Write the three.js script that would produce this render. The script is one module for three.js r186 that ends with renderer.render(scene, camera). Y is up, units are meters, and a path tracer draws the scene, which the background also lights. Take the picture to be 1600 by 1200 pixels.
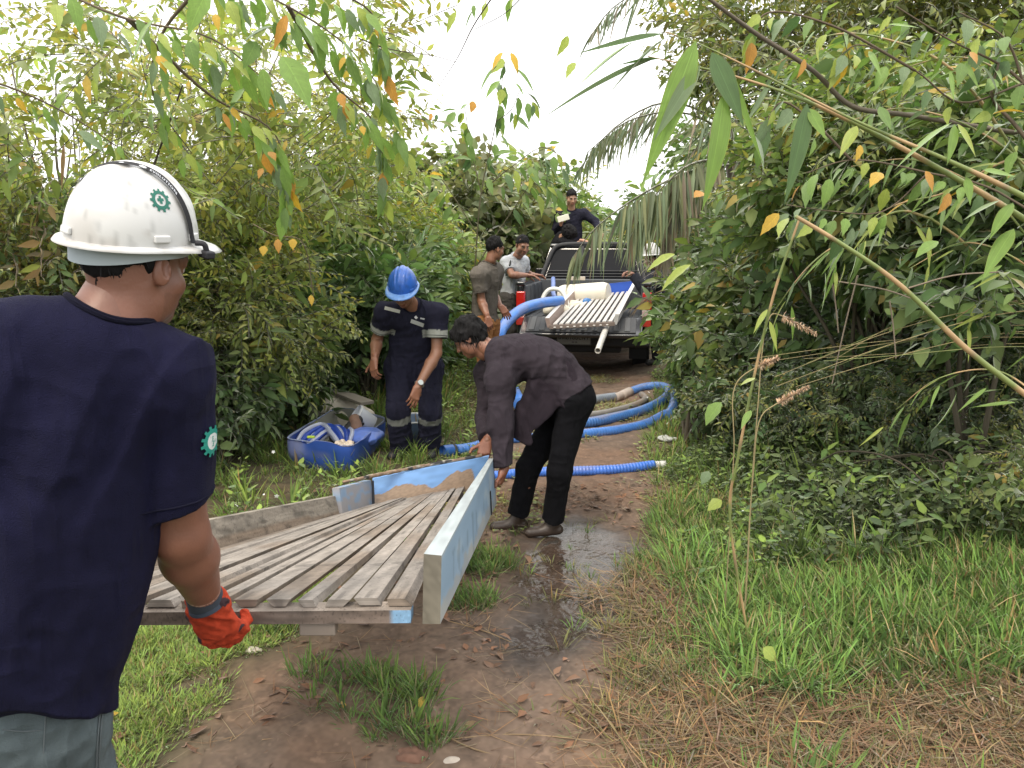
import * as THREE from 'three';
import { mergeGeometries } from 'three/addons/utils/BufferGeometryUtils.js';
import { RoundedBoxGeometry } from 'three/addons/geometries/RoundedBoxGeometry.js';

// ------------------------------------------------------------------ camera, sky, sun, exposure
const scene = new THREE.Scene();
const CAM_H = 1.69, FOCAL = 1250, PITCH = Math.atan(212 / FOCAL);     // focal length in pixels of a 1600 x 1200 frame
const camera = new THREE.PerspectiveCamera(2 * Math.atan(600 / FOCAL) * 180 / Math.PI, 4 / 3, 0.05, 600);
camera.position.set(0, CAM_H, 0);
camera.rotation.set(-PITCH, 0, 0);
scene.add(camera);
{
  const w = 64, h = 32, px = new Float32Array(w * h * 4);
  for (let j = 0; j < h; j++) for (let i = 0; i < w; i++) {           // even overcast, a little brighter overhead
    const e = Math.max(0, (j + .5) / h * 2 - 1), L = (j + .5) / h < .5 ? .5 : 1.02 + .38 * Math.sin(e * Math.PI / 2), k = (j * w + i) * 4;
    px[k] = L * 1.0; px[k + 1] = L * 1.0; px[k + 2] = L * 1.0; px[k + 3] = 1;
  }
  const sky = new THREE.DataTexture(px, w, h, THREE.RGBAFormat, THREE.FloatType);
  sky.mapping = THREE.EquirectangularReflectionMapping; sky.magFilter = THREE.LinearFilter; sky.needsUpdate = true;
  scene.background = sky; scene.environment = sky;
}
const sun = new THREE.DirectionalLight(0xfff1dc, 1.5);
sun.position.set(-4, 14, 4); sun.target.position.set(0, 0, -5);
sun.castShadow = true; sun.shadow.radius = 30; sun.shadow.mapSize.set(2048, 2048);
Object.assign(sun.shadow.camera, { left: -14, right: 14, top: 14, bottom: -14, near: .5, far: 60 });
scene.add(sun, sun.target);
const renderer = new THREE.WebGLRenderer({ antialias: true });
renderer.setSize(1024, 768);
renderer.toneMapping = THREE.LinearToneMapping;
renderer.toneMappingExposure = 1.9;
renderer.shadowMap.enabled = true;

// ------------------------------------------------------------------ helpers
const V = (x, y, z) => new THREE.Vector3(x, y, z);
const UPV = V(0, 1, 0);
function rngOf(a) { return () => { a |= 0; a = a + 0x6D2B79F5 | 0; let t = Math.imul(a ^ a >>> 15, 1 | a); t = t + Math.imul(t ^ t >>> 7, 61 | t) ^ t; return ((t ^ t >>> 14) >>> 0) / 4294967296; }; }
const clamp = (x, a = 0, b = 1) => x < a ? a : x > b ? b : x;
const mix = (a, b, t) => a + (b - a) * t;
const ss = (a, b, x) => { const t = clamp((x - a) / (b - a)); return t * t * (3 - 2 * t); };
const lerpV = (a, b, t) => a.clone().lerp(b, t);
function hash3(x, y, z) { let h = Math.imul(x, 374761393) ^ Math.imul(y, 668265263) ^ Math.imul(z, 1274126177); h = Math.imul(h ^ h >>> 13, 1274126177); return ((h ^ h >>> 16) >>> 0) / 4294967296; }
function n3(x, y, z) {                                                // value noise 0..1
  const X = Math.floor(x), Y = Math.floor(y), Z = Math.floor(z); let u = x - X, v = y - Y, w = z - Z;
  u = u * u * (3 - 2 * u); v = v * v * (3 - 2 * v); w = w * w * (3 - 2 * w);
  const a = mix(hash3(X, Y, Z), hash3(X + 1, Y, Z), u), b = mix(hash3(X, Y + 1, Z), hash3(X + 1, Y + 1, Z), u);
  const c = mix(hash3(X, Y, Z + 1), hash3(X + 1, Y, Z + 1), u), d = mix(hash3(X, Y + 1, Z + 1), hash3(X + 1, Y + 1, Z + 1), u);
  return mix(mix(a, b, v), mix(c, d, v), w);
}
function n2(x, y) {
  const X = Math.floor(x), Y = Math.floor(y); let u = x - X, v = y - Y; u = u * u * (3 - 2 * u); v = v * v * (3 - 2 * v);
  return mix(mix(hash3(X, Y, 7), hash3(X + 1, Y, 7), u), mix(hash3(X, Y + 1, 7), hash3(X + 1, Y + 1, 7), u), v);
}
function fbm2(x, y, o = 4) { let s = 0, a = .5, t = 0; for (let i = 0; i < o; i++) { s += a * n2(x + i * 17.3, y + i * 9.1); t += a; a *= .5; x *= 2.03; y *= 2.03; } return s / t; }
// a point in the place from where the eye sees it (frame of 1600 x 1200) and its distance along the lane
const cP = Math.cos(PITCH), sP = Math.sin(PITCH);
function ray(px, py) { const x = (px - 800) / FOCAL, y = -(py - 600) / FOCAL; return [x, y * cP - sP, -y * sP - cP]; }
function P(px, py, d) { const [x, y, z] = ray(px, py), t = d / -z; return V(x * t, CAM_H + y * t, -d); }
function G(px, py, h = 0) { const [x, y, z] = ray(px, py), t = (h - CAM_H) / y; return V(x * t, h, z * t); }
const used = new Map();
function numbered(n) { const k = used.get(n) || 0; used.set(n, k + 1); return k ? `${n}_${String(k).padStart(3, '0')}` : n; }
function tag(o, label, category, group, kind) {
  if (label) o.userData.label = label; if (category) o.userData.category = category;
  if (group) o.userData.group = group; if (kind) o.userData.kind = kind; return o;
}
function thing(name, label, category, pos = V(0, 0, 0), group) {
  const o = new THREE.Group(); o.name = numbered(name); o.position.copy(pos); scene.add(o); return tag(o, label, category, group);
}
function mesh(name, geo, mat, parent, label) {
  const m = new THREE.Mesh(Array.isArray(geo) ? merge(geo) : geo, mat);
  m.castShadow = m.receiveShadow = true; m.name = parent ? name : numbered(name);
  if (label) m.userData.label = label; (parent || scene).add(m); return m;
}
function single(name, geo, mat, label, category, group, pos) { const m = mesh(name, geo, mat); if (pos) m.position.copy(pos); return tag(m, label, category, group); }
function struct(name, geo, mat, label) { const m = mesh(name, geo, mat); return tag(m, label || null, null, null, 'structure'); }
function merge(list) {
  list = list.map(g => g.index ? g.toNonIndexed() : g);
  const keys = ['position', 'normal', 'uv', 'color'].filter(k => list.every(g => g.attributes[k]));
  for (const g of list) for (const k of Object.keys(g.attributes)) if (!keys.includes(k)) g.deleteAttribute(k);
  return mergeGeometries(list);
}
const std = (rgb, rough = .8, o = {}) => new THREE.MeshStandardMaterial({ color: new THREE.Color().setRGB(...rgb), roughness: rough, ...o });
const phys = (rgb, rough = .8, o = {}) => new THREE.MeshPhysicalMaterial({ color: new THREE.Color().setRGB(...rgb), roughness: rough, ...o });
function place(geo, p, q) { if (q) geo.applyQuaternion(q); geo.translate(p.x, p.y, p.z); return geo; }
function box(w, h, d, p, q, r = .006) { return place(new RoundedBoxGeometry(w, h, d, 2, Math.min(r, w / 2.01, h / 2.01, d / 2.01)), p, q); }
function basis(x, y, z) { return new THREE.Quaternion().setFromRotationMatrix(new THREE.Matrix4().makeBasis(x, y, z)); }
// a bar with a rectangular section from a to b; up gives the direction of its height
function bar(a, b, w, h, up = UPV, r = .004) {
  const z = b.clone().sub(a), L = z.length(); z.normalize(); const x = up.clone().cross(z).normalize(), y = z.clone().cross(x);
  return box(w, h, L, a.clone().add(b).multiplyScalar(.5), basis(x, y, z), r);
}
// tube through points with a radius of its own at each
function tube(pts, radii, seg = 8, per = 4, o = {}) {
  const c = new THREE.CatmullRomCurve3(pts, false, 'centripetal'), n = Math.max(2, o.steps || (pts.length - 1) * per);
  const pos = [], idx = [], uv = [], col = []; let len = 0, last = null, nrm = null;
  const R = t => { if (typeof radii === 'number') return radii; if (typeof radii === 'function') return radii(t); const f = t * (radii.length - 1), i = Math.min(radii.length - 2, Math.floor(f)); return mix(radii[i], radii[i + 1], f - i); };
  for (let i = 0; i <= n; i++) {
    const t = i / n, p = c.getPoint(t), T = c.getTangent(t).normalize();
    if (last) len += p.distanceTo(last); last = p.clone();
    if (!nrm) { nrm = Math.abs(T.y) > .9 ? V(1, 0, 0) : V(0, 1, 0); }
    nrm = nrm.sub(T.clone().multiplyScalar(nrm.dot(T))).normalize(); const B = T.clone().cross(nrm);
    for (let j = 0; j <= seg; j++) {
      const a = j / seg * Math.PI * 2, r = R(t) * (o.shape ? o.shape(t, a, len) : 1), ca = Math.cos(a) * r, sa = Math.sin(a) * r;
      pos.push(p.x + nrm.x * ca + B.x * sa, p.y + nrm.y * ca + B.y * sa, p.z + nrm.z * ca + B.z * sa); uv.push(j / seg, len);
      if (o.color) col.push(...o.color(t, a, len));
    }
  }
  for (let i = 0; i < n; i++) for (let j = 0; j < seg; j++) { const a = i * (seg + 1) + j, b = a + seg + 1; idx.push(a, a + 1, b, b, a + 1, b + 1); }
  if (o.caps !== false) for (const e of [0, n]) {
    const cI = pos.length / 3, p = c.getPoint(e / n); pos.push(p.x, p.y, p.z); uv.push(.5, 0); if (o.color) col.push(...o.color(e / n, 0, e ? len : 0));
    for (let j = 0; j < seg; j++) { const a = e * (seg + 1) + j; e ? idx.push(a, a + 1, cI) : idx.push(a + 1, a, cI); }
  }
  const g = new THREE.BufferGeometry(); g.setAttribute('position', new THREE.Float32BufferAttribute(pos, 3)); g.setAttribute('uv', new THREE.Float32BufferAttribute(uv, 2));
  if (o.color) g.setAttribute('color', new THREE.Float32BufferAttribute(col, 3));
  g.setIndex(idx); g.computeVertexNormals(); return g;
}
function canvasTex(w, h, draw) { const c = document.createElement('canvas'); c.width = w; c.height = h; draw(c.getContext('2d'), w, h); const t = new THREE.CanvasTexture(c); t.colorSpace = THREE.SRGBColorSpace; return t; }
function dataTex(w, h, fn, srgb) {                                    // fn(u, v) gives r, g, b in 0..1 (linear unless srgb)
  const d = new Uint8Array(w * h * 4);
  for (let j = 0; j < h; j++) for (let i = 0; i < w; i++) { const c = fn((i + .5) / w, (j + .5) / h), k = (j * w + i) * 4; for (let q = 0; q < 3; q++) { let x = clamp(c[q]); if (srgb) x = x < .0031308 ? 12.92 * x : 1.055 * Math.pow(x, 1 / 2.4) - .055; d[k + q] = x * 255; } d[k + 3] = 255; }
  const t = new THREE.DataTexture(d, w, h); t.wrapS = t.wrapT = THREE.RepeatWrapping; t.magFilter = THREE.LinearFilter; t.minFilter = THREE.LinearMipmapLinearFilter; t.generateMipmaps = true;
  if (srgb) t.colorSpace = THREE.SRGBColorSpace; t.needsUpdate = true; return t;
}
// blades and leaves gathered into one geometry
class Leaves {
  constructor() { this.p = []; this.c = []; this.i = []; this.u = []; }
  // a leaf from base along dir, normal side up; shape: where it is widest (0..1)
  add(base, dir, up, L, W, col, o = {}) {
    const D = dir.clone().normalize(), S = D.clone().cross(up).normalize(), N = S.clone().cross(D).normalize(), n = o.seg || 4, b0 = this.p.length / 3, wide = o.wide ?? .38, bend = o.bend ?? .25, fold = o.fold ?? .18, st = o.stalk ?? .08;
    for (let k = 0; k <= n; k++) {
      const t = k / n, w = (t < wide ? Math.pow(Math.sin(t / wide * Math.PI / 2), .8) : Math.pow(Math.max(0, Math.cos((t - wide) / (1 - wide) * Math.PI / 2)), o.tip ?? 1.15)) * W / 2, c = base.clone().addScaledVector(D, (st + t * (1 - st)) * L).addScaledVector(N, -bend * L * t * t).addScaledVector(UPV, -(o.sag || 0) * L * t * t);
      const k2 = 1 + (o.wave || 0) * Math.sin(k * 2.3), mid = col.map(e => e * 1.12);
      for (const s of [-1, 0, 1]) { const q = s === 0 ? c : c.clone().addScaledVector(S, s * w * k2).addScaledVector(N, fold * w); this.p.push(q.x, q.y, q.z); this.c.push(...(s === 0 ? mid : col)); this.u.push(s * .5 + .5, t); }
    }
    for (let k = 0; k < n; k++) for (const s of [0, 1]) { const a = b0 + k * 3 + s, b = a + 3; this.i.push(a, a + 1, b, b, a + 1, b + 1); }
    return this;
  }
  stick(a, b, r, col) { const d = b.clone().sub(a).normalize(), x = (Math.abs(d.y) > .9 ? V(1, 0, 0) : UPV.clone()).cross(d).normalize(), y = d.clone().cross(x), b0 = this.p.length / 3; for (const q of [a, b]) for (let k = 0; k < 3; k++) { const w = k * 2.094, e = q.clone().addScaledVector(x, Math.cos(w) * r).addScaledVector(y, Math.sin(w) * r); this.p.push(e.x, e.y, e.z); this.c.push(...col); this.u.push(.5, 0); } for (let k = 0; k < 3; k++) { const a0 = b0 + k, a1 = b0 + (k + 1) % 3; this.i.push(a0, a1, a0 + 3, a0 + 3, a1, a1 + 3); } return this; }
  geo() { const g = new THREE.BufferGeometry(); g.setAttribute('position', new THREE.Float32BufferAttribute(this.p, 3)); g.setAttribute('color', new THREE.Float32BufferAttribute(this.c, 3)); g.setAttribute('uv', new THREE.Float32BufferAttribute(this.u, 2)); g.setIndex(this.i); g.computeVertexNormals(); return g; }
}
// ------------------------------------------------------------------ ground
function gy(x, z) {                                                   // height of the ground
  let h = .5 * ss(1.15, 4, x) * ss(-1, -4, z) + .4 * ss(1.9, 4.5, -x) * ss(-3, -6, z);
  h += .13 * ss(-6.6, -8.6, z) * ss(.5, -.5, x);
  h += (n2(x * 1.1 + 5, z * 1.1) - .5) * .07 * (.35 + .65 * ss(.6, 1.4, Math.abs(x - .35)));
  h += .5 * ss(-19, -30, z);
  return h + (fbm2(x * 5, z * 5, 3) - .5) * .035;
}
// how much of what grows or lies at a place: the lane, its wet part, straw, lawn
function laneMid(z) { const d = -z; return d < 5 ? mix(-.2, .42, ss(2.6, 5, d)) : mix(.42, .95, ss(5, 11, d)); }
function laneHalf(z) { const d = -z; return d < 5 ? mix(.84, .62, ss(2.8, 4.6, d)) : mix(.62, .95, ss(5, 10, d)); }
function lane(x, z) {                                                 // 1 on bare earth, 0 off it
  const w = (fbm2(x * 2.2 + 3, z * 2.2, 3) - .5) * .6, e = Math.abs(x - laneMid(z)) / (laneHalf(z));
  return ss(1.25, .7, e + w);
}
function wet(x, z) {
  const d = -z; const a = Math.exp(-Math.pow((x - .36 - (d - 3.8) * .05) / .4, 2) - Math.pow((d - 4.1) / .9, 2));
  const b = .42 * Math.exp(-Math.pow((x - .1) / .16, 2) - Math.pow((d - 3.2) / .22, 2));
  return clamp((a + b) * 1.75 - .2 + (fbm2(x * 3, z * 3, 4) - .5) * .9);
}
function straw(x, z) {
  const d = -z; const a = Math.exp(-Math.pow((x - .72) / .42, 2) - Math.pow((d - 3.55) / .36, 2)), b = ss(2.98, 2.68, d) * ss(.05, .45, x);
  return clamp(Math.max(a * 1.3, b) + (fbm2(x * 2 + 9, z * 2, 3) - .5) * .7);
}
{
  // near sheet, fine enough for ruts and clods
  const x0 = -4.6, x1 = 5.4, z0 = -1.2, z1 = -15, nx = 250, nz = 330, pos = [], uv = [], idx = [];
  for (let j = 0; j <= nz; j++) for (let i = 0; i <= nx; i++) {
    const x = mix(x0, x1, i / nx), z = mix(z0, z1, j / nz);
    let y = gy(x, z) + .012; const L = lane(x, z);
    y += L * ((fbm2(x * 9, z * 9, 3) - .5) * .022 + (n2(x * 30, z * 30) - .5) * .012) * (1 - .8 * wet(x, z)) - .02 * wet(x, z) * L;
    const edge = Math.min(i, nx - i, j, nz - j) / 6; y -= .05 * (1 - clamp(edge));
    pos.push(x, y, z); uv.push(i / nx, j / nz);
  }
  for (let j = 0; j < nz; j++) for (let i = 0; i < nx; i++) { const a = j * (nx + 1) + i, b = a + nx + 1; idx.push(a, a + 1, b, b, a + 1, b + 1); }
  const g = new THREE.BufferGeometry(); g.setAttribute('position', new THREE.Float32BufferAttribute(pos, 3)); g.setAttribute('uv', new THREE.Float32BufferAttribute(uv, 2)); g.setIndex(idx); g.computeVertexNormals();
  const W = 2048, H = 2048, at = (u, v) => [mix(x0, x1, u), mix(z0, z1, v)];
  const map = dataTex(W, H, (u, v) => {
    const [x, z] = at(u, v), L = lane(x, z), w = wet(x, z) * L, f = fbm2(x * 14, z * 14, 4), q = n2(x * 70, z * 70), s = straw(x, z);
    let c = [.15, .104, .075]; const k = .55 + f * .75 + (q - .5) * .35; c = c.map(e => e * k);
    const red = ss(.45, .75, fbm2(x * 1.7 + 4, z * 1.7, 3)); c = [c[0] * (1 + .08 * red), c[1] * (1 - .04 * red), c[2] * (1 - .12 * red)];
    const soil = [.075, .06, .034].map(e => e * (.5 + f)); c = c.map((e, i) => mix(soil[i], e, L));
    c = c.map((e, i) => mix(e, [.2, .115, .055][i] * (.5 + f), s * .6));
    const peb = n2(x * 45 + 3, z * 45); if (peb > .86 && L > .5) c = c.map(e => e * 1.35);
    return c.map((e, i) => e * mix(1, [.36, .4, .46][i], clamp(w * 1.25)));
  }, true);
  const rough = dataTex(1024, 1024, (u, v) => { const [x, z] = at(u, v), w = wet(x, z) * lane(x, z), r = mix(.95, .2, ss(.3, .95, w + (fbm2(x * 8, z * 8, 3) - .5) * .5)); return [r, r, r]; });
  const bump = dataTex(1024, 1024, (u, v) => { const f = fbm2(u * 300, v * 400, 3) * .6 + .4 * n2(u * 900, v * 1200); return [f, f, f]; });
  for (const t of [map, rough, bump]) t.wrapS = t.wrapT = THREE.ClampToEdgeWrapping;
  struct('path', g, new THREE.MeshStandardMaterial({ map, roughnessMap: rough, roughness: 1, bumpMap: bump, bumpScale: .008 }), 'brown earth track, wet and dark in its middle, with trodden verges');
  // the land as far as the horizon
  const p2 = [], i2 = [], N = 90;
  const sp = t => Math.sign(t) * (Math.abs(t) * 22 + Math.pow(Math.abs(t), 5) * 278);
  for (let j = 0; j <= N; j++) for (let i = 0; i <= N; i++) { const x = sp(i / N * 2 - 1), z = sp(j / N * 2 - 1) - 6; p2.push(x, gy(x, z) - .03, z); }
  for (let j = 0; j < N; j++) for (let i = 0; i < N; i++) { const a = j * (N + 1) + i, b = a + N + 1; i2.push(a, b, a + 1, b, b + 1, a + 1); }
  const g2 = new THREE.BufferGeometry(); g2.setAttribute('position', new THREE.Float32BufferAttribute(p2, 3)); g2.setIndex(i2);
  g2.setAttribute('uv', new THREE.Float32BufferAttribute(p2.filter((_, i) => i % 3 !== 1), 2)); g2.computeVertexNormals();
  struct('ground', g2, std([.05, .055, .022], 1), 'green brown ground under the vegetation');
  // standing water in the hollows of the wet track
  const water = phys([.05, .045, .04], .05, { ior: 2.33 });
  const pud = (px, py, rx, rz, seed, label) => {
    const c = G(px, py), pts = [], y = gy(c.x, c.z), sh = new THREE.Shape();
    for (let i = 0; i < 40; i++) { const a = i / 40 * Math.PI * 2, k = .45 + 1.1 * n2(Math.cos(a) * 1.9 + seed, Math.sin(a) * 1.9 + seed * 3); pts.push(new THREE.Vector2(Math.cos(a) * rx * k, Math.sin(a) * rz * k)); }
    sh.setFromPoints(pts); const g = new THREE.ExtrudeGeometry(sh, { depth: .004, bevelEnabled: false }); g.rotateX(-Math.PI / 2); g.translate(c.x, y - .0105, c.z);
    tag(struct('puddle', g, water), label);
  };
  pud(996, 872, .03, .05, 5, 'puddle at the right edge of the wet mud by the weeds');
  pud(852, 843, .07, .05, 9, 'pool of water round the feet of the bent man');
}
// ------------------------------------------------------------------ bodies and clothes: smooth unions of tapered limbs, meshed with surface nets
class Field {
  constructor() { this.p = []; this.cuts = []; this.disp = null; }
  // limb from a to b; w = direction of its width, f = depth over width, k = softness of its joint, cut = [[point, outward direction], ...]
  cap(a, b, ra, rb, o = {}) {
    const d = b.clone().sub(a), L2 = Math.max(1e-9, d.lengthSq()); let n = null;
    if (o.w) { const ax = d.lengthSq() > 1e-8 ? d.clone().normalize() : UPV.clone(); n = ax.cross(o.w.clone()).normalize(); }
    this.p.push({ ax: a.x, ay: a.y, az: a.z, dx: d.x, dy: d.y, dz: d.z, L2, ra, rb, n, f: o.f || 1, k: o.k ?? .03, cut: o.cut || null, sub: o.sub || false });
    return this;
  }
  ball(c, r, o = {}) { return this.cap(c, c, r, r, o); }
  ell(c, rx, ry, rz, X, Y, Z, o = {}) { this.p.push({ e: true, c, rx, ry, rz, X, Y, Z, rm: Math.min(rx, ry, rz), k: o.k ?? .02, cut: o.cut || null, sub: o.sub || false }); return this; }
  at(x, y, z) {
    let d = 1e9;
    for (const q of this.p) {
      let e;
      if (q.e) {
        const px = x - q.c.x, py = y - q.c.y, pz = z - q.c.z;
        const a = (px * q.X.x + py * q.X.y + pz * q.X.z) / q.rx, b = (px * q.Y.x + py * q.Y.y + pz * q.Y.z) / q.ry, c = (px * q.Z.x + py * q.Z.y + pz * q.Z.z) / q.rz;
        const k0 = Math.sqrt(a * a + b * b + c * c), k1 = Math.sqrt(a * a / (q.rx * q.rx) + b * b / (q.ry * q.ry) + c * c / (q.rz * q.rz));
        e = k1 > 1e-6 ? k0 * (k0 - 1) / k1 : -q.rm;
      } else {
        let px = x - q.ax, py = y - q.ay, pz = z - q.az, t = (px * q.dx + py * q.dy + pz * q.dz) / q.L2; t = t < 0 ? 0 : t > 1 ? 1 : t;
        px -= q.dx * t; py -= q.dy * t; pz -= q.dz * t;
        if (q.n) { const s = (px * q.n.x + py * q.n.y + pz * q.n.z), m = s / q.f - s; px += q.n.x * m; py += q.n.y * m; pz += q.n.z * m; }
        e = Math.sqrt(px * px + py * py + pz * pz) - (q.ra + (q.rb - q.ra) * t); if (q.n) e *= e > 0 ? q.f : 1;
      }
      if (q.cut) for (const [c, n] of q.cut) { const s = (x - c.x) * n.x + (y - c.y) * n.y + (z - c.z) * n.z; if (s > e) e = s; }
      if (q.sub) { const h = clamp(.5 - .5 * (d + e) / q.k); d = mix(d, -e, h) + q.k * h * (1 - h); continue; }
      if (d > 1e8) d = e; else { const k = q.k, h = clamp(.5 + .5 * (d - e) / k); d = mix(d, e, h) - k * h * (1 - h); }
    }
    for (const [c, n] of this.cuts) { const s = (x - c.x) * n.x + (y - c.y) * n.y + (z - c.z) * n.z; if (s > d) d = s; }
    return d;
  }
  full(x, y, z) { const d = this.at(x, y, z); return this.disp && d < .06 && d > -.06 ? d - this.disp(x, y, z) : d; }
  bounds(pad) {
    const b = new THREE.Box3();
    for (const q of this.p) if (!q.sub) {
      if (q.e) { const r = Math.max(q.rx, q.ry, q.rz); b.expandByPoint(q.c.clone().addScalar(r)); b.expandByPoint(q.c.clone().addScalar(-r)); continue; }
      for (const t of [0, 1]) { const r = t ? q.rb : q.ra, p = V(q.ax + q.dx * t, q.ay + q.dy * t, q.az + q.dz * t); b.expandByPoint(p.clone().addScalar(r)); b.expandByPoint(p.addScalar(-r)); }
    }
    return b.expandByScalar(pad);
  }
  mesh(cell, color, pad = .03) {
    const B = this.bounds(pad), nx = Math.ceil((B.max.x - B.min.x) / cell) + 1, ny = Math.ceil((B.max.y - B.min.y) / cell) + 1, nz = Math.ceil((B.max.z - B.min.z) / cell) + 1;
    const S = new Float32Array(nx * ny * nz), at = (i, j, k) => (k * ny + j) * nx + i, K = 4, m = B.min;
    for (let k = 0; k < nz; k += K) for (let j = 0; j < ny; j += K) for (let i = 0; i < nx; i += K) {
      const d = this.at(m.x + (i + 1.5) * cell, m.y + (j + 1.5) * cell, m.z + (k + 1.5) * cell), far = Math.abs(d) > cell * 4 + .022;
      for (let c = k; c < Math.min(nz, k + K); c++) for (let b = j; b < Math.min(ny, j + K); b++) for (let a = i; a < Math.min(nx, i + K); a++)
        S[at(a, b, c)] = far ? d : this.full(m.x + a * cell, m.y + b * cell, m.z + c * cell);
    }
    const id = new Int32Array(nx * ny * nz).fill(-1), pos = [], nor = [], col = [], idx = [], uvs = [], co = [[0,0,0],[1,0,0],[0,1,0],[1,1,0],[0,0,1],[1,0,1],[0,1,1],[1,1,1]];
    const ed = [[0,1],[2,3],[4,5],[6,7],[0,2],[1,3],[4,6],[5,7],[0,4],[1,5],[2,6],[3,7]], e = cell * .5, c8 = new Float32Array(8);
    for (let k = 0; k < nz - 1; k++) for (let j = 0; j < ny - 1; j++) for (let i = 0; i < nx - 1; i++) {
      let neg = 0; for (let q = 0; q < 8; q++) { c8[q] = S[at(i + co[q][0], j + co[q][1], k + co[q][2])]; if (c8[q] < 0) neg++; }
      if (neg === 0 || neg === 8) continue;
      let x = 0, y = 0, z = 0, n = 0;
      for (const [a, b] of ed) if ((c8[a] < 0) !== (c8[b] < 0)) { const t = c8[a] / (c8[a] - c8[b]); x += mix(co[a][0], co[b][0], t); y += mix(co[a][1], co[b][1], t); z += mix(co[a][2], co[b][2], t); n++; }
      x = m.x + (i + x / n) * cell; y = m.y + (j + y / n) * cell; z = m.z + (k + z / n) * cell;
      id[at(i, j, k)] = pos.length / 3; pos.push(x, y, z);
      let gx = this.full(x + e, y, z) - this.full(x - e, y, z), gY = this.full(x, y + e, z) - this.full(x, y - e, z), gz = this.full(x, y, z + e) - this.full(x, y, z - e); const g = Math.hypot(gx, gY, gz) || 1;
      nor.push(gx / g, gY / g, gz / g); col.push(...color(x, y, z, gx / g, gY / g, gz / g)); uvs.push((x - z * .9) * 2, y * 2);
    }
    const quad = (a, b, c, d, flip) => { if (a < 0 || b < 0 || c < 0 || d < 0) return; flip ? idx.push(a, c, b, a, d, c) : idx.push(a, b, c, a, c, d); };
    for (let k = 1; k < nz - 1; k++) for (let j = 1; j < ny - 1; j++) for (let i = 1; i < nx - 1; i++) {
      const s = S[at(i, j, k)] < 0;
      if (s !== S[at(i + 1, j, k)] < 0) quad(id[at(i, j - 1, k - 1)], id[at(i, j, k - 1)], id[at(i, j, k)], id[at(i, j - 1, k)], !s);
      if (s !== S[at(i, j + 1, k)] < 0) quad(id[at(i - 1, j, k - 1)], id[at(i, j, k - 1)], id[at(i, j, k)], id[at(i - 1, j, k)], s);
      if (s !== S[at(i, j, k + 1)] < 0) quad(id[at(i - 1, j - 1, k)], id[at(i, j - 1, k)], id[at(i, j, k)], id[at(i - 1, j, k)], !s);
    }
    const g = new THREE.BufferGeometry(); g.setAttribute('position', new THREE.Float32BufferAttribute(pos, 3)); g.setAttribute('normal', new THREE.Float32BufferAttribute(nor, 3)); g.setAttribute('color', new THREE.Float32BufferAttribute(col, 3)); g.setAttribute('uv', new THREE.Float32BufferAttribute(uvs, 2)); g.setIndex(idx); return g;
  }
  // first surface point from p along d
  hit(p, d, most = 1) { const q = p.clone(); let s = 0; while (s < most) { const e = this.full(q.x, q.y, q.z); if (e < .0008) break; s += Math.max(e * .7, .0008); q.copy(p).addScaledVector(d, s); } return q; }
  normal(p) { const e = .004; return V(this.full(p.x + e, p.y, p.z) - this.full(p.x - e, p.y, p.z), this.full(p.x, p.y + e, p.z) - this.full(p.x, p.y - e, p.z), this.full(p.x, p.y, p.z + e) - this.full(p.x, p.y, p.z - e)).normalize(); }
}
const creaseBump = dataTex(1024, 1024, (u, v) => { // creases running mostly down the cloth, and its nap; one tile is half a metre
  const wrapN = (a, b, s) => { const X = u * a, Y = v * b, f = (p, q) => n3(p + s, q + s * 2, s), tx = ss(.8, 1, u), ty = ss(.8, 1, v); return mix(mix(f(X, Y), f(X - a, Y), tx), mix(f(X, Y - b), f(X - a, Y - b), tx), ty); };
  const w = wrapN(5, 4, 3) * 1.2, ridge = (a, b, s) => { const e = wrapN(a, b, s) * 2 - 1; return 1 - Math.sqrt(e * e + .004); };
  const f = .45 * ridge(11 , 4, 1) * wrapN(4, 4, 8) + .3 * ridge(7, 12, 6) * wrapN(5, 3, 9) + .2 * ridge(24, 9, 4) * wrapN(6, 6, 2) + .05 * hash3(Math.floor(u * 512), Math.floor(v * 512), 1); return [f, f, f]; });
const skinBump = dataTex(512, 512, (u, v) => { const f = .6 * n2(u * 120, v * 120) + .4 * n2(u * 50, v * 50); return [f, f, f]; });
const skinMat = new THREE.MeshPhysicalMaterial({ color: 0xffffff, vertexColors: true, roughness: .5, clearcoat: .15, clearcoatRoughness: .4, bumpMap: skinBump, bumpScale: .0004 });
const clothMat = new THREE.MeshPhysicalMaterial({ color: 0xffffff, vertexColors: true, roughness: .95, specularIntensity: .3, bumpMap: creaseBump, bumpScale: .035, sheen: .06, sheenRoughness: .6, sheenColor: new THREE.Color().setRGB(.25, .25, .3) });
const hairMat = new THREE.MeshPhysicalMaterial({ color: 0xffffff, vertexColors: true, roughness: .75, specularIntensity: .35 });
const speck = (rgb, amt = .1, fr = 40) => (x, y, z) => { const k = 1 + (n3(x * fr, y * fr, z * fr) - .5) * amt * 2 + (n3(x * 7, y * 7, z * 7) - .5) * amt; return rgb.map(e => e * k); };
function frameOf(f, u) { const Z = f.clone().normalize(), X = u.clone().cross(Z).normalize(), Y = Z.clone().cross(X); return { X, Y, Z }; }
const loc = (c, F, x, y, z) => c.clone().addScaledVector(F.X, x).addScaledVector(F.Y, y).addScaledVector(F.Z, z);
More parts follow.
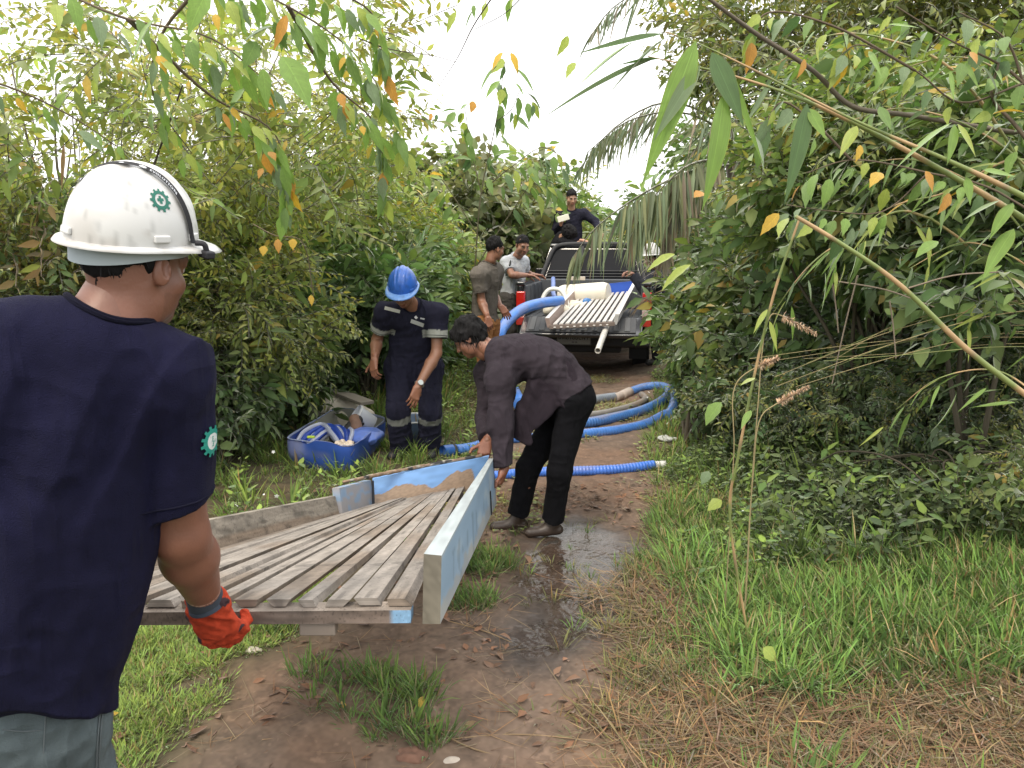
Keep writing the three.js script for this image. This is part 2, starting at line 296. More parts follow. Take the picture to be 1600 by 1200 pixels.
// head: centre between the ears, face along Z; s = scale
function headField(c, F, s, o = {}) {
  const f = new Field(), L = (x, y, z) => loc(c, F, x * s, y * s, z * s), E = (x, y, z, a, b, d, k, sub) => f.ell(L(x, y, z), a * s, b * s, d * s, F.X, F.Y, F.Z, { k: k * s, sub });
  E(0, .035, -.008, .074, .088, .092, .02); E(0, -.03, .035, .058 * (o.lean ?? 1), .075, .058, .035); E(0, -.088, .06, .026, .022, .024, .03);
  const lean = o.lean ?? 1; for (const q of [-1, 1]) { E(q * .047, -.03, .05, .024 * lean, .022 * lean, .024, .03); E(q * .049 * lean, -.066, .018, .018, .028, .034, .03); }
  f.cap(L(-.04, .022, .082), L(.04, .022, .082), .012 * s, .012 * s, { k: .02 * s });
  for (const q of [-1, 1]) { E(q * .032, .002, .1, .019, .013, .016, .012, true); E(q * .032, .001, .078, .0135, .0125, .0135, .003); f.cap(L(q * .018, .012, .0905), L(q * .046, .01, .083), .004 * s, .004 * s, { k: .006 * s }); }
  f.cap(L(0, .008, .094), L(0, -.03, .112), .009 * s, .0115 * s, { k: .012 * s }); for (const q of [-1, 1]) f.ball(L(q * .012, -.033, .1), .009 * s, { k: .008 * s });
  f.cap(L(-.02, -.06, .084), L(.02, -.06, .084), .008 * s, .008 * s, { k: .008 * s }); f.cap(L(-.017, -.069, .083), L(.017, -.069, .083), .008 * s, .008 * s, { k: .006 * s });
  for (const q of [-1, 1]) {
    const eX = F.X.clone().multiplyScalar(q).addScaledVector(F.Z, -.35).normalize(), eZ = F.Z.clone().addScaledVector(F.X, q * .35).normalize();
    f.ell(L(q * .08, -.004, -.008), .0075 * s, .028 * s, .0165 * s, eX, F.Y, eZ, { k: .008 * s }); f.ell(L(q * .089, .003, -.003), .007 * s, .021 * s, .011 * s, eX, F.Y, eZ, { k: .004 * s, sub: true }); f.ell(L(q * .083, -.003, .004), .006 * s, .01 * s, .004 * s, eX, F.Y, eZ, { k: .004 * s });
  }
  f.cap(L(0, -.04, -.02), L(0, -.12, -.03), .056 * s * (o.neckK || 1), .056 * s * (o.neckK || 1), { k: .03 * s });
  return f;
}
function headColor(c, F, s, skin, o) {
  return (x, y, z) => {
    const dx = x - c.x, dy = y - c.y, dz = z - c.z, a = (dx * F.X.x + dy * F.X.y + dz * F.X.z) / s, b = (dx * F.Y.x + dy * F.Y.y + dz * F.Y.z) / s, e = (dx * F.Z.x + dy * F.Z.y + dz * F.Z.z) / s;
    const k = 1 + (n3(x * 60, y * 60, z * 60) - .5) * .16 + (n3(x * 14, y * 14, z * 14) - .5) * .25; let r = skin.map(v => v * k); const A = Math.abs(a);
    if (e > .06) {
      if (b < -.05 && b > -.08 && A < .024) r = [r[0] * .95, r[1] * .68, r[2] * .66];
      if (b < -.0625 && b > -.0665 && A < .022) r = r.map(v => v * .45);
      if (Math.hypot(A - .032, (b - .001) * 1.35) < .0135) { r = Math.hypot(A - .032, b - .001) < .0062 ? [.015, .01, .008] : [.45, .4, .36]; if (b > .006) r = [.03, .02, .015]; }
      if (b > .017 + .004 * (A > .03) && b < .03 && A > .014 && A < .052) r = [.02, .015, .012];
      if (o && o.moustache && b > -.052 && b < -.04 && A < .026) r = r.map(v => v * .4);
    }
    if (o && o.stubble && b < -.045 && e > .01) r = r.map(v => v * .8);
    return r;
  };
}
// hand: wrist, direction of the fingers, normal of the palm (out of the palm), side = 1 when the thumb leaves along across = dir x palm
function handField(wr, dir, palm, thumbSide, s, o = {}) {
  const X = dir.clone().normalize(), N = palm.clone().sub(X.clone().multiplyScalar(palm.dot(X))).normalize(), Y = X.clone().cross(N).multiplyScalar(thumbSide);
  const at = (a, b, c) => wr.clone().addScaledVector(X, a * s).addScaledVector(Y, b * s).addScaledVector(N, c * s), f = new Field(), g = o.grow || 0;
  f.cap(at(-.035, 0, 0), at(.012, 0, 0), .027 * s + g, .025 * s + g, { w: Y, f: .72, k: .015 });
  const ys = [.03, .0105, -.0095, -.028], xs = [.088, .091, .086, .077], Ls = [[.042, .026, .02], [.046, .029, .021], [.042, .027, .02], [.033, .02, .018]], curl = o.curl ?? .35, spread = o.spread ?? .06;
  for (let i = 0; i < 4; i++) {
    f.cap(at(.008, ys[i] * .62, 0), at(xs[i] - .008, ys[i], -.002), .0145 * s + g, .0115 * s + g, { k: .018 });
    let a = 0, p = [xs[i] - .004, ys[i], 0], y = ys[i]; const cu = Array.isArray(curl) ? curl[i] : curl;
    for (let q = 0; q < 3; q++) {
      a += cu * [1.25, 1.5, .9][q] + .05; const n = [p[0] + Math.cos(a) * Ls[i][q], y + spread * (1.5 - i) * .5 * Math.cos(a) * Ls[i][q] * 2, p[2] + Math.sin(a) * Ls[i][q]], r0 = [.0098, .0088, .008][q], r1 = [.0088, .008, .0068][q];
      f.cap(at(...p), at(...n), r0 * s * (i === 3 ? .88 : 1) + g, r1 * s * (i === 3 ? .88 : 1) + g, { k: q ? .004 : .007 }); p = n; y = n[1];
    }
  }
  const t = o.thumb ?? .5; f.cap(at(.018, .022, .006), at(.042, .042, .012 + t * .012), .0165 * s + g, .0125 * s + g, { k: .014 });
  const t1 = [.042, .042, .012 + t * .012], t2 = [t1[0] + .03, t1[1] + .018 * (1 - t), t1[2] + .012 + t * .012], t3 = [t2[0] + .024, t2[1] - .004 - t * .008, t2[2] + .006 + t * .01];
  f.cap(at(...t1), at(...t2), .012 * s + g, .0105 * s + g, { k: .006 }); f.cap(at(...t2), at(...t3), .0102 * s + g, .008 * s + g, { k: .004 });
  return f;
}
// creases of cloth: ridges along dir, varied by noise
function folds(amp, fr, dir, seed = 0) {
  const D = dir.clone().normalize(), A = (Math.abs(D.y) > .8 ? V(1, 0, 0) : V(0, 1, 0)).cross(D).normalize(), B = D.clone().cross(A);
  return (x, y, z) => {
    const u = x * D.x + y * D.y + z * D.z, v = x * A.x + y * A.y + z * A.z, w = x * B.x + y * B.y + z * B.z, wob = (n3(u * 5 + seed, v * 5, w * 5) - .5) * 1.6;
    const a = n3(u * 1.7 + seed, v * fr + wob, w * fr + 3), b = n3(u * 3 + seed + 9, v * fr * 2.1 + wob * 2, w * fr * 2.1), e = a * 2 - 1, r = 1 - Math.sqrt(e * e + .015);
    return amp * (r * r * 1.1 - .45 + (b - .5) * .55);
  };
}
function person(S) {
  const J = S.j, T = thing('person', S.label, 'person'), s = S.s || 1, skin = S.skin || [.19, .088, .052], out = { group: T };
  const across = J.shR.clone().sub(J.shL).normalize(), spine = J.neck.clone().sub(J.pelvis), up = spine.clone().normalize(), HF = frameOf(S.face, S.up || up.clone().lerp(UPV, .5)); out.HF = HF;
  const th = S.thick || 1, kn = (h, a, fwd, t = .5) => 0;
  const along = t => J.bend ? new THREE.QuadraticBezierCurve3(J.pelvis, J.bend, J.neck).getPoint(t) : lerpV(J.pelvis, J.neck, t);
  const torso = (f, g) => {
    f.cap(J.hpL, J.hpR, .098 * s * th + g, .098 * s * th + g, { k: .06, w: across, f: 1 });
    f.cap(along(0), along(.28), .15 * s * th + g, .143 * s * th + g, { w: across, f: .68, k: .06 });
    f.cap(along(.28), along(.52), .143 * s * th + g, .155 * s * th + g, { w: across, f: .68, k: .06 });
    f.cap(along(.52), along(.8), .155 * s * th + g, .14 * s + g, { w: across, f: .64, k: .06 });
    for (const q of ['L', 'R']) { f.cap(along(.9), J['sh' + q], .066 * s + g, .06 * s + g, { k: .05 }); f.cap(along(.72), J['sh' + q], .09 * s + g, .058 * s + g, { k: .05 }); }
  };
  // skin
  const body = new Field(); torso(body, -.022);
  body.cap(along(.93), J.head, .06 * s * (S.neckK || 1), .05 * s * (S.neckK || 1), { k: .04 });
  for (const q of ['L', 'R']) {
    const sh = J['sh' + q], el = J['el' + q], wr = J['wr' + q], hp = J['hp' + q], k = J['kn' + q], an = J['an' + q], to = J['to' + q];
    const A = s * (S.armK || 1); body.cap(sh, el, .053 * A, .041 * A, { k: .03 }); body.cap(el, lerpV(el, wr, .3), .042 * A, .045 * A, { k: .02 }); body.cap(lerpV(el, wr, .3), wr, .045 * A, .0275 * Math.max(s, A * .98), { k: .02 });
    body.cap(hp, k, .085 * s, .056 * s, { k: .05 }); body.cap(k, lerpV(k, an, .33), .055 * s, .056 * s, { k: .03 }); body.cap(lerpV(k, an, .33), an, .056 * s, .036 * s, { k: .03 });
    if (to) { body.cap(an, lerpV(an, to, .3).setY(to.y + .01), .036 * s, .034 * s, { k: .02 }); body.cap(lerpV(an, to, -.25).setY(to.y + .006), to, .032 * s, .03 * s, { k: .02 }); }
  }
  const cell = S.cell || .012, bodyCol = speck(skin, .09, 50), muddy = S.mud ? (x, y, z) => { const c = bodyCol(x, y, z), m = ss(.22, .1, y); return c.map((e, i) => mix(e, [.035, .022, .015][i], m)); } : bodyCol;
  const parts = [body.mesh(cell, muddy)];
  const hs = (S.headScale || .95) * s; out.head = headField(J.head, HF, hs, S.faceOpt || {}); parts.push(out.head.mesh(S.headCell || .004, headColor(J.head, HF, hs, skin, S.faceOpt)));
  for (const q of ['L', 'R']) if (S.hands && S.hands[q] && !S.hands[q].glove) { const h = S.hands[q]; parts.push(handField(J['wr' + q], h.dir, h.palm, h.thumb, s, h).mesh(S.handCell || .0035, speck(skin.map((e, i) => e * [1.05, .95, .92][i]), .1, 90))); }
  mesh('body', parts, skinMat, T);
  // trousers
  if (S.bottom) {
    const b = S.bottom, f = new Field(), g = b.fit ?? .014;
    f.cap(J.hpL, J.hpR, .1 * s * th + g, .1 * s * th + g, { k: .06 }); f.cap(along(-.02), along(b.rise ?? .2), .152 * s * th + g * .6, .146 * s * th + g * .6, { w: across, f: .7, k: .06, cut: [[along(b.rise ?? .2), up]] });
    for (const q of ['L', 'R']) {
      const hp = J['hp' + q], k = J['kn' + q], an = J['an' + q], dn = an.clone().sub(k).normalize();
      f.cap(hp, k, .092 * s + g, .064 * s + g, { k: .05 }); f.cap(k, an.clone().addScaledVector(dn, .02), .062 * s + g, (b.ankle || .055) * s + g, { k: .03, cut: [[an.clone().addScaledVector(dn, b.hem ?? .02), dn]] });
    }
    const fo = folds(b.amp ?? .008, 16, V(.3, -1, .2), b.seed || 1), fz = folds((b.amp ?? .008) * .9, 20, V(1, .25, .3), 4);
    f.disp = (x, y, z) => fo(x, y, z) + fz(x, y, z) * .7;
    const base = speck(b.rgb, .12, b.fr || 60);
    mesh('trousers', f.mesh(b.cell || cell, (x, y, z, nx, ny, nz) => { let c = base(x, y, z); if (b.band) for (const q of ['L', 'R']) { const k = J['kn' + q], an = J['an' + q], d = an.clone().sub(k), t = ((x - k.x) * d.x + (y - k.y) * d.y + (z - k.z) * d.z) / d.lengthSq(), o = Math.hypot(x - k.x - d.x * t, z - k.z - d.z * t); if (o < .14 && t > b.band[0] && t < b.band[1]) c = b.bandRgb; } if (b.paint) c = b.paint(x, y, z, c); return c; }), clothMat, T);
    out.trousers = f;
  }
  // shirt
  if (S.top) {
    const t = S.top, f = new Field(), g = t.fit ?? .014;
    torso(f, g);
    const hemP = along(t.hem ?? -.12), hemD = (t.hemDir || along(0).sub(along(.25)).normalize());
    f.cap(along(.3), hemP.clone().addScaledVector(hemD, .16), .15 * s * th + g, (t.hemR || .165) * s * th + g * 1.3, { w: across, f: t.hemF || .74, k: .05 });
    for (const p of f.p) p.cut = (p.cut || []).concat([[hemP, hemD]]);
    for (const q of ['L', 'R']) {
      const sh = J['sh' + q], el = J['el' + q], wr = J['wr' + q];
      if (t.sleeve === 'long') { f.cap(sh, el, .06 * s + g, .05 * s + g, { k: .05 }); const d = wr.clone().sub(el).normalize(); f.cap(el, wr, .05 * s + g, .036 * s + g, { k: .02, cut: [[lerpV(el, wr, .93), d]] }); }
      else { const d = el.clone().sub(sh), e = lerpV(sh, el, t.sleeve || .62), n = (t.cuffDir && t.cuffDir[q]) || d.clone().normalize(); f.cap(sh, lerpV(sh, el, 1), .06 * s + g, (t.cuffR || .06) * s + g * 1.4, { k: t.armSoft || .03, cut: [[e, n]] }); }
    }
    const nk = along(t.neckAt ?? .97); f.cap(nk, nk.clone().add(J.head.clone().sub(nk).multiplyScalar(1.2)), (t.neckR || .067) * s, .085 * s, { k: .012, sub: true });
    if (t.collar) f.cap(along(.93), along(1.03), .066 * s, .062 * s, { k: .012 });
    const fl = (t.folds || [[.007, 12, V(.3, -1, 0), 2], [.005, 18, V(1, .3, .3), 6]]).map(a => folds(...a)); f.disp = (x, y, z) => { let v = 0; for (const q of fl) v += q(x, y, z); return v * ss(.075, .17, Math.hypot(x - nk.x, y - nk.y, z - nk.z)); };
    const base = speck(t.rgb, t.speck || .08, t.fr || 60);
    mesh('shirt', f.mesh(t.cell || cell, (x, y, z, nx, ny, nz) => {
      let c = base(x, y, z);
      if (t.band) for (const q of ['L', 'R']) { const a = J['sh' + q], e = J['el' + q], d = e.clone().sub(a), u = ((x - a.x) * d.x + (y - a.y) * d.y + (z - a.z) * d.z) / d.lengthSq(), o = V(x - a.x - d.x * u, y - a.y - d.y * u, z - a.z - d.z * u).length(); if (o < .12 && u > t.band[0] && u < t.band[1]) c = t.bandRgb; }
      return t.paint ? t.paint(x, y, z, c) : c;
    }), clothMat, T);
    out.shirt = f;
    if (t.sleeve !== 'long') for (const q of ['L', 'R']) { // stitched sleeve hem
      const sh = J['sh' + q], el = J['el' + q], d = el.clone().sub(sh).normalize(), n = (t.cuffDir && t.cuffDir[q]) || d, c = lerpV(sh, el, t.sleeve || .62).addScaledVector(n, -.022), e1 = V(0, 0, 1).sub(n.clone().multiplyScalar(n.z)).normalize(), e2 = n.clone().cross(e1), pts = [];
      for (let i = 0; i <= 30; i++) { const a = i / 30 * Math.PI * 2, r = e1.clone().multiplyScalar(Math.cos(a)).addScaledVector(e2, Math.sin(a)), p = c.clone(); let k = 0; while (k < .2 && f.full(p.x, p.y, p.z) < 0) { k += .002; p.copy(c).addScaledVector(r, k); } pts.push(p.addScaledVector(r, -.0004)); }
      mesh('sleeve_seam', tube(pts, .0018, 6, 3, { caps: false, color: () => t.rgb.map(e => e * 1.5 + .004) }), clothMat, T);
    }
    if (t.rib !== false) { // knitted neckband
      const ax = J.head.clone().sub(nk).normalize(), e1 = across.clone().sub(ax.clone().multiplyScalar(across.dot(ax))).normalize(), e2 = ax.clone().cross(e1), pts = [], R = (t.neckR || .067) * s + .009;
      for (let i = 0; i <= 28; i++) { const a = i / 28 * Math.PI * 2, p = nk.clone().addScaledVector(e1, Math.cos(a) * R).addScaledVector(e2, Math.sin(a) * R).addScaledVector(ax, .12); pts.push(f.hit(p, ax.clone().negate(), .3)); }
      for (let k = 0; k < 1; k++) { const c = pts.map(p => p.clone()); for (let i = 0; i < 28; i++) pts[i] = c[(i + 27) % 28].clone().add(c[i]).add(c[(i + 1) % 28]).multiplyScalar(1 / 3); pts[28] = pts[0].clone(); }
      mesh('neckband', tube(pts, .0072, 8, 3, { caps: false, color: () => t.rgb.map(e => e * .9) }), clothMat, T);
    }
  }
  // hair: a cap over the skull, cut along the hairline
  if (S.hair) {
    const h = S.hair, f = new Field(), c = J.head, L = (x, y, z) => loc(c, HF, x * hs, y * hs, z * hs);
    f.ell(L(0, .04, -.012), (.08 + (h.side || 0)) * hs, (.094 + (h.top || 0)) * hs, (.1 + (h.back || 0)) * hs, HF.X, HF.Y, HF.Z);
    if (h.low) f.ell(L(0, -.02, -.06), .066 * hs, .06 * hs, .05 * hs, HF.X, HF.Y, HF.Z, { k: .02 });
    if (h.fringe) f.ell(L(0, .07, .045), .066 * hs, .05 * hs, .06 * hs, HF.X, HF.Y, HF.Z, { k: .02 });
    const face = h.face ?? .055; f.cuts.push([L(0, .065, face + .03), HF.Z.clone().addScaledVector(HF.Y, -.55).normalize()], [L(0, h.nape ?? -.035, -.05), HF.Y.clone().multiplyScalar(-1).addScaledVector(HF.Z, .75).normalize()]);
    const seed = h.seed || 0; f.disp = (x, y, z) => (n3(x * 90 + seed, y * 35, z * 90) - .5) * .012 + (n3(x * 30, y * 30, z * 30 + seed) - .5) * (h.rough || .012);
    const hg = f.mesh(.004, (x, y, z) => { const k = .6 + .9 * n3(x * 200, y * 60, z * 200); return [.006 * k, .0055 * k, .006 * k]; }), hp = hg.attributes.position, hn = hg.attributes.normal, hr = rngOf(91 + (h.seed || 0)), locks = new Leaves();
    for (let i = 0; i < (h.locks ?? 700); i++) { const k = Math.floor(hr() * hp.count), p = V(hp.getX(k), hp.getY(k), hp.getZ(k)), n = V(hn.getX(k), hn.getY(k), hn.getZ(k)), g = HF.Y.clone().multiplyScalar(-.9).addScaledVector(HF.Z, .35).addScaledVector(n, .55).add(V(hr() - .5, hr() - .5, hr() - .5).multiplyScalar(.7)), q = .5 + hr(); locks.add(p.addScaledVector(n, -.003), g, n, (.014 + (h.rough || .01) * .9) * q, .0035, [.006 * q, .0055 * q, .006 * q], { seg: 2, bend: .3, stalk: 0, wide: .3 }); }
    mesh('hair', [hg, locks.geo()], hairMat, T);
  }
  if (S.shoes) for (const q of ['L', 'R']) {
    const an = J['an' + q], to = J['to' + q], f = new Field(), d = to.clone().sub(an).setY(0).normalize(), a0 = an.clone().addScaledVector(d, -.035).setY(to.y + .012);
    f.cap(an.clone().addScaledVector(UPV, .03), a0.clone().addScaledVector(d, .03), .05 * s, .048 * s, { k: .03, cut: [[an.clone().addScaledVector(UPV, .05), UPV]] }); f.cap(a0, to, .045 * s, .042 * s, { w: d.clone().cross(UPV), f: .95, k: .03, cut: [[to.clone().addScaledVector(UPV, -.042), V(0, -1, 0)]] });
    mesh('shoe', f.mesh(.007, speck(S.shoes, .2, 50)), std([1, 1, 1], .6, { vertexColors: true }), T);
  }
  return out;
}
// ------------------------------------------------------------------ gear
// a solid with eight given corners c[i][j][k] (i along, j across, k up), finely divided, coloured by col(u along, v across, w up, face)
function slab(c, nu, nv, nw, col, wob = 0) {
  const pos = [], cl = [], ix = [], uv = []; const at = (u, v, w) => { const q = (k) => lerpV(lerpV(c[0][0][k], c[1][0][k], u), lerpV(c[0][1][k], c[1][1][k], u), v); return lerpV(q(0), q(1), w); };
  const L = c[0][0][0].distanceTo(c[1][0][0]), Wd = c[0][0][0].distanceTo(c[0][1][0]), H = c[0][0][0].distanceTo(c[0][0][1]);
  const face = (n, m, fn, name) => { const b = pos.length / 3; for (let j = 0; j <= m; j++) for (let i = 0; i <= n; i++) { const [u, v, w] = fn(i / n, j / m), p = at(u, v, w); if (wob) p.y += wob * (n3(p.x * 6, p.y * 6, p.z * 6) - .5); pos.push(p.x, p.y, p.z); cl.push(...col(u, v, w, name)); uv.push(u * L, name === 'top' || name === 'bottom' ? v * Wd : w * H); } for (let j = 0; j < m; j++) for (let i = 0; i < n; i++) { const A = b + j * (n + 1) + i, B = A + n + 1; ix.push(A, A + 1, B, B, A + 1, B + 1); } };
  face(nu, nv, (a, b) => [a, b, 1], 'top'); face(nu, nv, (a, b) => [a, 1 - b, 0], 'bottom'); face(nu, nw, (a, b) => [a, 0, b], 'right'); face(nu, nw, (a, b) => [1 - a, 1, b], 'left'); face(nv, nw, (a, b) => [0, 1 - a, b], 'near'); face(nv, nw, (a, b) => [1, a, b], 'far');
  const g = new THREE.BufferGeometry(); g.setAttribute('position', new THREE.Float32BufferAttribute(pos, 3)); g.setAttribute('color', new THREE.Float32BufferAttribute(cl, 3)); g.setAttribute('uv', new THREE.Float32BufferAttribute(uv, 2)); g.setIndex(ix); g.computeVertexNormals(); return g;
}
const grainBump = dataTex(512, 256, (u, v) => { const f = n2(u * 6, v * 60) * .6 + n2(u * 40, v * 120) * .4; return [f, f, f]; });
const grainMap = dataTex(1024, 512, (u, v) => { const s = n2(u * 300, v * 160), l = n2(u * 8, v * 110), q = (.74 + .2 * l + .14 * (n2(u * 90, v * 50) - .5)) * (s > .8 ? 1.14 : s < .16 ? .62 : 1) * (n2(u * 14, v * 40) > .88 ? .7 : 1); return [q, q * .99, q * .97]; }, true);
const woodMat = new THREE.MeshStandardMaterial({ vertexColors: true, map: grainMap, roughness: .8, bumpMap: grainBump, bumpScale: .003 });
const paintMat = new THREE.MeshPhysicalMaterial({ vertexColors: true, roughness: .5, clearcoat: .15, clearcoatRoughness: .4 });
const dirt = (c, x, y, z, k = .4) => { const f = n3(x * 9, y * 9, z * 9) * .6 + n3(x * 40, y * 40, z * 40) * .4; return c.map((e, i) => mix(e, [.24, .165, .11][i], clamp((f - .45) * 3) * k)); };
// slatted tray on the corners near left, near right, far right, far left
{
  const NL = P(48, 949, 1.78), NR = P(644, 944, 1.78), FR = P(724, 763, 4.45), FL = P(583, 792, 4.1), T = thing('sluice_tray', 'slatted sluice tray with light blue side walls carried by two men across the grass', 'sluice tray');
  const on = (u, v) => lerpV(lerpV(NL, FL, u), lerpV(NR, FR, u), v), U = V(0, 1, 0), n = 13;
  const slat = i => { const v0 = (i + .16) / n, v1 = (i + .84) / n, rr = rngOf(i + 7), k0 = .9 + rr() * .2, lift = (rr() - .5) * .008, wv = rr() * 6, wa = .05 + rr() * .06; const c = (u, v, h) => on(u, v + (u > .5 ? (rr() - .5) * wa : (rr() - .5) * .03)).addScaledVector(U, h + lift); return slab([[[c(-.004, v1, 0), c(-.004, v1, .018)], [c(-.004, v0, 0), c(-.004, v0, .018)]], [[c(.985, v1, 0), c(.985, v1, .018)], [c(.985, v0, 0), c(.985, v0, .018)]]], 60, 3, 1, (u, v, w) => { const k = k0 * (.66 + .5 * n3(u * 40 + i * 9, v * 3, i) + .2 * n3(u * 220, v * 9, i)), m = ss(.5, .8, n3(u * 9 + i * 3, i, 2)); const e = [.285, .253, .225].map(q => q * k); return e.map((q, a) => mix(q, [.2, .15, .11][a] * k, m * .7)); }); };
  for (let i = 0; i < n; i++) mesh('slat', slat(i), woodMat, T);
  // cross battens below
  for (const u of [.28, .62, .95]) { const a = on(u, .01), b = on(u, .99); mesh('batten', bar(a.addScaledVector(U, -.022), b.addScaledVector(U, -.022), .05, .036), std([.1, .085, .075], .9), T); }
  const lift = (p, y, x = 0, z = 0) => p.clone().add(V(x, y, z));
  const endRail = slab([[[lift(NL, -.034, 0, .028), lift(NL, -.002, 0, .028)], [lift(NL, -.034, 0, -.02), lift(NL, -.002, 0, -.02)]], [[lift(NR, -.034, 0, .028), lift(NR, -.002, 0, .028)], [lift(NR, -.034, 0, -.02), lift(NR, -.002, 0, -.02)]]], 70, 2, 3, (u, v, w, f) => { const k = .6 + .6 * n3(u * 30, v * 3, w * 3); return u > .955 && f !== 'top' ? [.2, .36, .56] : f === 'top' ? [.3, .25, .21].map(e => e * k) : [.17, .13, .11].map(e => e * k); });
  mesh('end_rail', endRail, woodMat, T);
  mesh('rail_block', bar(lift(on(0, .74), -.052, -.03, .0), lift(on(0, .74), -.052, .055, 0), .04, .034), std([.2, .165, .14], .9), T);
  // right wall
  const wr = (px, py, d) => P(px, py, d); const thick = V(-.042, 0, 0);
  { const bN = wr(688, 975, 1.76), tN = wr(690, 868, 1.76), bF = wr(776, 786, 4.42), tF = wr(771, 716, 4.42), i = (p, k = 1) => p.clone().addScaledVector(thick, k), iT = (p, k) => p.clone().add(V(-.039 * k, .012, .02));
    mesh('side_wall', slab([[[bN, tN], [i(bN), iT(tN, 1)]], [[bF, tF], [i(bF, .6), i(tF, .6)]]], 90, 4, 14, (u, v, w, f) => {
      const st = n3(u * 46, w * 2.2, 3), q = n3(u * 12, w * 5, 8), z = n3(u * 30, v * 4, 4); let c = [.23, .34, .47].map(e => e * (.85 + .25 * q));
      if (f === 'top') c = [.34, .38, .39].map(e => e * (.8 + .35 * z)); if (f === 'near') c = [.19, .17, .135].map(e => e * (.7 + .35 * n3(w * 14, v * 5, 2)));
      if (f === 'right') { c = c.map((e, k) => mix(e, [.36, .42, .46][k], ss(.5, .75, q) * .6)); if (w < .35 - .3 * st) c = c.map((e, k) => mix(e, [.34, .29, .23][k], .5)); if (st > .72 && w < .75) c = c.map(e => e * .75); if (w > .95) c = [.36, .4, .42]; }
      if (f === 'left') c = c.map((e, k) => mix(e, [.3, .24, .19][k], .5 + .3 * q)); return c; }), paintMat, T, 'light blue painted side wall with a pale top edge');
    mesh('strap', bar(lerpV(lerpV(bN, bF, .78), lerpV(tN, tF, .78), .02).add(V(.005, 0, 0)), lerpV(lerpV(bN, bF, .78), lerpV(tN, tF, .78), .52).add(V(.005, 0, 0)), .02, .006, V(1, 0, 0), .002), std([.015, .016, .018], .7), T); }
  // left wall, plain board; then its blue end
  { const b = u => lift(on(u, -.012), -.005), W = V(-.03, 0, 0), hN = .13, hF = .105, a0 = b(.0), a1 = b(.83); const t = (p, h) => lift(p, h, -.02, 0);
    mesh('side_wall', slab([[[a0, t(a0, hN)], [a0.clone().add(W), t(a0, hN).add(W)]], [[a1, t(a1, hF)], [a1.clone().add(W), t(a1, hF).add(W)]]], 80, 3, 8, (u, v, w, f) => { const k = .75 + .35 * n3(u * 26, w * 3, 5), s = n3(u * 44, w * 6, 1); let c = [.3, .265, .22].map(e => e * k); if (w < .42 + .3 * (n3(u * 8, 1, 2) - .5)) c = c.map((e, q) => mix(e, [.28, .2, .14][q], .65)); if (s > .76) c = c.map(e => e * .6); return c; }), woodMat, T, 'weathered pale board wall');
    const e0 = b(.815), e1 = lift(FL, -.005, -.01, -.01); const h0 = .145, h1 = .15; mesh('corner_panel', slab([[[lift(e0, 0, .012, 0), lift(e0, h0, .0, 0)], [lift(e0, 0, -.024, 0), lift(e0, h0, -.034, 0)]], [[lift(e1, 0, .012), lift(e1, h1, 0)], [lift(e1, 0, -.024), lift(e1, h1, -.034)]]], 24, 2, 10, (u, v, w, f) => { const k = n3(u * 9, w * 7, 4); return [.24, .36, .52].map((e, q) => mix(e * (.8 + .3 * k), [.32, .26, .21][q], ss(.35, .7, k + .3 * (1 - w)) * .7)); }), paintMat, T);
    mesh('corner_seam', bar(lift(FL, -.002, .006, .014), lift(FL, .15, .004, .014), .014, .008, V(0, 0, 1)), std([.03, .035, .045], .7), T); }
  // end wall with the tide mark of sand, and its rough rail
  { const bl = lift(FL, -.005), br = lift(FR, -.005, .1, 0), tl = P(582, 748, 4.16), tr = P(764, 713, 4.5), B = V(0, 0, -.03);
    mesh('end_wall', slab([[[br, tr], [br.clone().add(B), tr.clone().add(B)]], [[bl, tl], [bl.clone().add(B), tl.clone().add(B)]]], 90, 2, 40, (u, v, w, f) => { const line = .5 + .42 * (n2(u * 6.5 + 2, 3) - .42) + .1 * (n2(u * 22, 1) - .5) + (u > .72 ? -.6 * (u - .72) : 0) - .5 * ss(.16, .02, u); const blue = [.17, .33, .62].map(e => e * (.85 + .3 * n3(u * 14, w * 9, 1))); return f === 'right' && w < line ? [.31, .225, .16].map(e => e * (.8 + .4 * n3(u * 60, w * 30, 2))) : blue; }), paintMat, T, 'light blue end wall with a wavy tide mark of brown sand');
    const r0 = P(536, 752, 3.9), r1 = P(640, 731, 4.28), r2 = P(752, 711, 4.5); mesh('top_rail', tube([r0, r1, r2].map(p => lift(p, -.004)), t => .0105 + .006 * (n2(t * 26, 2) - .5), 10, 40, { color: (t, a) => { const k = .4 + 1.0 * n2(t * 60, a), w = n2(t * 34 + 4, a); return w > .72 ? [.36 * k, .33 * k, .28 * k] : n2(t * 18, 9) > .78 ? [.03, .03, .03] : [.24 * k, .165 * k, .11 * k]; } }), std([1, 1, 1], .9, { vertexColors: true }), T);
    mesh('sill_strip', bar(lift(FL, .012, .01, .05), lift(FR, .012, 0, .05), .03, .02), std([.23, .21, .18], .9), T); }
}
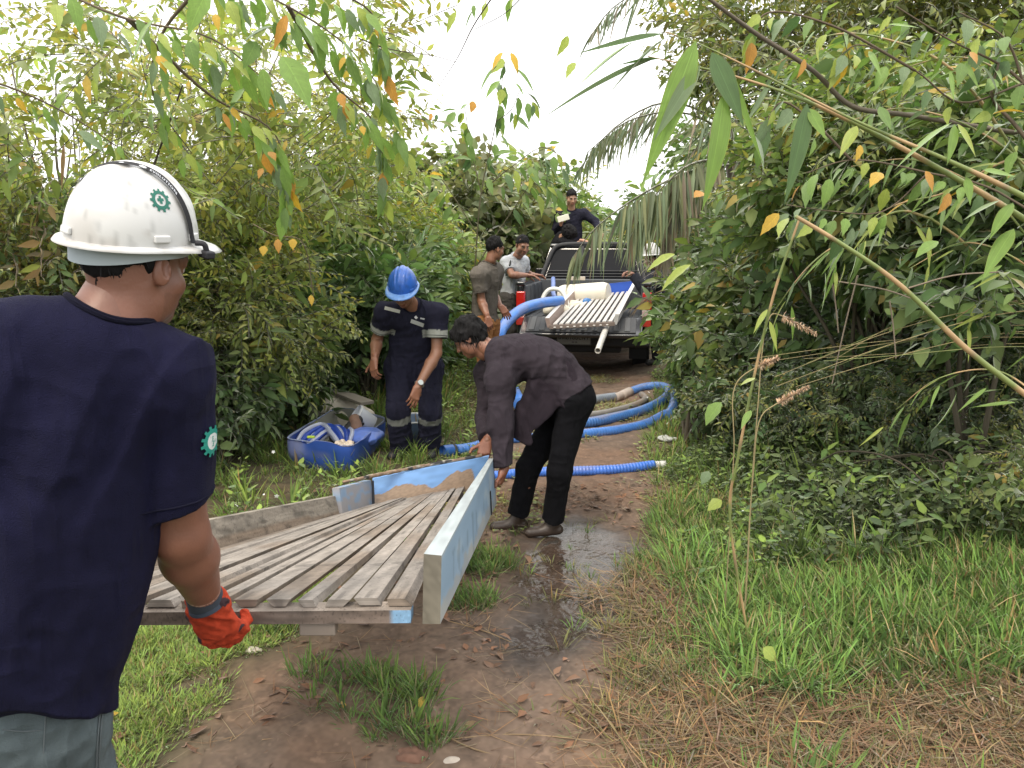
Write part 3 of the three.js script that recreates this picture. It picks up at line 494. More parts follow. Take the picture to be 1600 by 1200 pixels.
// second tray, on the tailgate
{
  const NL = P(862, 509, 9.95), NR = P(958, 504, 9.95), FR = P(986, 456, 11.35), FL = P(906, 463, 11.35), T = thing('sluice_tray', 'pale slatted sluice tray with a bright blue end panel lying on the lowered tailgate', 'sluice tray'), U = V(0, 1, 0);
  const on = (u, v, h = 0) => lerpV(lerpV(NL, FL, u), lerpV(NR, FR, u), v).addScaledVector(U, h), n = 10, lift = (p, y, x = 0, z = 0) => p.clone().add(V(x, y, z));
  for (let i = 0; i < n; i++) { const v0 = (i + .2) / n, v1 = (i + .8) / n; mesh('slat', slab([[[on(0, v1), on(0, v1, .022)], [on(0, v0), on(0, v0, .022)]], [[on(.98, v1), on(.98, v1, .022)], [on(.98, v0), on(.98, v0, .022)]]], 20, 2, 1, (u, v, w) => { const k = .8 + .3 * n3(u * 20, i, v); return [.5 * k, .475 * k, .45 * k]; }), paintMat, T); }
  for (const u of [.02, .3, .5, .7, .94]) mesh('batten', bar(on(u, 0, -.02), on(u, 1, -.02), .05, .03), std([.2, .16, .14], .9), T);
  mesh('end_rail', bar(on(-.015, -.03, -.01), on(-.015, 1.03, -.01), .03, .05), std([.2, .16, .14], .85), T);
  for (let i = 0; i < 9; i++) { const p = on(-.03, (i + .6) / 9.4, -.012); mesh('slat_end', box(.03, .018, .02, p), std([.6, .58, .55], .7), T); }
  const wall = (v, x, h0, h1, rgb) => { const a = on(-.01, v, -.02), b = on(1, v, -.02), W = V(x, 0, 0); mesh('side_wall', slab([[[a, lift(a, h0, x * .6)], [a.clone().add(W), lift(a, h0, x * 1.6)]], [[b, lift(b, h1, x * .6)], [b.clone().add(W), lift(b, h1, x * 1.6)]]], 20, 2, 4, (u, v2, w, f) => f === 'top' ? [.62, .6, .58] : rgb.map(e => e * (.7 + .5 * n3(u * 15, w * 4, v)))), paintMat, T); };
  wall(0, -.05, .12, .15, [.3, .22, .19]); wall(1, .05, .13, .17, [.55, .55, .54]);
  const a = on(1, 0, -.02), b = on(1, 1, -.02), B = V(0, 0, -.03); mesh('end_panel', slab([[[b, lift(b, .17, .02)], [b.clone().add(B), lift(b, .17, .02).add(B)]], [[a, lift(a, .15, -.02)], [a.clone().add(B), lift(a, .15, -.02).add(B)]]], 20, 2, 4, (u, v, w) => [.03, .1, .5].map(e => e * (.8 + .4 * n3(u * 9, w * 3, 1)))), paintMat, T, 'bright blue end panel');
}
// pvc pipe out of the load bed
{
  const a = P(934, 548, 9.25), b = P(952, 500, 10.4), T = thing('drain_pipe', 'white plastic pipe poking out below the tray on the tailgate', 'pipe'), d = b.clone().sub(a).normalize();
  const out = tube([a, lerpV(a, b, .5), b], .036, 20, 4, { caps: false }), inn = tube([a, lerpV(a, b, .5), b], .029, 20, 4, { caps: false }), q = new THREE.Quaternion().setFromUnitVectors(V(0, 0, 1), d);
  mesh('pipe_wall', [out, inn, place(new THREE.RingGeometry(.029, .036, 24), a, q)], std([.62, .6, .56], .45), T); mesh('pipe_socket', tube([lerpV(a, b, .42), lerpV(a, b, .5)], .039, 20, 3), std([.55, .53, .5], .5), T);
}
// ---- hoses
const hoseMat = rgb => phys(rgb, .42, { clearcoat: .2, clearcoatRoughness: .3 });
const corr = (pitch, k = .06) => ({ shape: (t, a, len) => 1 + k * Math.sin(len / pitch * Math.PI * 2) });
function hose(name, label, pts, r, rgb, o = {}) {
  const L = new THREE.CatmullRomCurve3(pts, false, 'centripetal').getLength(), m = o.mat || hoseMat([1, 1, 1]); m.vertexColors = true;
  const seed = o.seed || 1, g = tube(pts, r, 18, 8, { steps: Math.ceil(L / (o.pitch || .03) * 6), ...(o.smooth ? {} : corr(o.pitch || .03, o.k ?? .05)), color: (t, a, len) => { const f = n2(len * 5 + seed, a * 1.1), q = n2(len * 19, a * 2 + seed), k = .85 + .3 * q; return rgb.map((e, i) => mix(e * k, [.22, .16, .115][i], ss(.5, .85, f + (Math.sin(a + 2) * .12)) * (o.dirt ?? .6))); }, caps: o.caps });
  return o.part ? mesh(name, g, m, o.part) : tag(mesh(name, g, m), label, 'hose', o.group);
}
const gp = (px, py, h) => { const c = G(px, py, h); c.y = gy(c.x, c.z) + h; return c; };
{
  const blue = [.045, .15, .55];
  hose('suction_hose', 'nearest ribbed blue hose lying across the track behind the bent man', [gp(700, 752, .04), gp(760, 745, .04), gp(830, 738, .04), gp(900, 737, .04), gp(960, 735, .04), gp(1022, 730, .04)], .036, blue, { dirt: .3, k: .045, pitch: .026 });
  single('hose_clamp', tube([gp(1022, 730, .04), gp(1040, 729, .04)], .03, 14, 3), std([.6, .6, .58], .5), 'white coupling at the right end of the nearest blue hose', 'coupling');
  const B = thing('suction_hose', 'blue hose with an open end beside the navy overalls, second from the front', 'hose');
  hose('hose_wall', '', [gp(697, 708, .05), gp(740, 700, .05), gp(780, 688, .05), gp(840, 686, .04), gp(900, 680, .04), gp(960, 673, .04), gp(1008, 664, .04), gp(1040, 650, .05)], .044, [.06, .18, .52], { part: B, dirt: .25, k: .03 });
  { const a = gp(692, 709, .05), b = gp(712, 705, .05); mesh('hose_socket', [tube([a, b], .052, 20, 3, { caps: false }), tube([a, b], .044, 20, 3, { caps: false })], hoseMat([.02, .09, .3]), B); mesh('clamp_ring', tube([gp(707, 706, .05), gp(711, 705.4, .05)], .054, 20, 2), std([.02, .025, .03], .6), B); }
  const C = thing('suction_hose', 'long blue hose looping in a wide bend by the weeds right of the track', 'hose');
  hose('hose_wall', '', [gp(780, 690, .05), gp(806, 662, .05), gp(850, 664, .05), gp(910, 662, .05), gp(960, 655, .05), gp(1010, 640, .06), gp(1040, 626, .07), gp(1046, 616, .07)], .05, [.055, .16, .42], { part: C, dirt: .65, k: .04, seed: 4 });
  hose('hose_wall', '', [gp(1044, 652, .06), gp(1052, 640, .06), gp(1050, 624, .06), gp(1034, 612, .06), gp(1010, 609, .05), gp(984, 613, .05)], .046, [.07, .19, .5], { part: C, dirt: .35, k: .05, seed: 9 });
  mesh('coupling', [tube([gp(984, 613, .05), gp(970, 617, .05)], .056, 18, 3), tube([gp(972, 616.5, .05), gp(960, 620, .05)], .05, 18, 3)], std([.4, .34, .3], .6), C);
  hose('grey_hose', '', [gp(962, 619, .05), gp(930, 625, .05), gp(890, 634, .05), gp(860, 640, .05)], .05, [.17, .2, .24], { part: C, dirt: .5, k: .05 });
  hose('suction_hose', 'muddy grey brown hose lying inside the bend of the blue hose', [gp(880, 652, .035), gp(930, 648, .035), gp(985, 638, .035), gp(1008, 628, .04), gp(1002, 619, .04)], .034, [.2, .19, .18], { dirt: .6, k: .03 });
  const D = [P(876, 470, 10.6), P(845, 474, 10.2), P(815, 484, 9.8), P(792, 503, 9.5), P(779, 527, 9.2), gp(790, 590, .08), gp(812, 640, .07)];
  hose('delivery_hose', 'thick smooth blue hose arching from the load bed down to the ground', D, .068, [.05, .19, .6], { smooth: true, dirt: .3 });
}
// ---- blue tub and what lies in it
{
  const H = .23, A = G(441, 690, H), B = G(552, 703, H), C = G(606, 656, H), D = G(528, 638, H), ctr = A.clone().add(B).add(C).add(D).multiplyScalar(.25), g0 = gy(ctr.x, ctr.z), T = thing('drum_tub', 'blue plastic drum cut open lengthwise into a tub, standing in the grass', 'tub');
  const at = (t, s, y) => { // around the rim: t 0..1, s scale
    const a = t * Math.PI * 2, cx = Math.cos(a), sx = Math.sin(a), p = 9, k = Math.pow(Math.pow(Math.abs(cx), p) + Math.pow(Math.abs(sx), p), -1 / p), u = (cx * k * s + 1) / 2, v = (sx * k * s + 1) / 2; const q = lerpV(lerpV(A, B, u), lerpV(D, C, u), v); q.y = y; return q; };
  const wall = (s0, s1, y0, y1, col, bulge) => { const p = [], c = [], ix = [], n = 80, m = 12; for (let j = 0; j <= m; j++) for (let i = 0; i <= n; i++) { const t = i / n, w = j / m, dent = (n3(Math.cos(t * 6.283) * 2.2, Math.sin(t * 6.283) * 2.2, w * 2) - .5) * .09, q = at(t, mix(s0, s1, Math.pow(w, .7)) + bulge * Math.sin(w * Math.PI) + dent * w, mix(y0, y1, w) + (w > .95 ? (n2(Math.cos(t * 6.283) * 3, Math.sin(t * 6.283) * 3) - .5) * .05 : 0)); p.push(q.x, q.y, q.z); c.push(...col(t, w)); } for (let j = 0; j < m; j++) for (let i = 0; i < n; i++) { const a = j * (n + 1) + i, b = a + n + 1; ix.push(a, a + 1, b, b, a + 1, b + 1); } const g = new THREE.BufferGeometry(); g.setAttribute('position', new THREE.Float32BufferAttribute(p, 3)); g.setAttribute('color', new THREE.Float32BufferAttribute(c, 3)); g.setIndex(ix); g.computeVertexNormals(); return g; };
  const blue = (t, w) => { const k = .75 + .4 * n3(t * 30, w * 4, 2), s = ss(.4, .75, n3(t * 14, w * 3, 7)), mud = ss(.55, .0, w + .4 * n3(t * 40, w * 6, 3)); return [.028, .08, .34].map((e, i) => mix(mix(e * k, [.2, .2, .24][i], s * .5), [.16, .11, .075][i], mud * .6));  };
  const y0 = gy(B.x, B.z) - .03, yr = H + g0 * .5;
  const disc = (s, y, col) => { const p = [], c = [], ix = []; const m = at(0, 0, y); p.push(m.x, m.y, m.z); c.push(...col); for (let i = 0; i <= 60; i++) { const q = at(i / 60, s, y); p.push(q.x, q.y, q.z); c.push(...col); if (i < 60) ix.push(0, i + 1, i + 2); } const g = new THREE.BufferGeometry(); g.setAttribute('position', new THREE.Float32BufferAttribute(p, 3)); g.setAttribute('color', new THREE.Float32BufferAttribute(c, 3)); g.setIndex(ix); g.computeVertexNormals(); return g; };
  const m = phys([1, 1, 1], .38, { vertexColors: true, clearcoat: .3, clearcoatRoughness: .3 });
  mesh('tub_shell', wall(.8, 1, y0, yr, blue, .05), m, T);
  mesh('tub_lining', [wall(.78, .975, y0 + .02, yr, (t, w) => { const a = t * 6.283, far = Math.sin(a) > .2 || Math.cos(a) < -.75; const k = .8 + .3 * n3(t * 20, w * 3, 4); return (far && Math.sin(a) > -.2 ? [.3, .3, .27] : [.03, .075, .36]).map(e => e * k); }, .05), disc(.8, y0 + .03, [.08, .09, .12])], m, T);
  mesh('tub_rim', wall(1.0, .972, yr + .004, yr + .0045, () => [.28, .33, .5], 0), m, T);
  // folded flat hose
  const F = thing('flat_hose', 'folded bundle of flat blue hose lying in the blue tub', 'flat hose'); const rr = rngOf(41);
  for (let i = 0; i < 7; i++) { const u0 = .1 + i * .05, P0 = at(0, 0, 0); const q = (u, v, y) => { const z = lerpV(lerpV(A, B, u), lerpV(D, C, u), v); z.y = yr + y; return z; }; const w = i % 3 === 0;
    const a = .04 + i * .018, pts = [q(.06 + i * .03, .1 + a, -.1), q(.1 + i * .05, .22 + a, -.02), q(.28 + i * .05, .32 + a * 1.2, .02 - i * .008), q(.5 + i * .04, .26 + a, -.02), q(.76, .12 + a, -.09)];
    mesh('hose_fold', tube(pts, .024, 10, 8, { shape: (t, an) => Math.sqrt(Math.pow(Math.cos(an) * (i % 2 ? .25 : 1.5), 2) + Math.pow(Math.sin(an) * (i % 2 ? 1.5 : .25), 2)) }), std(w ? [.42, .45, .55] : [.02, .06, .34], .45), F); }
  mesh('hose_tag', box(.06, .02, .02, lerpV(lerpV(A, B, .3), lerpV(D, C, .3), .14).setY(yr - .005)), std([.45, .6, .05], .5), F, 'yellow green end tag');
  // footwear
  for (const [u, v, a, rgb, l] of [[.62, .5, .8, [.02, .018, .018], 'black rubber boot lying in the blue tub'], [.75, .52, 1.9, [.16, .09, .06], 'brown boot sole up against the pail in the blue tub']]) {
    const p = lerpV(lerpV(A, B, u), lerpV(D, C, u), v).setY(yr - .02), b = thing('work_boot', l, 'boot', p), f = new Field(); f.cap(V(-.1, 0, 0), V(.1, .0, 0), .042, .05, { k: .03 }); f.cap(V(-.1, 0, 0), V(-.13, .1, .04), .042, .045, { k: .03 });
    b.rotation.set(.4, a, .5); mesh('boot_upper', f.mesh(.008, speck(rgb, .2)), std([1, 1, 1], .7, { vertexColors: true }), b); mesh('boot_sole', box(.25, .02, .085, V(0, -.048, 0), null, .01), std([.02, .018, .016], .8), b); }
  // pail on its side
  { const p = lerpV(lerpV(A, B, .86), lerpV(D, C, .86), .74).setY(yr - .02), b = thing('pail', 'grey white pail on its side at the far end of the blue tub', 'pail', p); b.scale.setScalar(.82); b.rotation.set(-.3, .5, 1.1); const pr = [[.0, 0], [.095, 0], [.115, .2], [.122, .205], [.118, .21], [.108, .2], [.088, .012], [0, .012]].map(q => new THREE.Vector2(...q)); mesh('pail_wall', new THREE.LatheGeometry(pr, 40), phys([.5, .52, .56], .35, { side: THREE.DoubleSide }), b); mesh('pail_band', place(new THREE.TorusGeometry(.118, .007, 8, 40), V(0, .19, 0), new THREE.Quaternion().setFromAxisAngle(V(1, 0, 0), Math.PI / 2)), std([.6, .6, .6], .4), b); }
  { const p = lerpV(lerpV(A, B, .9), lerpV(D, C, .9), .5).setY(yr - .05), f = new Field(); f.ell(p, .14, .06, .17, V(1, 0, 0), UPV, V(0, 0, 1)); f.disp = folds(.02, 12, V(1, .4, .5), 3); single('plastic_sheet', f.mesh(.012, speck([.1, .17, .5], .15)), phys([1, 1, 1], .35, { vertexColors: true }), 'crumpled pale blue plastic sheet in the blue tub below the pail', 'plastic sheet'); }
  { const r2 = rngOf(5), gs = []; for (let i = 0; i < 40; i++) { const p = lerpV(lerpV(A, B, .72 + r2() * .24), lerpV(D, C, .8), .04 + r2() * .1).setY(yr - .03 + r2() * .03); const g = new THREE.DodecahedronGeometry(.012 + r2() * .016); place(g, p); gs.push(g); } tag(single('sand_heap', gs, std([.52, .44, .36], .95), 'pale gravel heaped in the near corner of the blue tub', 'gravel'), null, null, null, 'stuff'); }
}
// second tub behind the overalls
{
  const c = gp(648, 690, 0), T = thing('drum_tub', 'small grey blue tub standing behind the legs of the man in overalls', 'tub', c); const pr = [[0, 0], [.17, 0], [.2, .2], [.21, .21], [.2, .215], [.19, .2], [.16, .02], [0, .02]].map(q => new THREE.Vector2(...q));
  mesh('tub_shell', new THREE.LatheGeometry(pr, 40), phys([.09, .13, .2], .4), T); mesh('tub_rim', place(new THREE.TorusGeometry(.205, .008, 8, 40), V(0, .212, 0), new THREE.Quaternion().setFromAxisAngle(V(1, 0, 0), Math.PI / 2)), std([.55, .56, .55], .4), T);
}
// white cut drum with a plank behind the tub
{
  const a = gp(512, 645, .16), b = gp(578, 662, .1), T = thing('cut_drum', 'white plastic drum lying in the grass behind the blue tub', 'drum');
  mesh('drum_shell', tube([a, lerpV(a, b, .03), lerpV(a, b, .1), lerpV(a, b, .55), lerpV(a, b, .95), b], [.12, .155, .165, .15, .12, .08], 28, 5), phys([.66, .6, .5], .4), T);
  mesh('drum_ring', tube([lerpV(a, b, .26), lerpV(a, b, .29)], .168, 28, 2), phys([.6, .55, .46], .4), T);
  single('plank', bar(P(527, 612, 7.4), P(574, 630, 7.0), .14, .03), std([.24, .21, .17], .9), 'short grey plank leaning on the white drum in the grass', 'plank');
}
// litter at the edge of the verge
{
  for (const [px, py, s, rgb, l, sd] of [[704, 597, .1, [.62, .66, .68], 'pale crumpled plastic bag on the verge behind the overalls', 1], [716, 588, .08, [.15, .3, .5], 'blue crumpled wrapper on the verge next to the pale bag', 2], [700, 607, .09, [.75, .75, .72], 'white plastic scrap on the verge nearest the overalls', 3], [1042, 690, .06, [.45, .46, .44], 'pale grey stone among the weeds right of the hoses', 4]]) {
    const p = gp(px, py, s * .4), f = new Field(); f.ell(p, s * 1.4, s * .55, s, V(1, 0, 0), UPV, V(0, 0, 1)); f.disp = (x, y, z) => (n3(x * 18, y * 18, z * 18 + sd) - .5) * s * .8 + (n3(x * 50, y * 50, z * 50) - .5) * s * .3;
    single(sd === 4 ? 'stone' : 'litter', f.mesh(.012, speck(rgb, .12)), phys([1, 1, 1], sd === 4 ? .9 : .35, { vertexColors: true }), l, sd === 4 ? 'stone' : 'litter'); }
}
// ------------------------------------------------------------------ pickup truck, tail to the lens
{
  const T = thing('pickup_truck', 'black pickup truck with its tailgate down, seen from behind on the track', 'pickup truck', V(.93, .0, -10.5)); T.rotation.y = -Math.atan(.17);
  const black = phys([.012, .013, .016], .3, { clearcoat: .8, clearcoatRoughness: .12 }), trim = std([.018, .018, .02], .7), liner = std([.055, .06, .068], .6), glass = phys([.012, .013, .016], .5, { specularIntensity: .12 });
  const hull = (pts) => { const c = pts.map(p => V(...p)); return slab([[[c[0], c[1]], [c[2], c[3]]], [[c[4], c[5]], [c[6], c[7]]]], 1, 1, 1, () => [1, 1, 1]); };
  const pr = (x0, x1, y0, y1, z0, z1, r = .03) => box(x1 - x0, y1 - y0, Math.abs(z1 - z0), V((x0 + x1) / 2, (y0 + y1) / 2, (z0 + z1) / 2), null, r);
  const bed = new THREE.Group(); bed.name = 'load_bed'; T.add(bed);
  for (const s of [-1, 1]) { mesh('bed_side', [pr(...(s < 0 ? [-.88, -.8] : [.8, .88]), .55, 1.22, 0, -1.58, .035), pr(...(s < 0 ? [-.89, -.77] : [.77, .89]), 1.2, 1.26, .01, -1.58, .025)], black, bed); mesh('side_liner', pr(...(s < 0 ? [-.8, -.745] : [.745, .8]), .8, 1.21, -.03, -1.56, .02), liner, bed); for (const z of [-.35, -.75, -1.15]) mesh('liner_rib', pr(...(s < 0 ? [-.76, -.735] : [.735, .76]), .82, 1.19, z, z - .1, .01), liner, bed); }
  mesh('bed_floor', pr(-.8, .8, .72, .8, 0, -1.58, .02), liner, bed); mesh('bed_front', pr(-.8, .8, .8, 1.24, -1.5, -1.58, .02), liner, bed);
  for (let i = 0; i < 12; i++) mesh('floor_rib', pr(-.72 + i * .125, -.66 + i * .125, .795, .808, -.02, -1.5, .005), liner, bed);
  // tailgate hanging open
  const tg = new THREE.Group(); tg.name = 'tailgate'; T.add(tg); tg.position.set(0, .78, .02); tg.rotation.x = .42;
  mesh('gate_panel', pr(-.78, .78, -.03, .03, .0, .46, .02), black, tg); mesh('gate_liner', pr(-.7, .7, .028, .045, .04, .42, .01), std([.06, .062, .066], .6), tg);
  for (let i = 0; i < 10; i++) mesh('gate_rib', pr(-.66 + i * .135, -.59 + i * .135, .044, .056, .05, .4, .005), std([.09, .093, .097], .6), tg);
  // lamps
  for (const s of [-1, 1]) { const L = new THREE.Group(); L.name = 'tail_light'; T.add(L); const X = (a, b) => s < 0 ? [-b, -a] : [a, b]; mesh('red_lens', pr(...X(.765, .885), .9, 1.13, .035, -.06, .02), phys([.55, .012, .01], .2, { clearcoat: 1 }), L); mesh('reverse_lens', pr(...X(.765, .885), .8, .9, .03, -.06, .015), phys([.55, .4, .38], .2, { clearcoat: 1 }), L); mesh('indicator_lens', pr(...X(.765, .885), .68, .8, .03, -.06, .015), phys([.45, .03, .02], .2, { clearcoat: 1 }), L); }
  // bumper and number plate
  mesh('bumper', [pr(-.86, .86, .42, .56, .12, -.1, .04), pr(-.4, .4, .5, .62, .16, .0, .02)], trim, T);
  const plateTx = canvasTex(512, 176, (c, w, h) => { c.fillStyle = '#7d7c76'; c.fillRect(0, 0, w, h); c.strokeStyle = '#2a2a2a'; c.lineWidth = 5; c.strokeRect(6, 6, w - 12, h - 12); c.fillStyle = '#17181a'; c.textAlign = 'center'; c.font = 'bold 84px sans-serif'; c.textBaseline = 'middle'; c.fillText('BM', 82, 68); c.fillText('8186C', 256, 68); c.fillText('NT', 428, 68); c.font = 'bold 34px sans-serif'; c.fillText('02 28', 268, 138); });
  const pl = new THREE.Group(); pl.name = 'number_plate'; T.add(pl); const pg = new THREE.PlaneGeometry(.44, .15); pg.translate(-.1, .53, .176); mesh('plate_back', box(.46, .165, .01, V(-.1, .53, .168)), trim, pl); mesh('plate_face', pg, new THREE.MeshStandardMaterial({ map: plateTx, roughness: .6 }), pl);
  // running gear
  mesh('chassis', [pr(-.5, .5, .32, .5, -.1, -4.6, .03), pr(-.75, .75, .38, .56, -.2, -4.4, .03)], trim, T);
  mesh('rear_axle', tube([V(-.7, .38, -.95), V(.7, .38, -.95)], .06, 12, 2), trim, T); for (const s of [-1, 1]) mesh('mud_flap', pr(...(s < 0 ? [-.84, -.6] : [.6, .84]), .2, .5, -.45, -.46, .004), std([.02, .02, .022], .85), T);
  for (const [x, z] of [[-.76, -.95], [.76, -.95], [-.76, -4.0], [.76, -4.0]]) { const w = new THREE.Group(); w.name = 'wheel'; w.position.set(x, .38, z); T.add(w); const p = [[.2, -.11], [.35, -.115], [.375, -.09], [.38, 0], [.375, .09], [.35, .115], [.2, .11]].map(q => new THREE.Vector2(...q)), g = new THREE.LatheGeometry(p, 40); g.rotateZ(Math.PI / 2); mesh('tyre', g, std([.025, .024, .023], .9), w); const rg = new THREE.LatheGeometry([[.0, .03], [.1, .05], [.16, .02], [.2, .09], [.205, 0], [.2, -.09], [0, -.03]].map(q => new THREE.Vector2(...q)), 30); rg.rotateZ(Math.PI / 2); mesh('rim', rg, std([.25, .25, .26], .35, { metalness: .8 }), w); }
  // cab
  const cab = new THREE.Group(); cab.name = 'cab'; T.add(cab);
  mesh('cab_body', [pr(-.87, .87, .5, 1.18, -1.62, -3.55, .06), pr(-.84, .84, .5, 1.02, -3.5, -4.75, .1)], black, cab);
  const gh = (x0, y0, z0, x1, y1, z1, za, zb) => hull([[x0, y0, z0], [x1, y1, z1], [-x0, y0, z0], [-x1, y1, z1], [x0, y0, za], [x1, y1, zb], [-x0, y0, za], [-x1, y1, zb]]);
  mesh('cab_pillars', gh(.83, 1.16, -1.64, .66, 1.72, -1.9, -3.6, -3.0), black, cab);
  mesh('roof', pr(-.67, .67, 1.7, 1.76, -1.86, -3.04, .03), black, cab); mesh('bonnet', pr(-.8, .8, 1.0, 1.06, -3.5, -4.7, .03), black, cab);
  // rear window in its frame
  const wp = (x, t, o = .012) => V(x * mix(.83, .66, t), mix(1.16, 1.72, t), mix(-1.64, -1.9, t) + o);
  mesh('rear_window', slab([[[wp(-.88, .1, .006), wp(-.88, .92, .006)], [wp(-.88, .1, -.01), wp(-.88, .92, -.01)]], [[wp(.88, .1, .006), wp(.88, .92, .006)], [wp(.88, .1, -.01), wp(.88, .92, -.01)]]], 1, 1, 1, () => [1, 1, 1]), glass, cab);
  mesh('window_frame', [tube([wp(-.96, 0, .03), wp(-.95, .5, .03), wp(-.9, .93, .03), wp(-.8, 1.02, .03), wp(0, 1.06, .03), wp(.8, 1.02, .03), wp(.9, .93, .03), wp(.95, .5, .03), wp(.96, 0, .03)], .034, 10, 8), bar(wp(-.28, 0, .035), wp(-.26, 1.0, .035), .06, .03, V(0, 0, 1)), bar(wp(-.95, .02, .03), wp(.95, .02, .03), .05, .04)], trim, cab);
  for (let i = 0; i < 4; i++) mesh('window_guard_bar', tube([wp(-.9, .12 + i * .075, .03), wp(.9, .12 + i * .075, .03)], .008, 6, 2), std([.022, .024, .026], .5), cab);
  for (const s of [-1, 1]) { mesh('side_window', slab([[[V(s * .835, 1.2, -1.8), V(s * .69, 1.66, -2.0)], [V(s * .82, 1.2, -1.8), V(s * .675, 1.66, -2.0)]], [[V(s * .835, 1.2, -3.4), V(s * .69, 1.66, -3.0)], [V(s * .82, 1.2, -3.4), V(s * .675, 1.66, -3.0)]]], 1, 1, 1, () => [1, 1, 1]), glass, cab); const mr = new THREE.Group(); mr.name = 'side_mirror'; mr.position.set(s * .98, 1.28, -3.15); T.add(mr); mesh('mirror_shell', box(.2, .17, .1, V(0, 0, 0), null, .04), black, mr); mesh('mirror_glass', box(.16, .13, .006, V(0, 0, .052), null, .003), glass, mr); }
  // ---- the load
  const W = (x, y, z) => T.localToWorld(V(x, y, z)); T.updateMatrixWorld(true);
  { const t = thing('plastic_drum', 'cream plastic drum lying across the load bed', 'drum'), a = W(-.4, 1.0, -.85), b = W(.3, 1.06, -.7); mesh('drum_shell', tube([a, lerpV(a, b, .02), lerpV(a, b, .1), lerpV(a, b, .9), b], [.1, .16, .175, .175, .15], 28, 6), phys([.66, .62, .52], .4), t); mesh('drum_lid', tube([W(.0, .96, -.52), W(.03, .96, -.46)], .06, 18, 2), phys([.06, .2, .5], .35), t); }
  single('wooden_block', box(.2, .05, .1, W(-.15, 1.27, -.9)), std([.45, .4, .34], .8), 'small pale block lying on the cream drum in the load bed', 'block');
  tag(mesh('bent_pipe', tube([W(-.5, .82, -.25), W(-.58, 1.0, -.35), W(-.5, 1.13, -.4), W(-.35, 1.13, -.38), W(-.25, 1.0, -.3), W(-.22, .82, -.2)], .03, 14, 8), phys([.68, .68, .64], .4)), 'white plastic pipe bent into a hoop in the load bed', 'pipe');
  tag(mesh('water_hose', tube([W(-.55, 1.25, -1.3), W(-.5, 1.2, -.9), W(-.45, 1.05, -.55), W(-.3, .9, -.3), W(-.1, .85, -.2)], .032, 12, 8), phys([.14, .2, .42], .5)), 'dull blue hose hanging over the liner of the load bed', 'hose');
  for (const [x, z, s, l, i] of [[-.35, -.12, .1, 'cream sack slumped on the bed floor by the thick blue hose', 1], [-.2, -.42, .12, 'cream sack slumped against the drum in the load bed', 2]]) { const f = new Field(), p = W(x, .8 + s * .7, z); f.ell(p, s * 1.9, s * .9, s * 1.3, V(1, 0, 0), UPV, V(0, 0, 1)); f.disp = folds(.02, 12, V(1, .3, .4), i); single('sack', f.mesh(.015, speck([.6, .56, .46], .1)), std([1, 1, 1], .85, { vertexColors: true }), l, 'sack'); }
}
// ------------------------------------------------------------------ people
const legs = (j, q, fwd, o = {}) => {                                 // a standing leg below hip q down to the ground
  const hp = j['hp' + q], side = o.side || V(0, 0, 0), g = gy(hp.x + side.x, hp.z + side.z), an = V(hp.x + side.x, g + .085, hp.z + side.z);
  j['an' + q] = an; j['kn' + q] = lerpV(hp, an, .5).addScaledVector(fwd, o.knee ?? .04); j['to' + q] = an.clone().addScaledVector(fwd, .15).setY(g + .035);
};
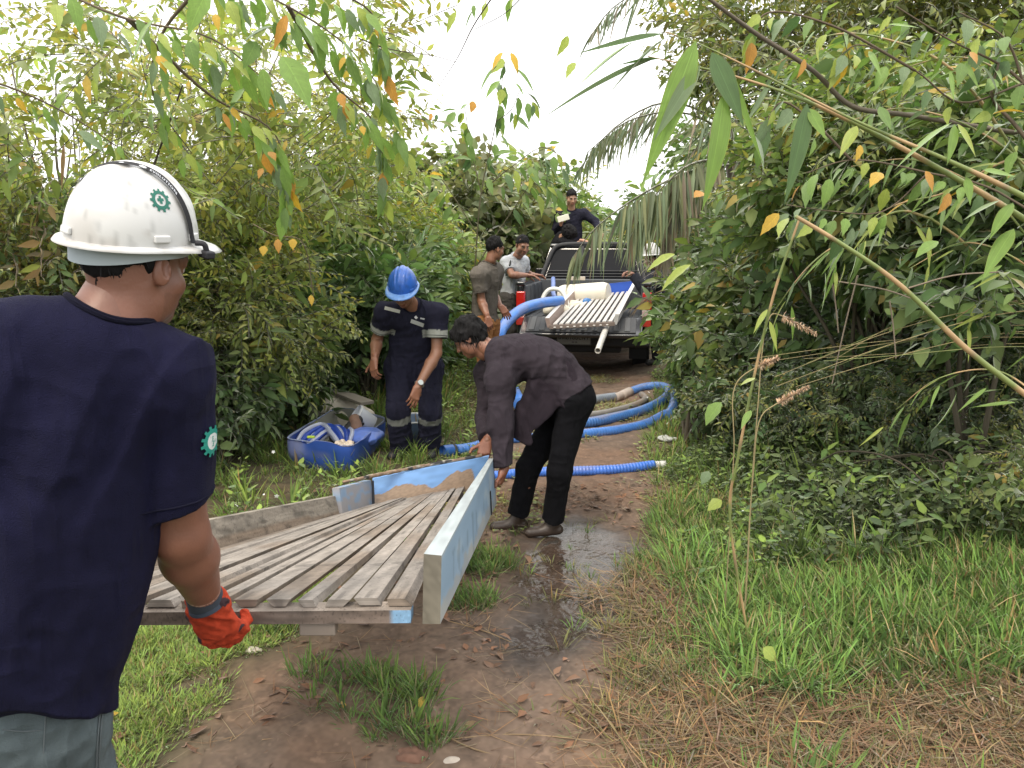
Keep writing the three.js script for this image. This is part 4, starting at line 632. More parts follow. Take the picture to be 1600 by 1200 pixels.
// hard hat: a dome with ridges, a rolled rim and a peak; frame Y up, Z to the front
function hardHat(parent, c, F, s, rgb, o = {}) {
  const g = new THREE.Group(); g.name = 'helmet'; g.position.copy(c); parent.add(g); if (o.label) g.userData.label = o.label;
  const a = .108 * s, b = .132 * s, h = .148 * s;                     // half width, half length, height
  const dome = (th, ph, off = 0) => {                                 // ph 0 at the rim, 1 at the top
    const e = Math.pow(Math.sin(ph * Math.PI / 2), .92), r = Math.pow(Math.max(0, 1 - e * e), .46), x = Math.sin(th) * r, z = Math.cos(th) * r; let k = 1;
    if (o.ridges !== false) { const X = x * a; const up = ss(.25, .6, e) * ss(-.98, -.6, z) ; for (const [m, wd, hh] of [[0, .015, .006], [.036 * s, .006, .0035], [-.036 * s, .006, .0035]]) k += up * hh / .13 * Math.exp(-Math.pow((X - m) / wd, 4)); }
    return V(x * (a + off) * k, e * (h + off) * k, z * (b + off) * k);
  };
  const grid = (nu, nv, fn) => { const p = [], ix = []; for (let j = 0; j <= nv; j++) for (let i = 0; i <= nu; i++) { const q = fn(i / nu, j / nv); p.push(q.x, q.y, q.z); } for (let j = 0; j < nv; j++) for (let i = 0; i < nu; i++) { const A = j * (nu + 1) + i, B = A + nu + 1; ix.push(A, A + 1, B, B, A + 1, B + 1); } const G0 = new THREE.BufferGeometry(), cl = []; for (let i = 0; i < p.length; i += 3) { const f = n3(p[i] * 40 + c.x * 9, p[i + 1] * 40, p[i + 2] * 40), e = n3(p[i] * 140, p[i + 1] * 30, p[i + 2] * 140), k = 1 - .16 * ss(.5, .8, f) - .2 * ss(.72, .85, e); cl.push(k, k * (1 - .03 * ss(.5, .8, f)), k * (1 - .06 * ss(.5, .8, f))); } G0.setAttribute('position', new THREE.Float32BufferAttribute(p, 3)); G0.setAttribute('color', new THREE.Float32BufferAttribute(cl, 3)); G0.setIndex(ix); G0.computeVertexNormals(); return G0; };
  const rim = th => { const f = Math.max(0, Math.cos(th)), w = .012 + .04 * Math.pow(f, 1.7), bk = Math.max(0, -Math.cos(th)); return [w * s + .006 * s * bk, (-.004 - .012 * Math.pow(f, 2) * (1 - .0) ) * s]; };
  const shell = [grid(96, 40, (u, v) => dome(u * Math.PI * 2, v)), grid(64, 16, (u, v) => { const q = dome(u * Math.PI * 2, v, -.004); q.y -= .003; return q; })];
  // brim: out from the rim, over a rounded edge and back
  const brim = grid(96, 10, (u, v) => { const th = u * Math.PI * 2, [w, dy] = rim(th), q = dome(th, 0), n = V(Math.sin(th) * b, 0, Math.cos(th) * a).normalize(); const t = v < .5 ? v * 2 : 2 - v * 2, low = v < .5 ? 0 : -.005 * s, e = v > .4 && v < .6 ? .0015 * s : 0; return q.addScaledVector(n, w * t + e - (v >= .5 && t < .1 ? .004 : 0)).add(V(0, dy * t + low * (1 - Math.pow(2 * v - 1, 8)) + (v < .5 ? .001 : 0), 0)); });
  const HM = { clearcoat: .4, clearcoatRoughness: .25, vertexColors: true }, mat = phys(rgb, .38, HM);
  g.quaternion.copy(basis(F.X, F.Y, F.Z));
  mesh('shell', shell, mat, g); mesh('brim', brim, o.brimRgb ? phys(o.brimRgb, .38, HM) : mat, g);
  // small raised lugs for the harness
  const lugs = []; for (const th of [Math.PI * .5, -Math.PI * .5, Math.PI, .9, -.9]) { const q = dome(th, .06, .0015), n = V(Math.sin(th) * b, .15 * a, Math.cos(th) * a).normalize(), t = V(n.z, 0, -n.x).normalize(); lugs.push(box(.034 * s, .015 * s, .007, q, basis(t, n.clone().cross(t), n), .003)); }
  mesh('harness_lug', lugs, phys(rgb, .38, { clearcoat: .4, clearcoatRoughness: .25 }), g);
  g.userData.dome = null; return { g, dome, a, b, h, grid };
}
// green cogwheel with a cross inside, laid on a surface; place3(u, v) gives the point for metres u, v from its middle
function cogMark(parent, place3, R, teeth = 11, ring = [.0, .16, .11]) {
  const polar = (r0, r1, rgb) => { const p = [], ix = [], n = teeth * 16, m = 3; for (let j = 0; j <= m; j++) for (let i = 0; i <= n; i++) { const t = i / n * Math.PI * 2, q = mix(r0(t), r1(t), j / m), w = place3(Math.cos(t) * q, Math.sin(t) * q); p.push(w.x, w.y, w.z); } for (let j = 0; j < m; j++) for (let i = 0; i < n; i++) { const A = j * (n + 1) + i, B = A + n + 1; ix.push(A, B, A + 1, B, B + 1, A + 1); } const g = new THREE.BufferGeometry(); g.setAttribute('position', new THREE.Float32BufferAttribute(p, 3)); g.setIndex(ix); g.computeVertexNormals(); return g; };
  const rect = (x0, x1, y0, y1) => { const p = [], ix = [], n = 4; for (let j = 0; j <= n; j++) for (let i = 0; i <= n; i++) { const w = place3(mix(x0, x1, i / n), mix(y0, y1, j / n)); p.push(w.x, w.y, w.z); } for (let j = 0; j < n; j++) for (let i = 0; i < n; i++) { const A = j * (n + 1) + i, B = A + n + 1; ix.push(A, A + 1, B, B, A + 1, B + 1); } const g = new THREE.BufferGeometry(); g.setAttribute('position', new THREE.Float32BufferAttribute(p, 3)); g.setIndex(ix); g.computeVertexNormals(); return g; };
  const green = std(ring, .5), tooth = t => { const f = ((t / (Math.PI * 2) * teeth) % 1 + 1) % 1; return R * (ss(.22, .3, f) - ss(.7, .78, f) > .5 ? 1 : .8); };
  mesh('cog_emblem', [polar(t => R * .52, tooth), rect(-R * .32, R * .32, -R * .115, R * .115), rect(-R * .115, R * .115, R * .1152, R * .34), rect(-R * .115, R * .115, -R * .34, -R * .1152)], green, parent);
  return polar;
}
const ICE = (x, y, z) => V(x, y, z).normalize();

// 1 the man in the white hard hat, close by on the left, seen from behind
{
  const d = 1.42, j = { head: P(208, 418, 1.47), neck: P(168, 492, 1.42), pelvis: P(2, 1085, 1.40), shL: P(-55, 556, 1.34), shR: P(252, 590, 1.45), elR: P(284, 838, 1.50), wrR: P(322, 938, 1.66), elL: P(-150, 830, 1.5), wrL: P(-20, 935, 1.68), hpL: P(-66, 1130, 1.34), hpR: P(62, 1130, 1.44) };
  j.bend = P(26, 800, 1.36);
  const fw = V(.3, 0, -.95); for (const q of ['L', 'R']) legs(j, q, fw, { side: q === 'R' ? V(.05, 0, -.06) : V(-.06, 0, .02) });
  const F1 = V(.36, -.07, -.92), gR = { dir: ICE(.22, -.93, -.28), palm: ICE(-.1, .36, -.92), thumb: -1, curl: .72, thumb0: 1, glove: true };
  const denim = (x, y, z, c) => { const k = 1 + (n3(x * 30, y * 4, z * 30) - .5) * .5; return c.map(e => e * k); };
  const r = person({
    label: 'man in white hard hat and navy T-shirt, seen from behind holding the slatted tray', j, s: 1.0, thick: 1.04, armK: 1.22, cell: .0085, headCell: .003, headScale: .96, neckK: 1.08, faceOpt: { lean: .86, neckK: 1.08, stubble: true }, face: F1, up: V(-.02, 1, .12), skin: [.165, .068, .042],
    hands: { L: { dir: ICE(-.2, -.6, -.75), palm: ICE(0, .6, -.8), thumb: 1, curl: .7 }, R: gR },
    top: { rgb: [.0075, .0075, .026], sleeve: .8, fit: .018, cuffR: .052, armSoft: .018, neckR: .064, cuffDir: { R: ICE(.1, -1, -.02), L: ICE(0, -1, 0) }, hem: .045, hemDir: ICE(-.3, -1, .3), hemR: .155, neckAt: .97, speck: .1, cell: .007, folds: [[.022, 6, V(-.25, -1, .1), 2], [.014, 12, V(-.5, -1, .2), 5], [.005, 15, V(.8, -.4, .4), 8]] },
    bottom: { rgb: [.1, .125, .135], fit: .016, rise: .12, amp: .01, paint: denim, cell: .01 }, shoes: [.03, .03, .03],
    hair: { nape: -.045, back: -.002, side: -.002, rough: .005, face: .02, locks: 260 },
  });
  const T = r.group;
  // neckline rib
  // glove on the right hand
  const gl = new THREE.Group(); gl.name = 'work_glove'; T.add(gl);
  const hf = handField(j.wrR, gR.dir, gR.palm, gR.thumb, 1.16, { curl: [.36, .4, .44, .5], spread: .05, thumb: .9, grow: .0045 }), gd = folds(.009, 46, ICE(.9, -.4, .2), 3); hf.disp = gd;
  const gax = gR.dir;
  mesh('glove_hand', hf.mesh(.003, (x, y, z) => { const k = .75 + .5 * n3(x * 120, y * 120, z * 120), q = n3(x * 40 + 2, y * 40, z * 40); return q > .78 ? [.05 * k, .03 * k, .035 * k] : [.42 * k, .052 * k, .022 * k]; }), clothMat, gl);
  const fa = lerpV(j.elR, j.wrR, .82), fb = j.wrR.clone().addScaledVector(gR.dir, .012);
  mesh('glove_cuff', tube([fa, j.wrR, fb], [.037, .04, .043], 40, 10, { shape: (t, a) => 1 + .03 * Math.sin(a * 20), caps: false }), std([.035, .045, .065], .95), gl);
  const e0 = lerpV(j.elR, j.wrR, .8), e1 = lerpV(j.elR, j.wrR, .84); mesh('cuff_edge', tube([e0, lerpV(e0, e1, .5), e1], [.037, .0385, .0375], 32, 4, { caps: false }), std([.5, .33, .28], .9), gl);
  // seams and pocket of the jeans
  { const on = (px, py) => { const p = P(px, py, .8), d0 = p.clone().sub(V(0, CAM_H, 0)).normalize(); return r.trousers.hit(p, d0, 1.2); };
    for (const q of [[[4, 1140], [34, 1143], [66, 1141]], [[72, 1100], [69, 1150], [66, 1220]], [[158, 1098], [153, 1150], [150, 1220]], [[162, 1098], [157, 1150], [154, 1220]]]) { const pts = q.map(e => on(...e)); mesh('denim_seam', tube(pts, .0013, 6, 6), std([.085, .1, .108], .9), T); } }
  // white hard hat with its strap
  const HF = frameOf(V(.6, .02, -.8), V(-.05, .93, .37)), hat = hardHat(T, loc(j.head, HF, 0, .054, .0), HF, .875, [.52, .52, .515], { label: 'white hard hat with a green cog emblem and a black strap' });
  const g = hat.g;
  // harness band below the shell
  mesh('headband', hat.grid(60, 3, (u, v) => { const t = u * Math.PI * 2; return V(Math.sin(t) * .083, -.002 - v * (.022 + .016 * Math.max(0, -Math.cos(t))), Math.cos(t) * .104 - .004); }), std([.36, .41, .44], .7), g);
  // strap over the crown from back left to the peak
  const sp = k => { const t = k, th = mix(Math.PI * 1.30, Math.PI * .19, 0); return t; };
  const strapPt = (t, w) => { // an arc over the dome in a plane turned from the middle
    const A = -2.62, B = .36, up = Math.sin(t * Math.PI), ph = Math.asin(clamp(up * .985, 0, 1)) / (Math.PI / 2); const th = t < .5 ? A : B; const p = hat.dome(th, ph, .0035); return p; };
  { const p = [], uv = [], ix = [], n = 60; const pts = []; for (let i = 0; i <= n; i++) { const t = i / n; pts.push(V(mix(.04, -.086, t), 0, mix(-.09, .066, t))); }
    const on = (x, z) => { const q = Math.min(.999, Math.hypot(x / (hat.a + .003), z / (hat.b + .003))), e = Math.pow(Math.max(0, 1 - Math.pow(q, 1 / .46)), .5); const P0 = V(x, e * (hat.h + .004), z); return P0.multiplyScalar(1.02); };
    for (let i = 0; i <= n; i++) { const T0 = V(-.126, 0, .156).normalize(), N0 = V(T0.z, 0, -T0.x); for (const s of [-1, 1]) { const c = pts[i].clone().addScaledVector(N0, s * .0062), q = on(c.x, c.z); p.push(q.x, q.y, q.z); uv.push(i / n, s * .5 + .5); } }
    for (let i = 0; i < n; i++) ix.push(i * 2, i * 2 + 1, i * 2 + 2, i * 2 + 2, i * 2 + 1, i * 2 + 3);
    const G0 = new THREE.BufferGeometry(); G0.setAttribute('position', new THREE.Float32BufferAttribute(p, 3)); G0.setAttribute('uv', new THREE.Float32BufferAttribute(uv, 2)); G0.setIndex(ix); G0.computeVertexNormals();
    const tx = canvasTex(1024, 64, (c, w, h) => { c.fillStyle = '#17171b'; c.fillRect(0, 0, w, h); c.fillStyle = '#b9bcc2'; c.font = 'bold 40px sans-serif'; c.textBaseline = 'middle'; c.beginPath(); c.ellipse(585, 32, 30, 20, 0, 0, 7); c.fill(); c.fillText('EVOLUTION', 640, 34); c.beginPath(); c.ellipse(415, 32, 22, 12, 0, 0, 7); c.fill(); });
    mesh('strap', G0, new THREE.MeshStandardMaterial({ map: tx, roughness: .85 }), g);
    const end = on(pts[n].x, pts[n].z); mesh('strap_clip', [box(.028, .014, .02, V(-.1, -.012, .083), null, .004), tube([end, V(-.098, .006, .078), V(-.1, -.01, .084)], .005, 8, 5)], std([.012, .012, .016], .7), g);
  }
  // emblem on the right front of the shell
  { const th0 = -1.5, ph0 = .4; const onto = (u, v) => hat.dome(th0 + u / .1, ph0 + v / .17, .0012); cogMark(g, onto, .02, 11, [.0, .11, .075]); }
  // round emblem on the sleeve
  { const mid = lerpV(j.shR, j.elR, .38), dir = ICE(-.99, 0, -.06), up = UPV, sd = V(.06, 0, -.99).normalize(); const onto = (u, v, o = .002) => { const p0 = mid.clone().addScaledVector(sd, u).addScaledVector(up, v).addScaledVector(dir, -.2), h = r.shirt.hit(p0, dir, .4); return h.addScaledVector(dir, -o); };
    const em = new THREE.Group(); em.name = 'sleeve_emblem'; T.add(em); const polar = cogMark(em, (u, v) => onto(u, v, .0035), .03, 12, [.01, .2, .16]); mesh('emblem_ground', polar(t => .002, t => .016), std([.5, .52, .52], .9), em); }
}
// 2 the man in overalls and a blue hard hat
{
  const j = { head: P(631, 456, 6.08), neck: P(648, 480, 6.24), pelvis: P(646, 560, 6.42), bend: P(652, 520, 6.40), shR: P(601, 489, 6.2), shL: P(684, 490, 6.24), elR: P(589, 531, 6.34), wrR: P(585, 562, 6.12), elL: P(682, 552, 6.2), wrL: P(652, 606, 5.98), hpR: P(626, 575, 6.4), hpL: P(668, 575, 6.42), knR: P(622, 643, 6.2), knL: P(672, 645, 6.26), anR: P(628, 701, 6.32), anL: P(671, 703, 6.36) };
  for (const q of ['L', 'R']) { j['an' + q].y = gy(j['an' + q].x, j['an' + q].z) + .085; j['to' + q] = j['an' + q].clone().add(V(q === 'R' ? -.06 : .03, -.05, .15)); }
  const navy = [.017, .017, .032], grey = [.3, .31, .28], r = person({
    label: 'man in a blue hard hat and navy overalls with grey reflective bands, looking down', j, s: 1, thick: 1.0, cell: .0105, face: V(-.12, -.62, .78), up: V(-.02, .8, .6), skin: [.24, .115, .07],
    hands: { L: { dir: ICE(-.28, -.9, .25), palm: ICE(-.35, .1, -.9), thumb: 1, curl: .28, spread: .1 }, R: { dir: ICE(-.05, -.95, .2), palm: ICE(.6, 0, -.75), thumb: -1, curl: .35 } },
    top: { rgb: navy, sleeve: .62, fit: .018, hem: -.06, cuffR: .062, collar: true, band: [.42, .6], bandRgb: grey, folds: [[.01, 10, V(.2, -1, 0), 3], [.006, 17, V(1, .3, .2), 6]] },
    bottom: { rgb: navy, fit: .026, amp: .014, ankle: .066, hem: .05, band: [.06, .24], bandRgb: [.2, .205, .19] }, shoes: [.015, .015, .016], hair: { nape: -.03, face: .04 },
  });
  const T = r.group, HF = frameOf(V(-.08, -.42, .88), V(.0, .9, .42)); hardHat(T, loc(j.head, r.HF, 0, .062, .006), HF, 1.02, [.025, .12, .5], { label: 'blue hard hat with a paler peak', brimRgb: [.12, .27, .62] });
  // chest pockets with pale flaps and a small peak shaped mark
  const strip = (px, py, w, h, tilt, rgb, name) => { const c = P(px, py, 5.5), dir = P(px, py, 7).sub(c).normalize(), X = V(Math.cos(tilt), Math.sin(tilt), 0), Y = V(-Math.sin(tilt), Math.cos(tilt), 0), p = [], ix = [], n = 6; for (let b = 0; b <= 2; b++) for (let a = 0; a <= n; a++) { const q = r.shirt.hit(c.clone().addScaledVector(X, (a / n - .5) * w).addScaledVector(Y, (b / 2 - .5) * h), dir, 1.5).addScaledVector(dir, -.006); p.push(q.x, q.y, q.z); } for (let b = 0; b < 2; b++) for (let a = 0; a < n; a++) { const A = b * (n + 1) + a, B = A + n + 1; ix.push(A, A + 1, B, B, A + 1, B + 1); } const G0 = new THREE.BufferGeometry(); G0.setAttribute('position', new THREE.Float32BufferAttribute(p, 3)); G0.setIndex(ix); G0.computeVertexNormals(); mesh(name, G0, std(rgb, .8), T); };
  strip(613, 484, .12, .026, -.25, [.42, .42, .38], 'pocket_flap'); strip(652, 505, .105, .03, -.35, [.36, .37, .35], 'pocket_flap'); strip(650, 496, .02, .022, .7, [.55, .55, .55], 'chest_mark'); strip(660, 498, .035, .012, -.2, [.4, .4, .42], 'chest_mark');
  // watch
  const wd = j.wrL.clone().sub(j.elL).normalize(), wc = lerpV(j.elL, j.wrL, .9), wt = new THREE.Group(); wt.name = 'wristwatch'; T.add(wt);
  mesh('watch_strap', place(new THREE.TorusGeometry(.034, .007, 8, 28), wc, new THREE.Quaternion().setFromUnitVectors(V(0, 0, 1), wd)), std([.25, .26, .25], .4, { metalness: .6 }), wt);
  const fn = V(.15, .1, 1).sub(wd.clone().multiplyScalar(V(.15, .1, 1).dot(wd))).normalize(); mesh('watch_face', place(new THREE.CylinderGeometry(.021, .022, .011, 24), wc.clone().addScaledVector(fn, .037), new THREE.Quaternion().setFromUnitVectors(UPV, fn)), std([.35, .37, .36], .3, { metalness: .5 }), wt);
}
// 3 the man bent over the far end of the tray
{
  const j = { head: P(735, 528, 4.74), neck: P(772, 556, 4.68), pelvis: P(890, 608, 4.62), bend: P(842, 542, 4.64), shL: P(782, 592, 4.52), shR: P(766, 585, 4.84), elL: P(783, 668, 4.42), wrL: P(788, 733, 4.36), elR: P(760, 648, 4.84), wrR: P(762, 688, 4.62), hpL: P(898, 622, 4.53), hpR: P(890, 618, 4.74), knL: P(874, 738, 4.5), knR: P(826, 730, 4.66), anL: P(863, 832, 4.58), anR: P(808, 826, 4.68) };
  for (const q of ['L', 'R']) { j['an' + q].y = gy(j['an' + q].x, j['an' + q].z) + .075; j['to' + q] = j['an' + q].clone().add(V(-.14, -.05, .03)); }
  const black = [.0045, .0045, .006], r = person({
    label: 'man in dark purple shirt and black trousers bending over the far tray end', j, s: 1, thick: .97, cell: .009, face: V(-.82, -.55, -.2), up: V(-.4, .75, -.1), skin: [.2, .085, .05], mud: true,
    hands: { L: { dir: ICE(-.3, -.9, .15), palm: ICE(-.85, .3, -.3), thumb: -1, curl: .5, thumb0: .6 }, R: { dir: ICE(-.25, -.85, .35), palm: ICE(.2, -.3, -.9), thumb: -1, curl: .5 } },
    top: { rgb: [.034, .027, .034], sleeve: 'long', fit: .02, hem: .0, hemDir: ICE(.6, -.8, 0), hemR: .155, rib: false, speck: .14, folds: [[.015, 9, V(.55, 1, .3), 4], [.008, 15, V(.2, 1, -.3), 7], [.005, 22, V(1, .3, 0), 2]] },
    bottom: { rgb: black, fit: .006, amp: .007, rise: .12, ankle: .058, hem: -.02, fit0: 1 }, hair: { nape: -.075, back: .014, top: .016, side: .012, low: true, fringe: true, rough: .03, face: .085, seed: 5 },
  });
  // shirt tail hanging loose below the belly
  const f = new Field(), fo = folds(.016, 13, V(.5, -.8, .3), 3); f.cap(P(862, 596, 4.5), P(815, 682, 4.47), .15, .035, { w: ICE(.8, .55, .1), f: .2, k: .05 }); f.cap(P(842, 600, 4.6), P(812, 668, 4.55), .13, .04, { w: ICE(.4, .5, -.8), f: .3, k: .05 }); f.disp = fo;
  mesh('shirt_tail', f.mesh(.009, speck([.024, .018, .024], .12)), clothMat, r.group);
}
// 4 the man in the grey brown T-shirt on the verge
{
  const j = { head: P(773, 389, 8.3), neck: P(763, 413, 8.3), pelvis: P(757, 500, 8.4), bend: P(757, 455, 8.38), shR: P(748, 430, 8.14), shL: P(775, 424, 8.5), elR: P(752, 470, 8.16), wrR: P(762, 497, 8.02), elL: P(772, 462, 8.62), wrL: P(782, 479, 8.42), hpR: P(751, 508, 8.3), hpL: P(764, 506, 8.5) };
  const fw = V(.75, 0, -.3); for (const q of ['L', 'R']) legs(j, q, fw, { side: V(q === 'R' ? .04 : -.02, 0, 0) });
  person({ label: 'man in grey brown T-shirt and tan trousers standing behind the truck', j, s: 1, thick: .9, face: V(.72, -.12, -.5), up: V(.1, 1, 0), skin: [.22, .1, .06], shoes: [.05, .04, .03],
    hands: { R: { dir: ICE(.25, -.95, .1), palm: ICE(-.2, 0, -.9), thumb: -1, curl: .5 }, L: { dir: ICE(.6, -.75, .1), palm: ICE(-.2, -.3, -.9), thumb: 1, curl: .25 } },
    top: { rgb: [.135, .12, .105], sleeve: .66, cuffR: .046, fit: .016, hem: .02, folds: [[.013, 8, V(.3, -1, .1), 3], [.006, 15, V(.3, 1, 0), 6]] }, bottom: { rgb: [.36, .165, .065], fit: .02 }, hair: { nape: -.045, top: .006, rough: .012 } });
}
// 5 the man in the pale polo shirt with his hands on the side of the load bed
{
  const j = { head: P(816, 384, 10.9), neck: P(805, 403, 11.05), pelvis: P(800, 462, 11.1), shR: P(791, 411, 10.95), shL: P(817, 409, 11.22), elR: P(800, 430, 10.8), wrR: P(824, 430, 10.95), elL: P(822, 428, 11.4), wrL: P(834, 429, 11.3), hpR: P(794, 466, 11.02), hpL: P(806, 466, 11.22) };
  const fw = V(.7, 0, .5); for (const q of ['L', 'R']) legs(j, q, fw);
  const r = person({ label: 'man in pale grey polo shirt with dark rucksack, hands on the load bed', j, s: 1.06, thick: .92, face: V(.42, -.3, .86), up: V(.1, 1, .1), skin: [.25, .12, .075], shoes: [.04, .04, .04], faceOpt: { moustache: true, stubble: true }, headScale: 1,
    hands: { R: { dir: ICE(.95, -.1, .05), palm: ICE(0, -1, .1), thumb: 1, curl: .2 }, L: { dir: ICE(.9, -.1, -.3), palm: ICE(0, -1, 0), thumb: -1, curl: .2 } },
    top: { rgb: [.42, .44, .47], sleeve: .62, cuffR: .046, fit: .016, hem: -.02, collar: true, folds: [[.01, 9, V(.2, -1, .1), 3], [.006, 15, V(1, .3, 0), 6]] }, bottom: { rgb: [.08, .075, .07], fit: .02 }, hair: { nape: -.03, top: .004, face: .05, side: -.002 } });
  const b = new Field(), c = P(785, 432, 11.25); b.ell(c, .1, .2, .1, V(1, 0, 0), UPV, V(0, 0, 1)); const strapP = [P(797, 402, 11.1), P(797, 412, 10.82), P(792, 428, 10.9), P(785, 440, 11.15)];
  mesh('rucksack', [b.mesh(.014, speck([.03, .035, .03], .2)), tube(strapP, .011, 8, 6, { color: () => [.02, .022, .02] })], std([1, 1, 1], .9, { vertexColors: true }), r.group);
}
// 6 and 7 the two behind the cab: one kneeling upright on the bonnet, one bent over the roof
{
  const d = 14.2, s = 1.1, j = { head: P(893, 309, d - .1), neck: P(893, 328, d), pelvis: P(892, 392, d + .1), shR: P(875, 336, d), shL: P(912, 334, d), elR: P(868, 360, d - .1), wrR: P(877, 348, d - .38), elL: P(930, 346, d - .05), wrL: P(938, 361, d - .25), hpR: P(884, 396, d + .1), hpL: P(900, 396, d + .1) };
  const bonnet = 1.06; for (const q of ['L', 'R']) { const hp = j['hp' + q]; j['kn' + q] = V(hp.x, bonnet + .085, hp.z + .12); j['an' + q] = V(hp.x, bonnet + .07, hp.z - .3); j['to' + q] = V(hp.x, bonnet + .045, hp.z - .44); }
  const r = person({ label: 'person in dark navy shirt upright above the cab roof holding a pale packet', j, s, thick: .92, face: V(.18, -.35, .9), up: V(0, 1, .1), skin: [.34, .19, .12], cell: .014, headCell: .006, handCell: .005, headScale: 1,
    hands: { R: { dir: ICE(.1, .8, .3), palm: ICE(.6, .1, .5), thumb: 1, curl: .6 }, L: { dir: ICE(.4, -.8, .3), palm: ICE(-.8, -.2, .2), thumb: 1, curl: .5 } },
    top: { rgb: [.018, .018, .03], sleeve: 'long', fit: .014, hem: -.02 }, bottom: { rgb: [.02, .02, .025], fit: .012 }, hair: { nape: -.03, top: .008, face: .05, fringe: true } });
  single('packet', box(.2, .1, .05, P(880, 341, d - .5), basis(ICE(.95, .28, 0), ICE(-.28, .95, 0), V(0, 0, 1)), .01), std([.62, .6, .5], .6), 'small pale packet in the hand of the person above the cab roof', 'packet');
  const k = { head: P(888, 366, 13.5), neck: P(878, 371, 13.72), pelvis: P(866, 402, 14.1), shL: P(883, 378, 13.5), shR: P(874, 378, 13.9), elL: P(902, 384, 13.4), wrL: P(911, 376, 13.2), elR: P(896, 386, 13.7), wrR: P(908, 380, 13.3), hpL: P(868, 408, 14.0), hpR: P(862, 408, 14.2) };
  for (const q of ['L', 'R']) { const hp = k['hp' + q]; k['kn' + q] = V(hp.x + .1, bonnet + .085, hp.z + .1); k['an' + q] = V(hp.x - .1, bonnet + .07, hp.z - .25); k['to' + q] = V(hp.x - .1, bonnet + .045, hp.z - .4); }
  person({ label: 'black haired person in black leaning low over the cab roof', j: k, s: 1.12, thick: .9, face: V(.6, -.75, .1), up: V(.5, .6, .6), skin: [.34, .19, .12], cell: .014, headCell: .006, handCell: .005,
    hands: { L: { dir: ICE(.8, -.2, .5), palm: ICE(0, -1, 0), thumb: 1, curl: .3 }, R: { dir: ICE(.8, -.2, .4), palm: ICE(0, -1, 0), thumb: 1, curl: .3 } },
    top: { rgb: [.011, .011, .013], sleeve: .75, fit: .014, hem: -.05 }, bottom: { rgb: [.02, .02, .025], fit: .012 }, hair: { nape: -.09, back: .03, top: .03, side: .024, low: true, fringe: true, rough: .03, face: .085 } });
}
// 8 the one half hidden behind the palm frond
{
  const d = 10.9, j = { head: P(1018, 404, d - .1), neck: P(1028, 424, d), pelvis: P(1036, 490, d), shR: P(1040, 434, d + .15), shL: P(1022, 436, d - .2), elL: P(1010, 456, d - .4), wrL: P(988, 428, d - .3), elR: P(1052, 458, d + .1), wrR: P(1040, 478, d - .2), hpL: P(1030, 496, d - .1), hpR: P(1042, 496, d + .1) };
  const fw = V(-.9, 0, .2); for (const q of ['L', 'R']) legs(j, q, fw);
  const r = person({ label: 'person in dark jacket and white hard hat half hidden by the palm frond', j, s: 1.02, thick: 1, face: V(-.75, -.2, .62), up: UPV.clone(), skin: [.3, .16, .11], shoes: [.03, .03, .03],
    hands: { L: { dir: ICE(-.8, .2, .2), palm: ICE(0, -.9, .3), thumb: 1, curl: .4 }, R: { dir: ICE(0, -.9, .3), palm: ICE(-1, 0, 0), thumb: -1, curl: .4 } },
    top: { rgb: [.03, .032, .042], sleeve: 'long', fit: .03, hem: -.05 }, bottom: { rgb: [.02, .02, .026], fit: .02 }, hair: { nape: -.03 } });
  hardHat(r.group, loc(j.head, r.HF, 0, .058, 0), frameOf(V(-.75, 0, .62), UPV), 1.02, [.62, .62, .61], { label: 'white hard hat' });
}
// ------------------------------------------------------------------ vegetation
const leafMat = new THREE.MeshPhysicalMaterial({ color: 0xffffff, vertexColors: true, roughness: .92, transmission: .58, thickness: 0, clearcoat: .25, clearcoatRoughness: .38, side: THREE.DoubleSide });
const grassMat = new THREE.MeshPhysicalMaterial({ color: 0xffffff, vertexColors: true, roughness: .95, transmission: .3, thickness: 0, side: THREE.DoubleSide });
const barkMat = std([1, 1, 1], .9, { vertexColors: true });
const YEL = [.38, .35, .05], vary = (c, r, a = .35) => { const k = 1 + (r() - .5) * 2 * a, y = (r() - .4) * .3; return [c[0] * k * (1 + y), c[1] * k, c[2] * k * (1 - y)]; };
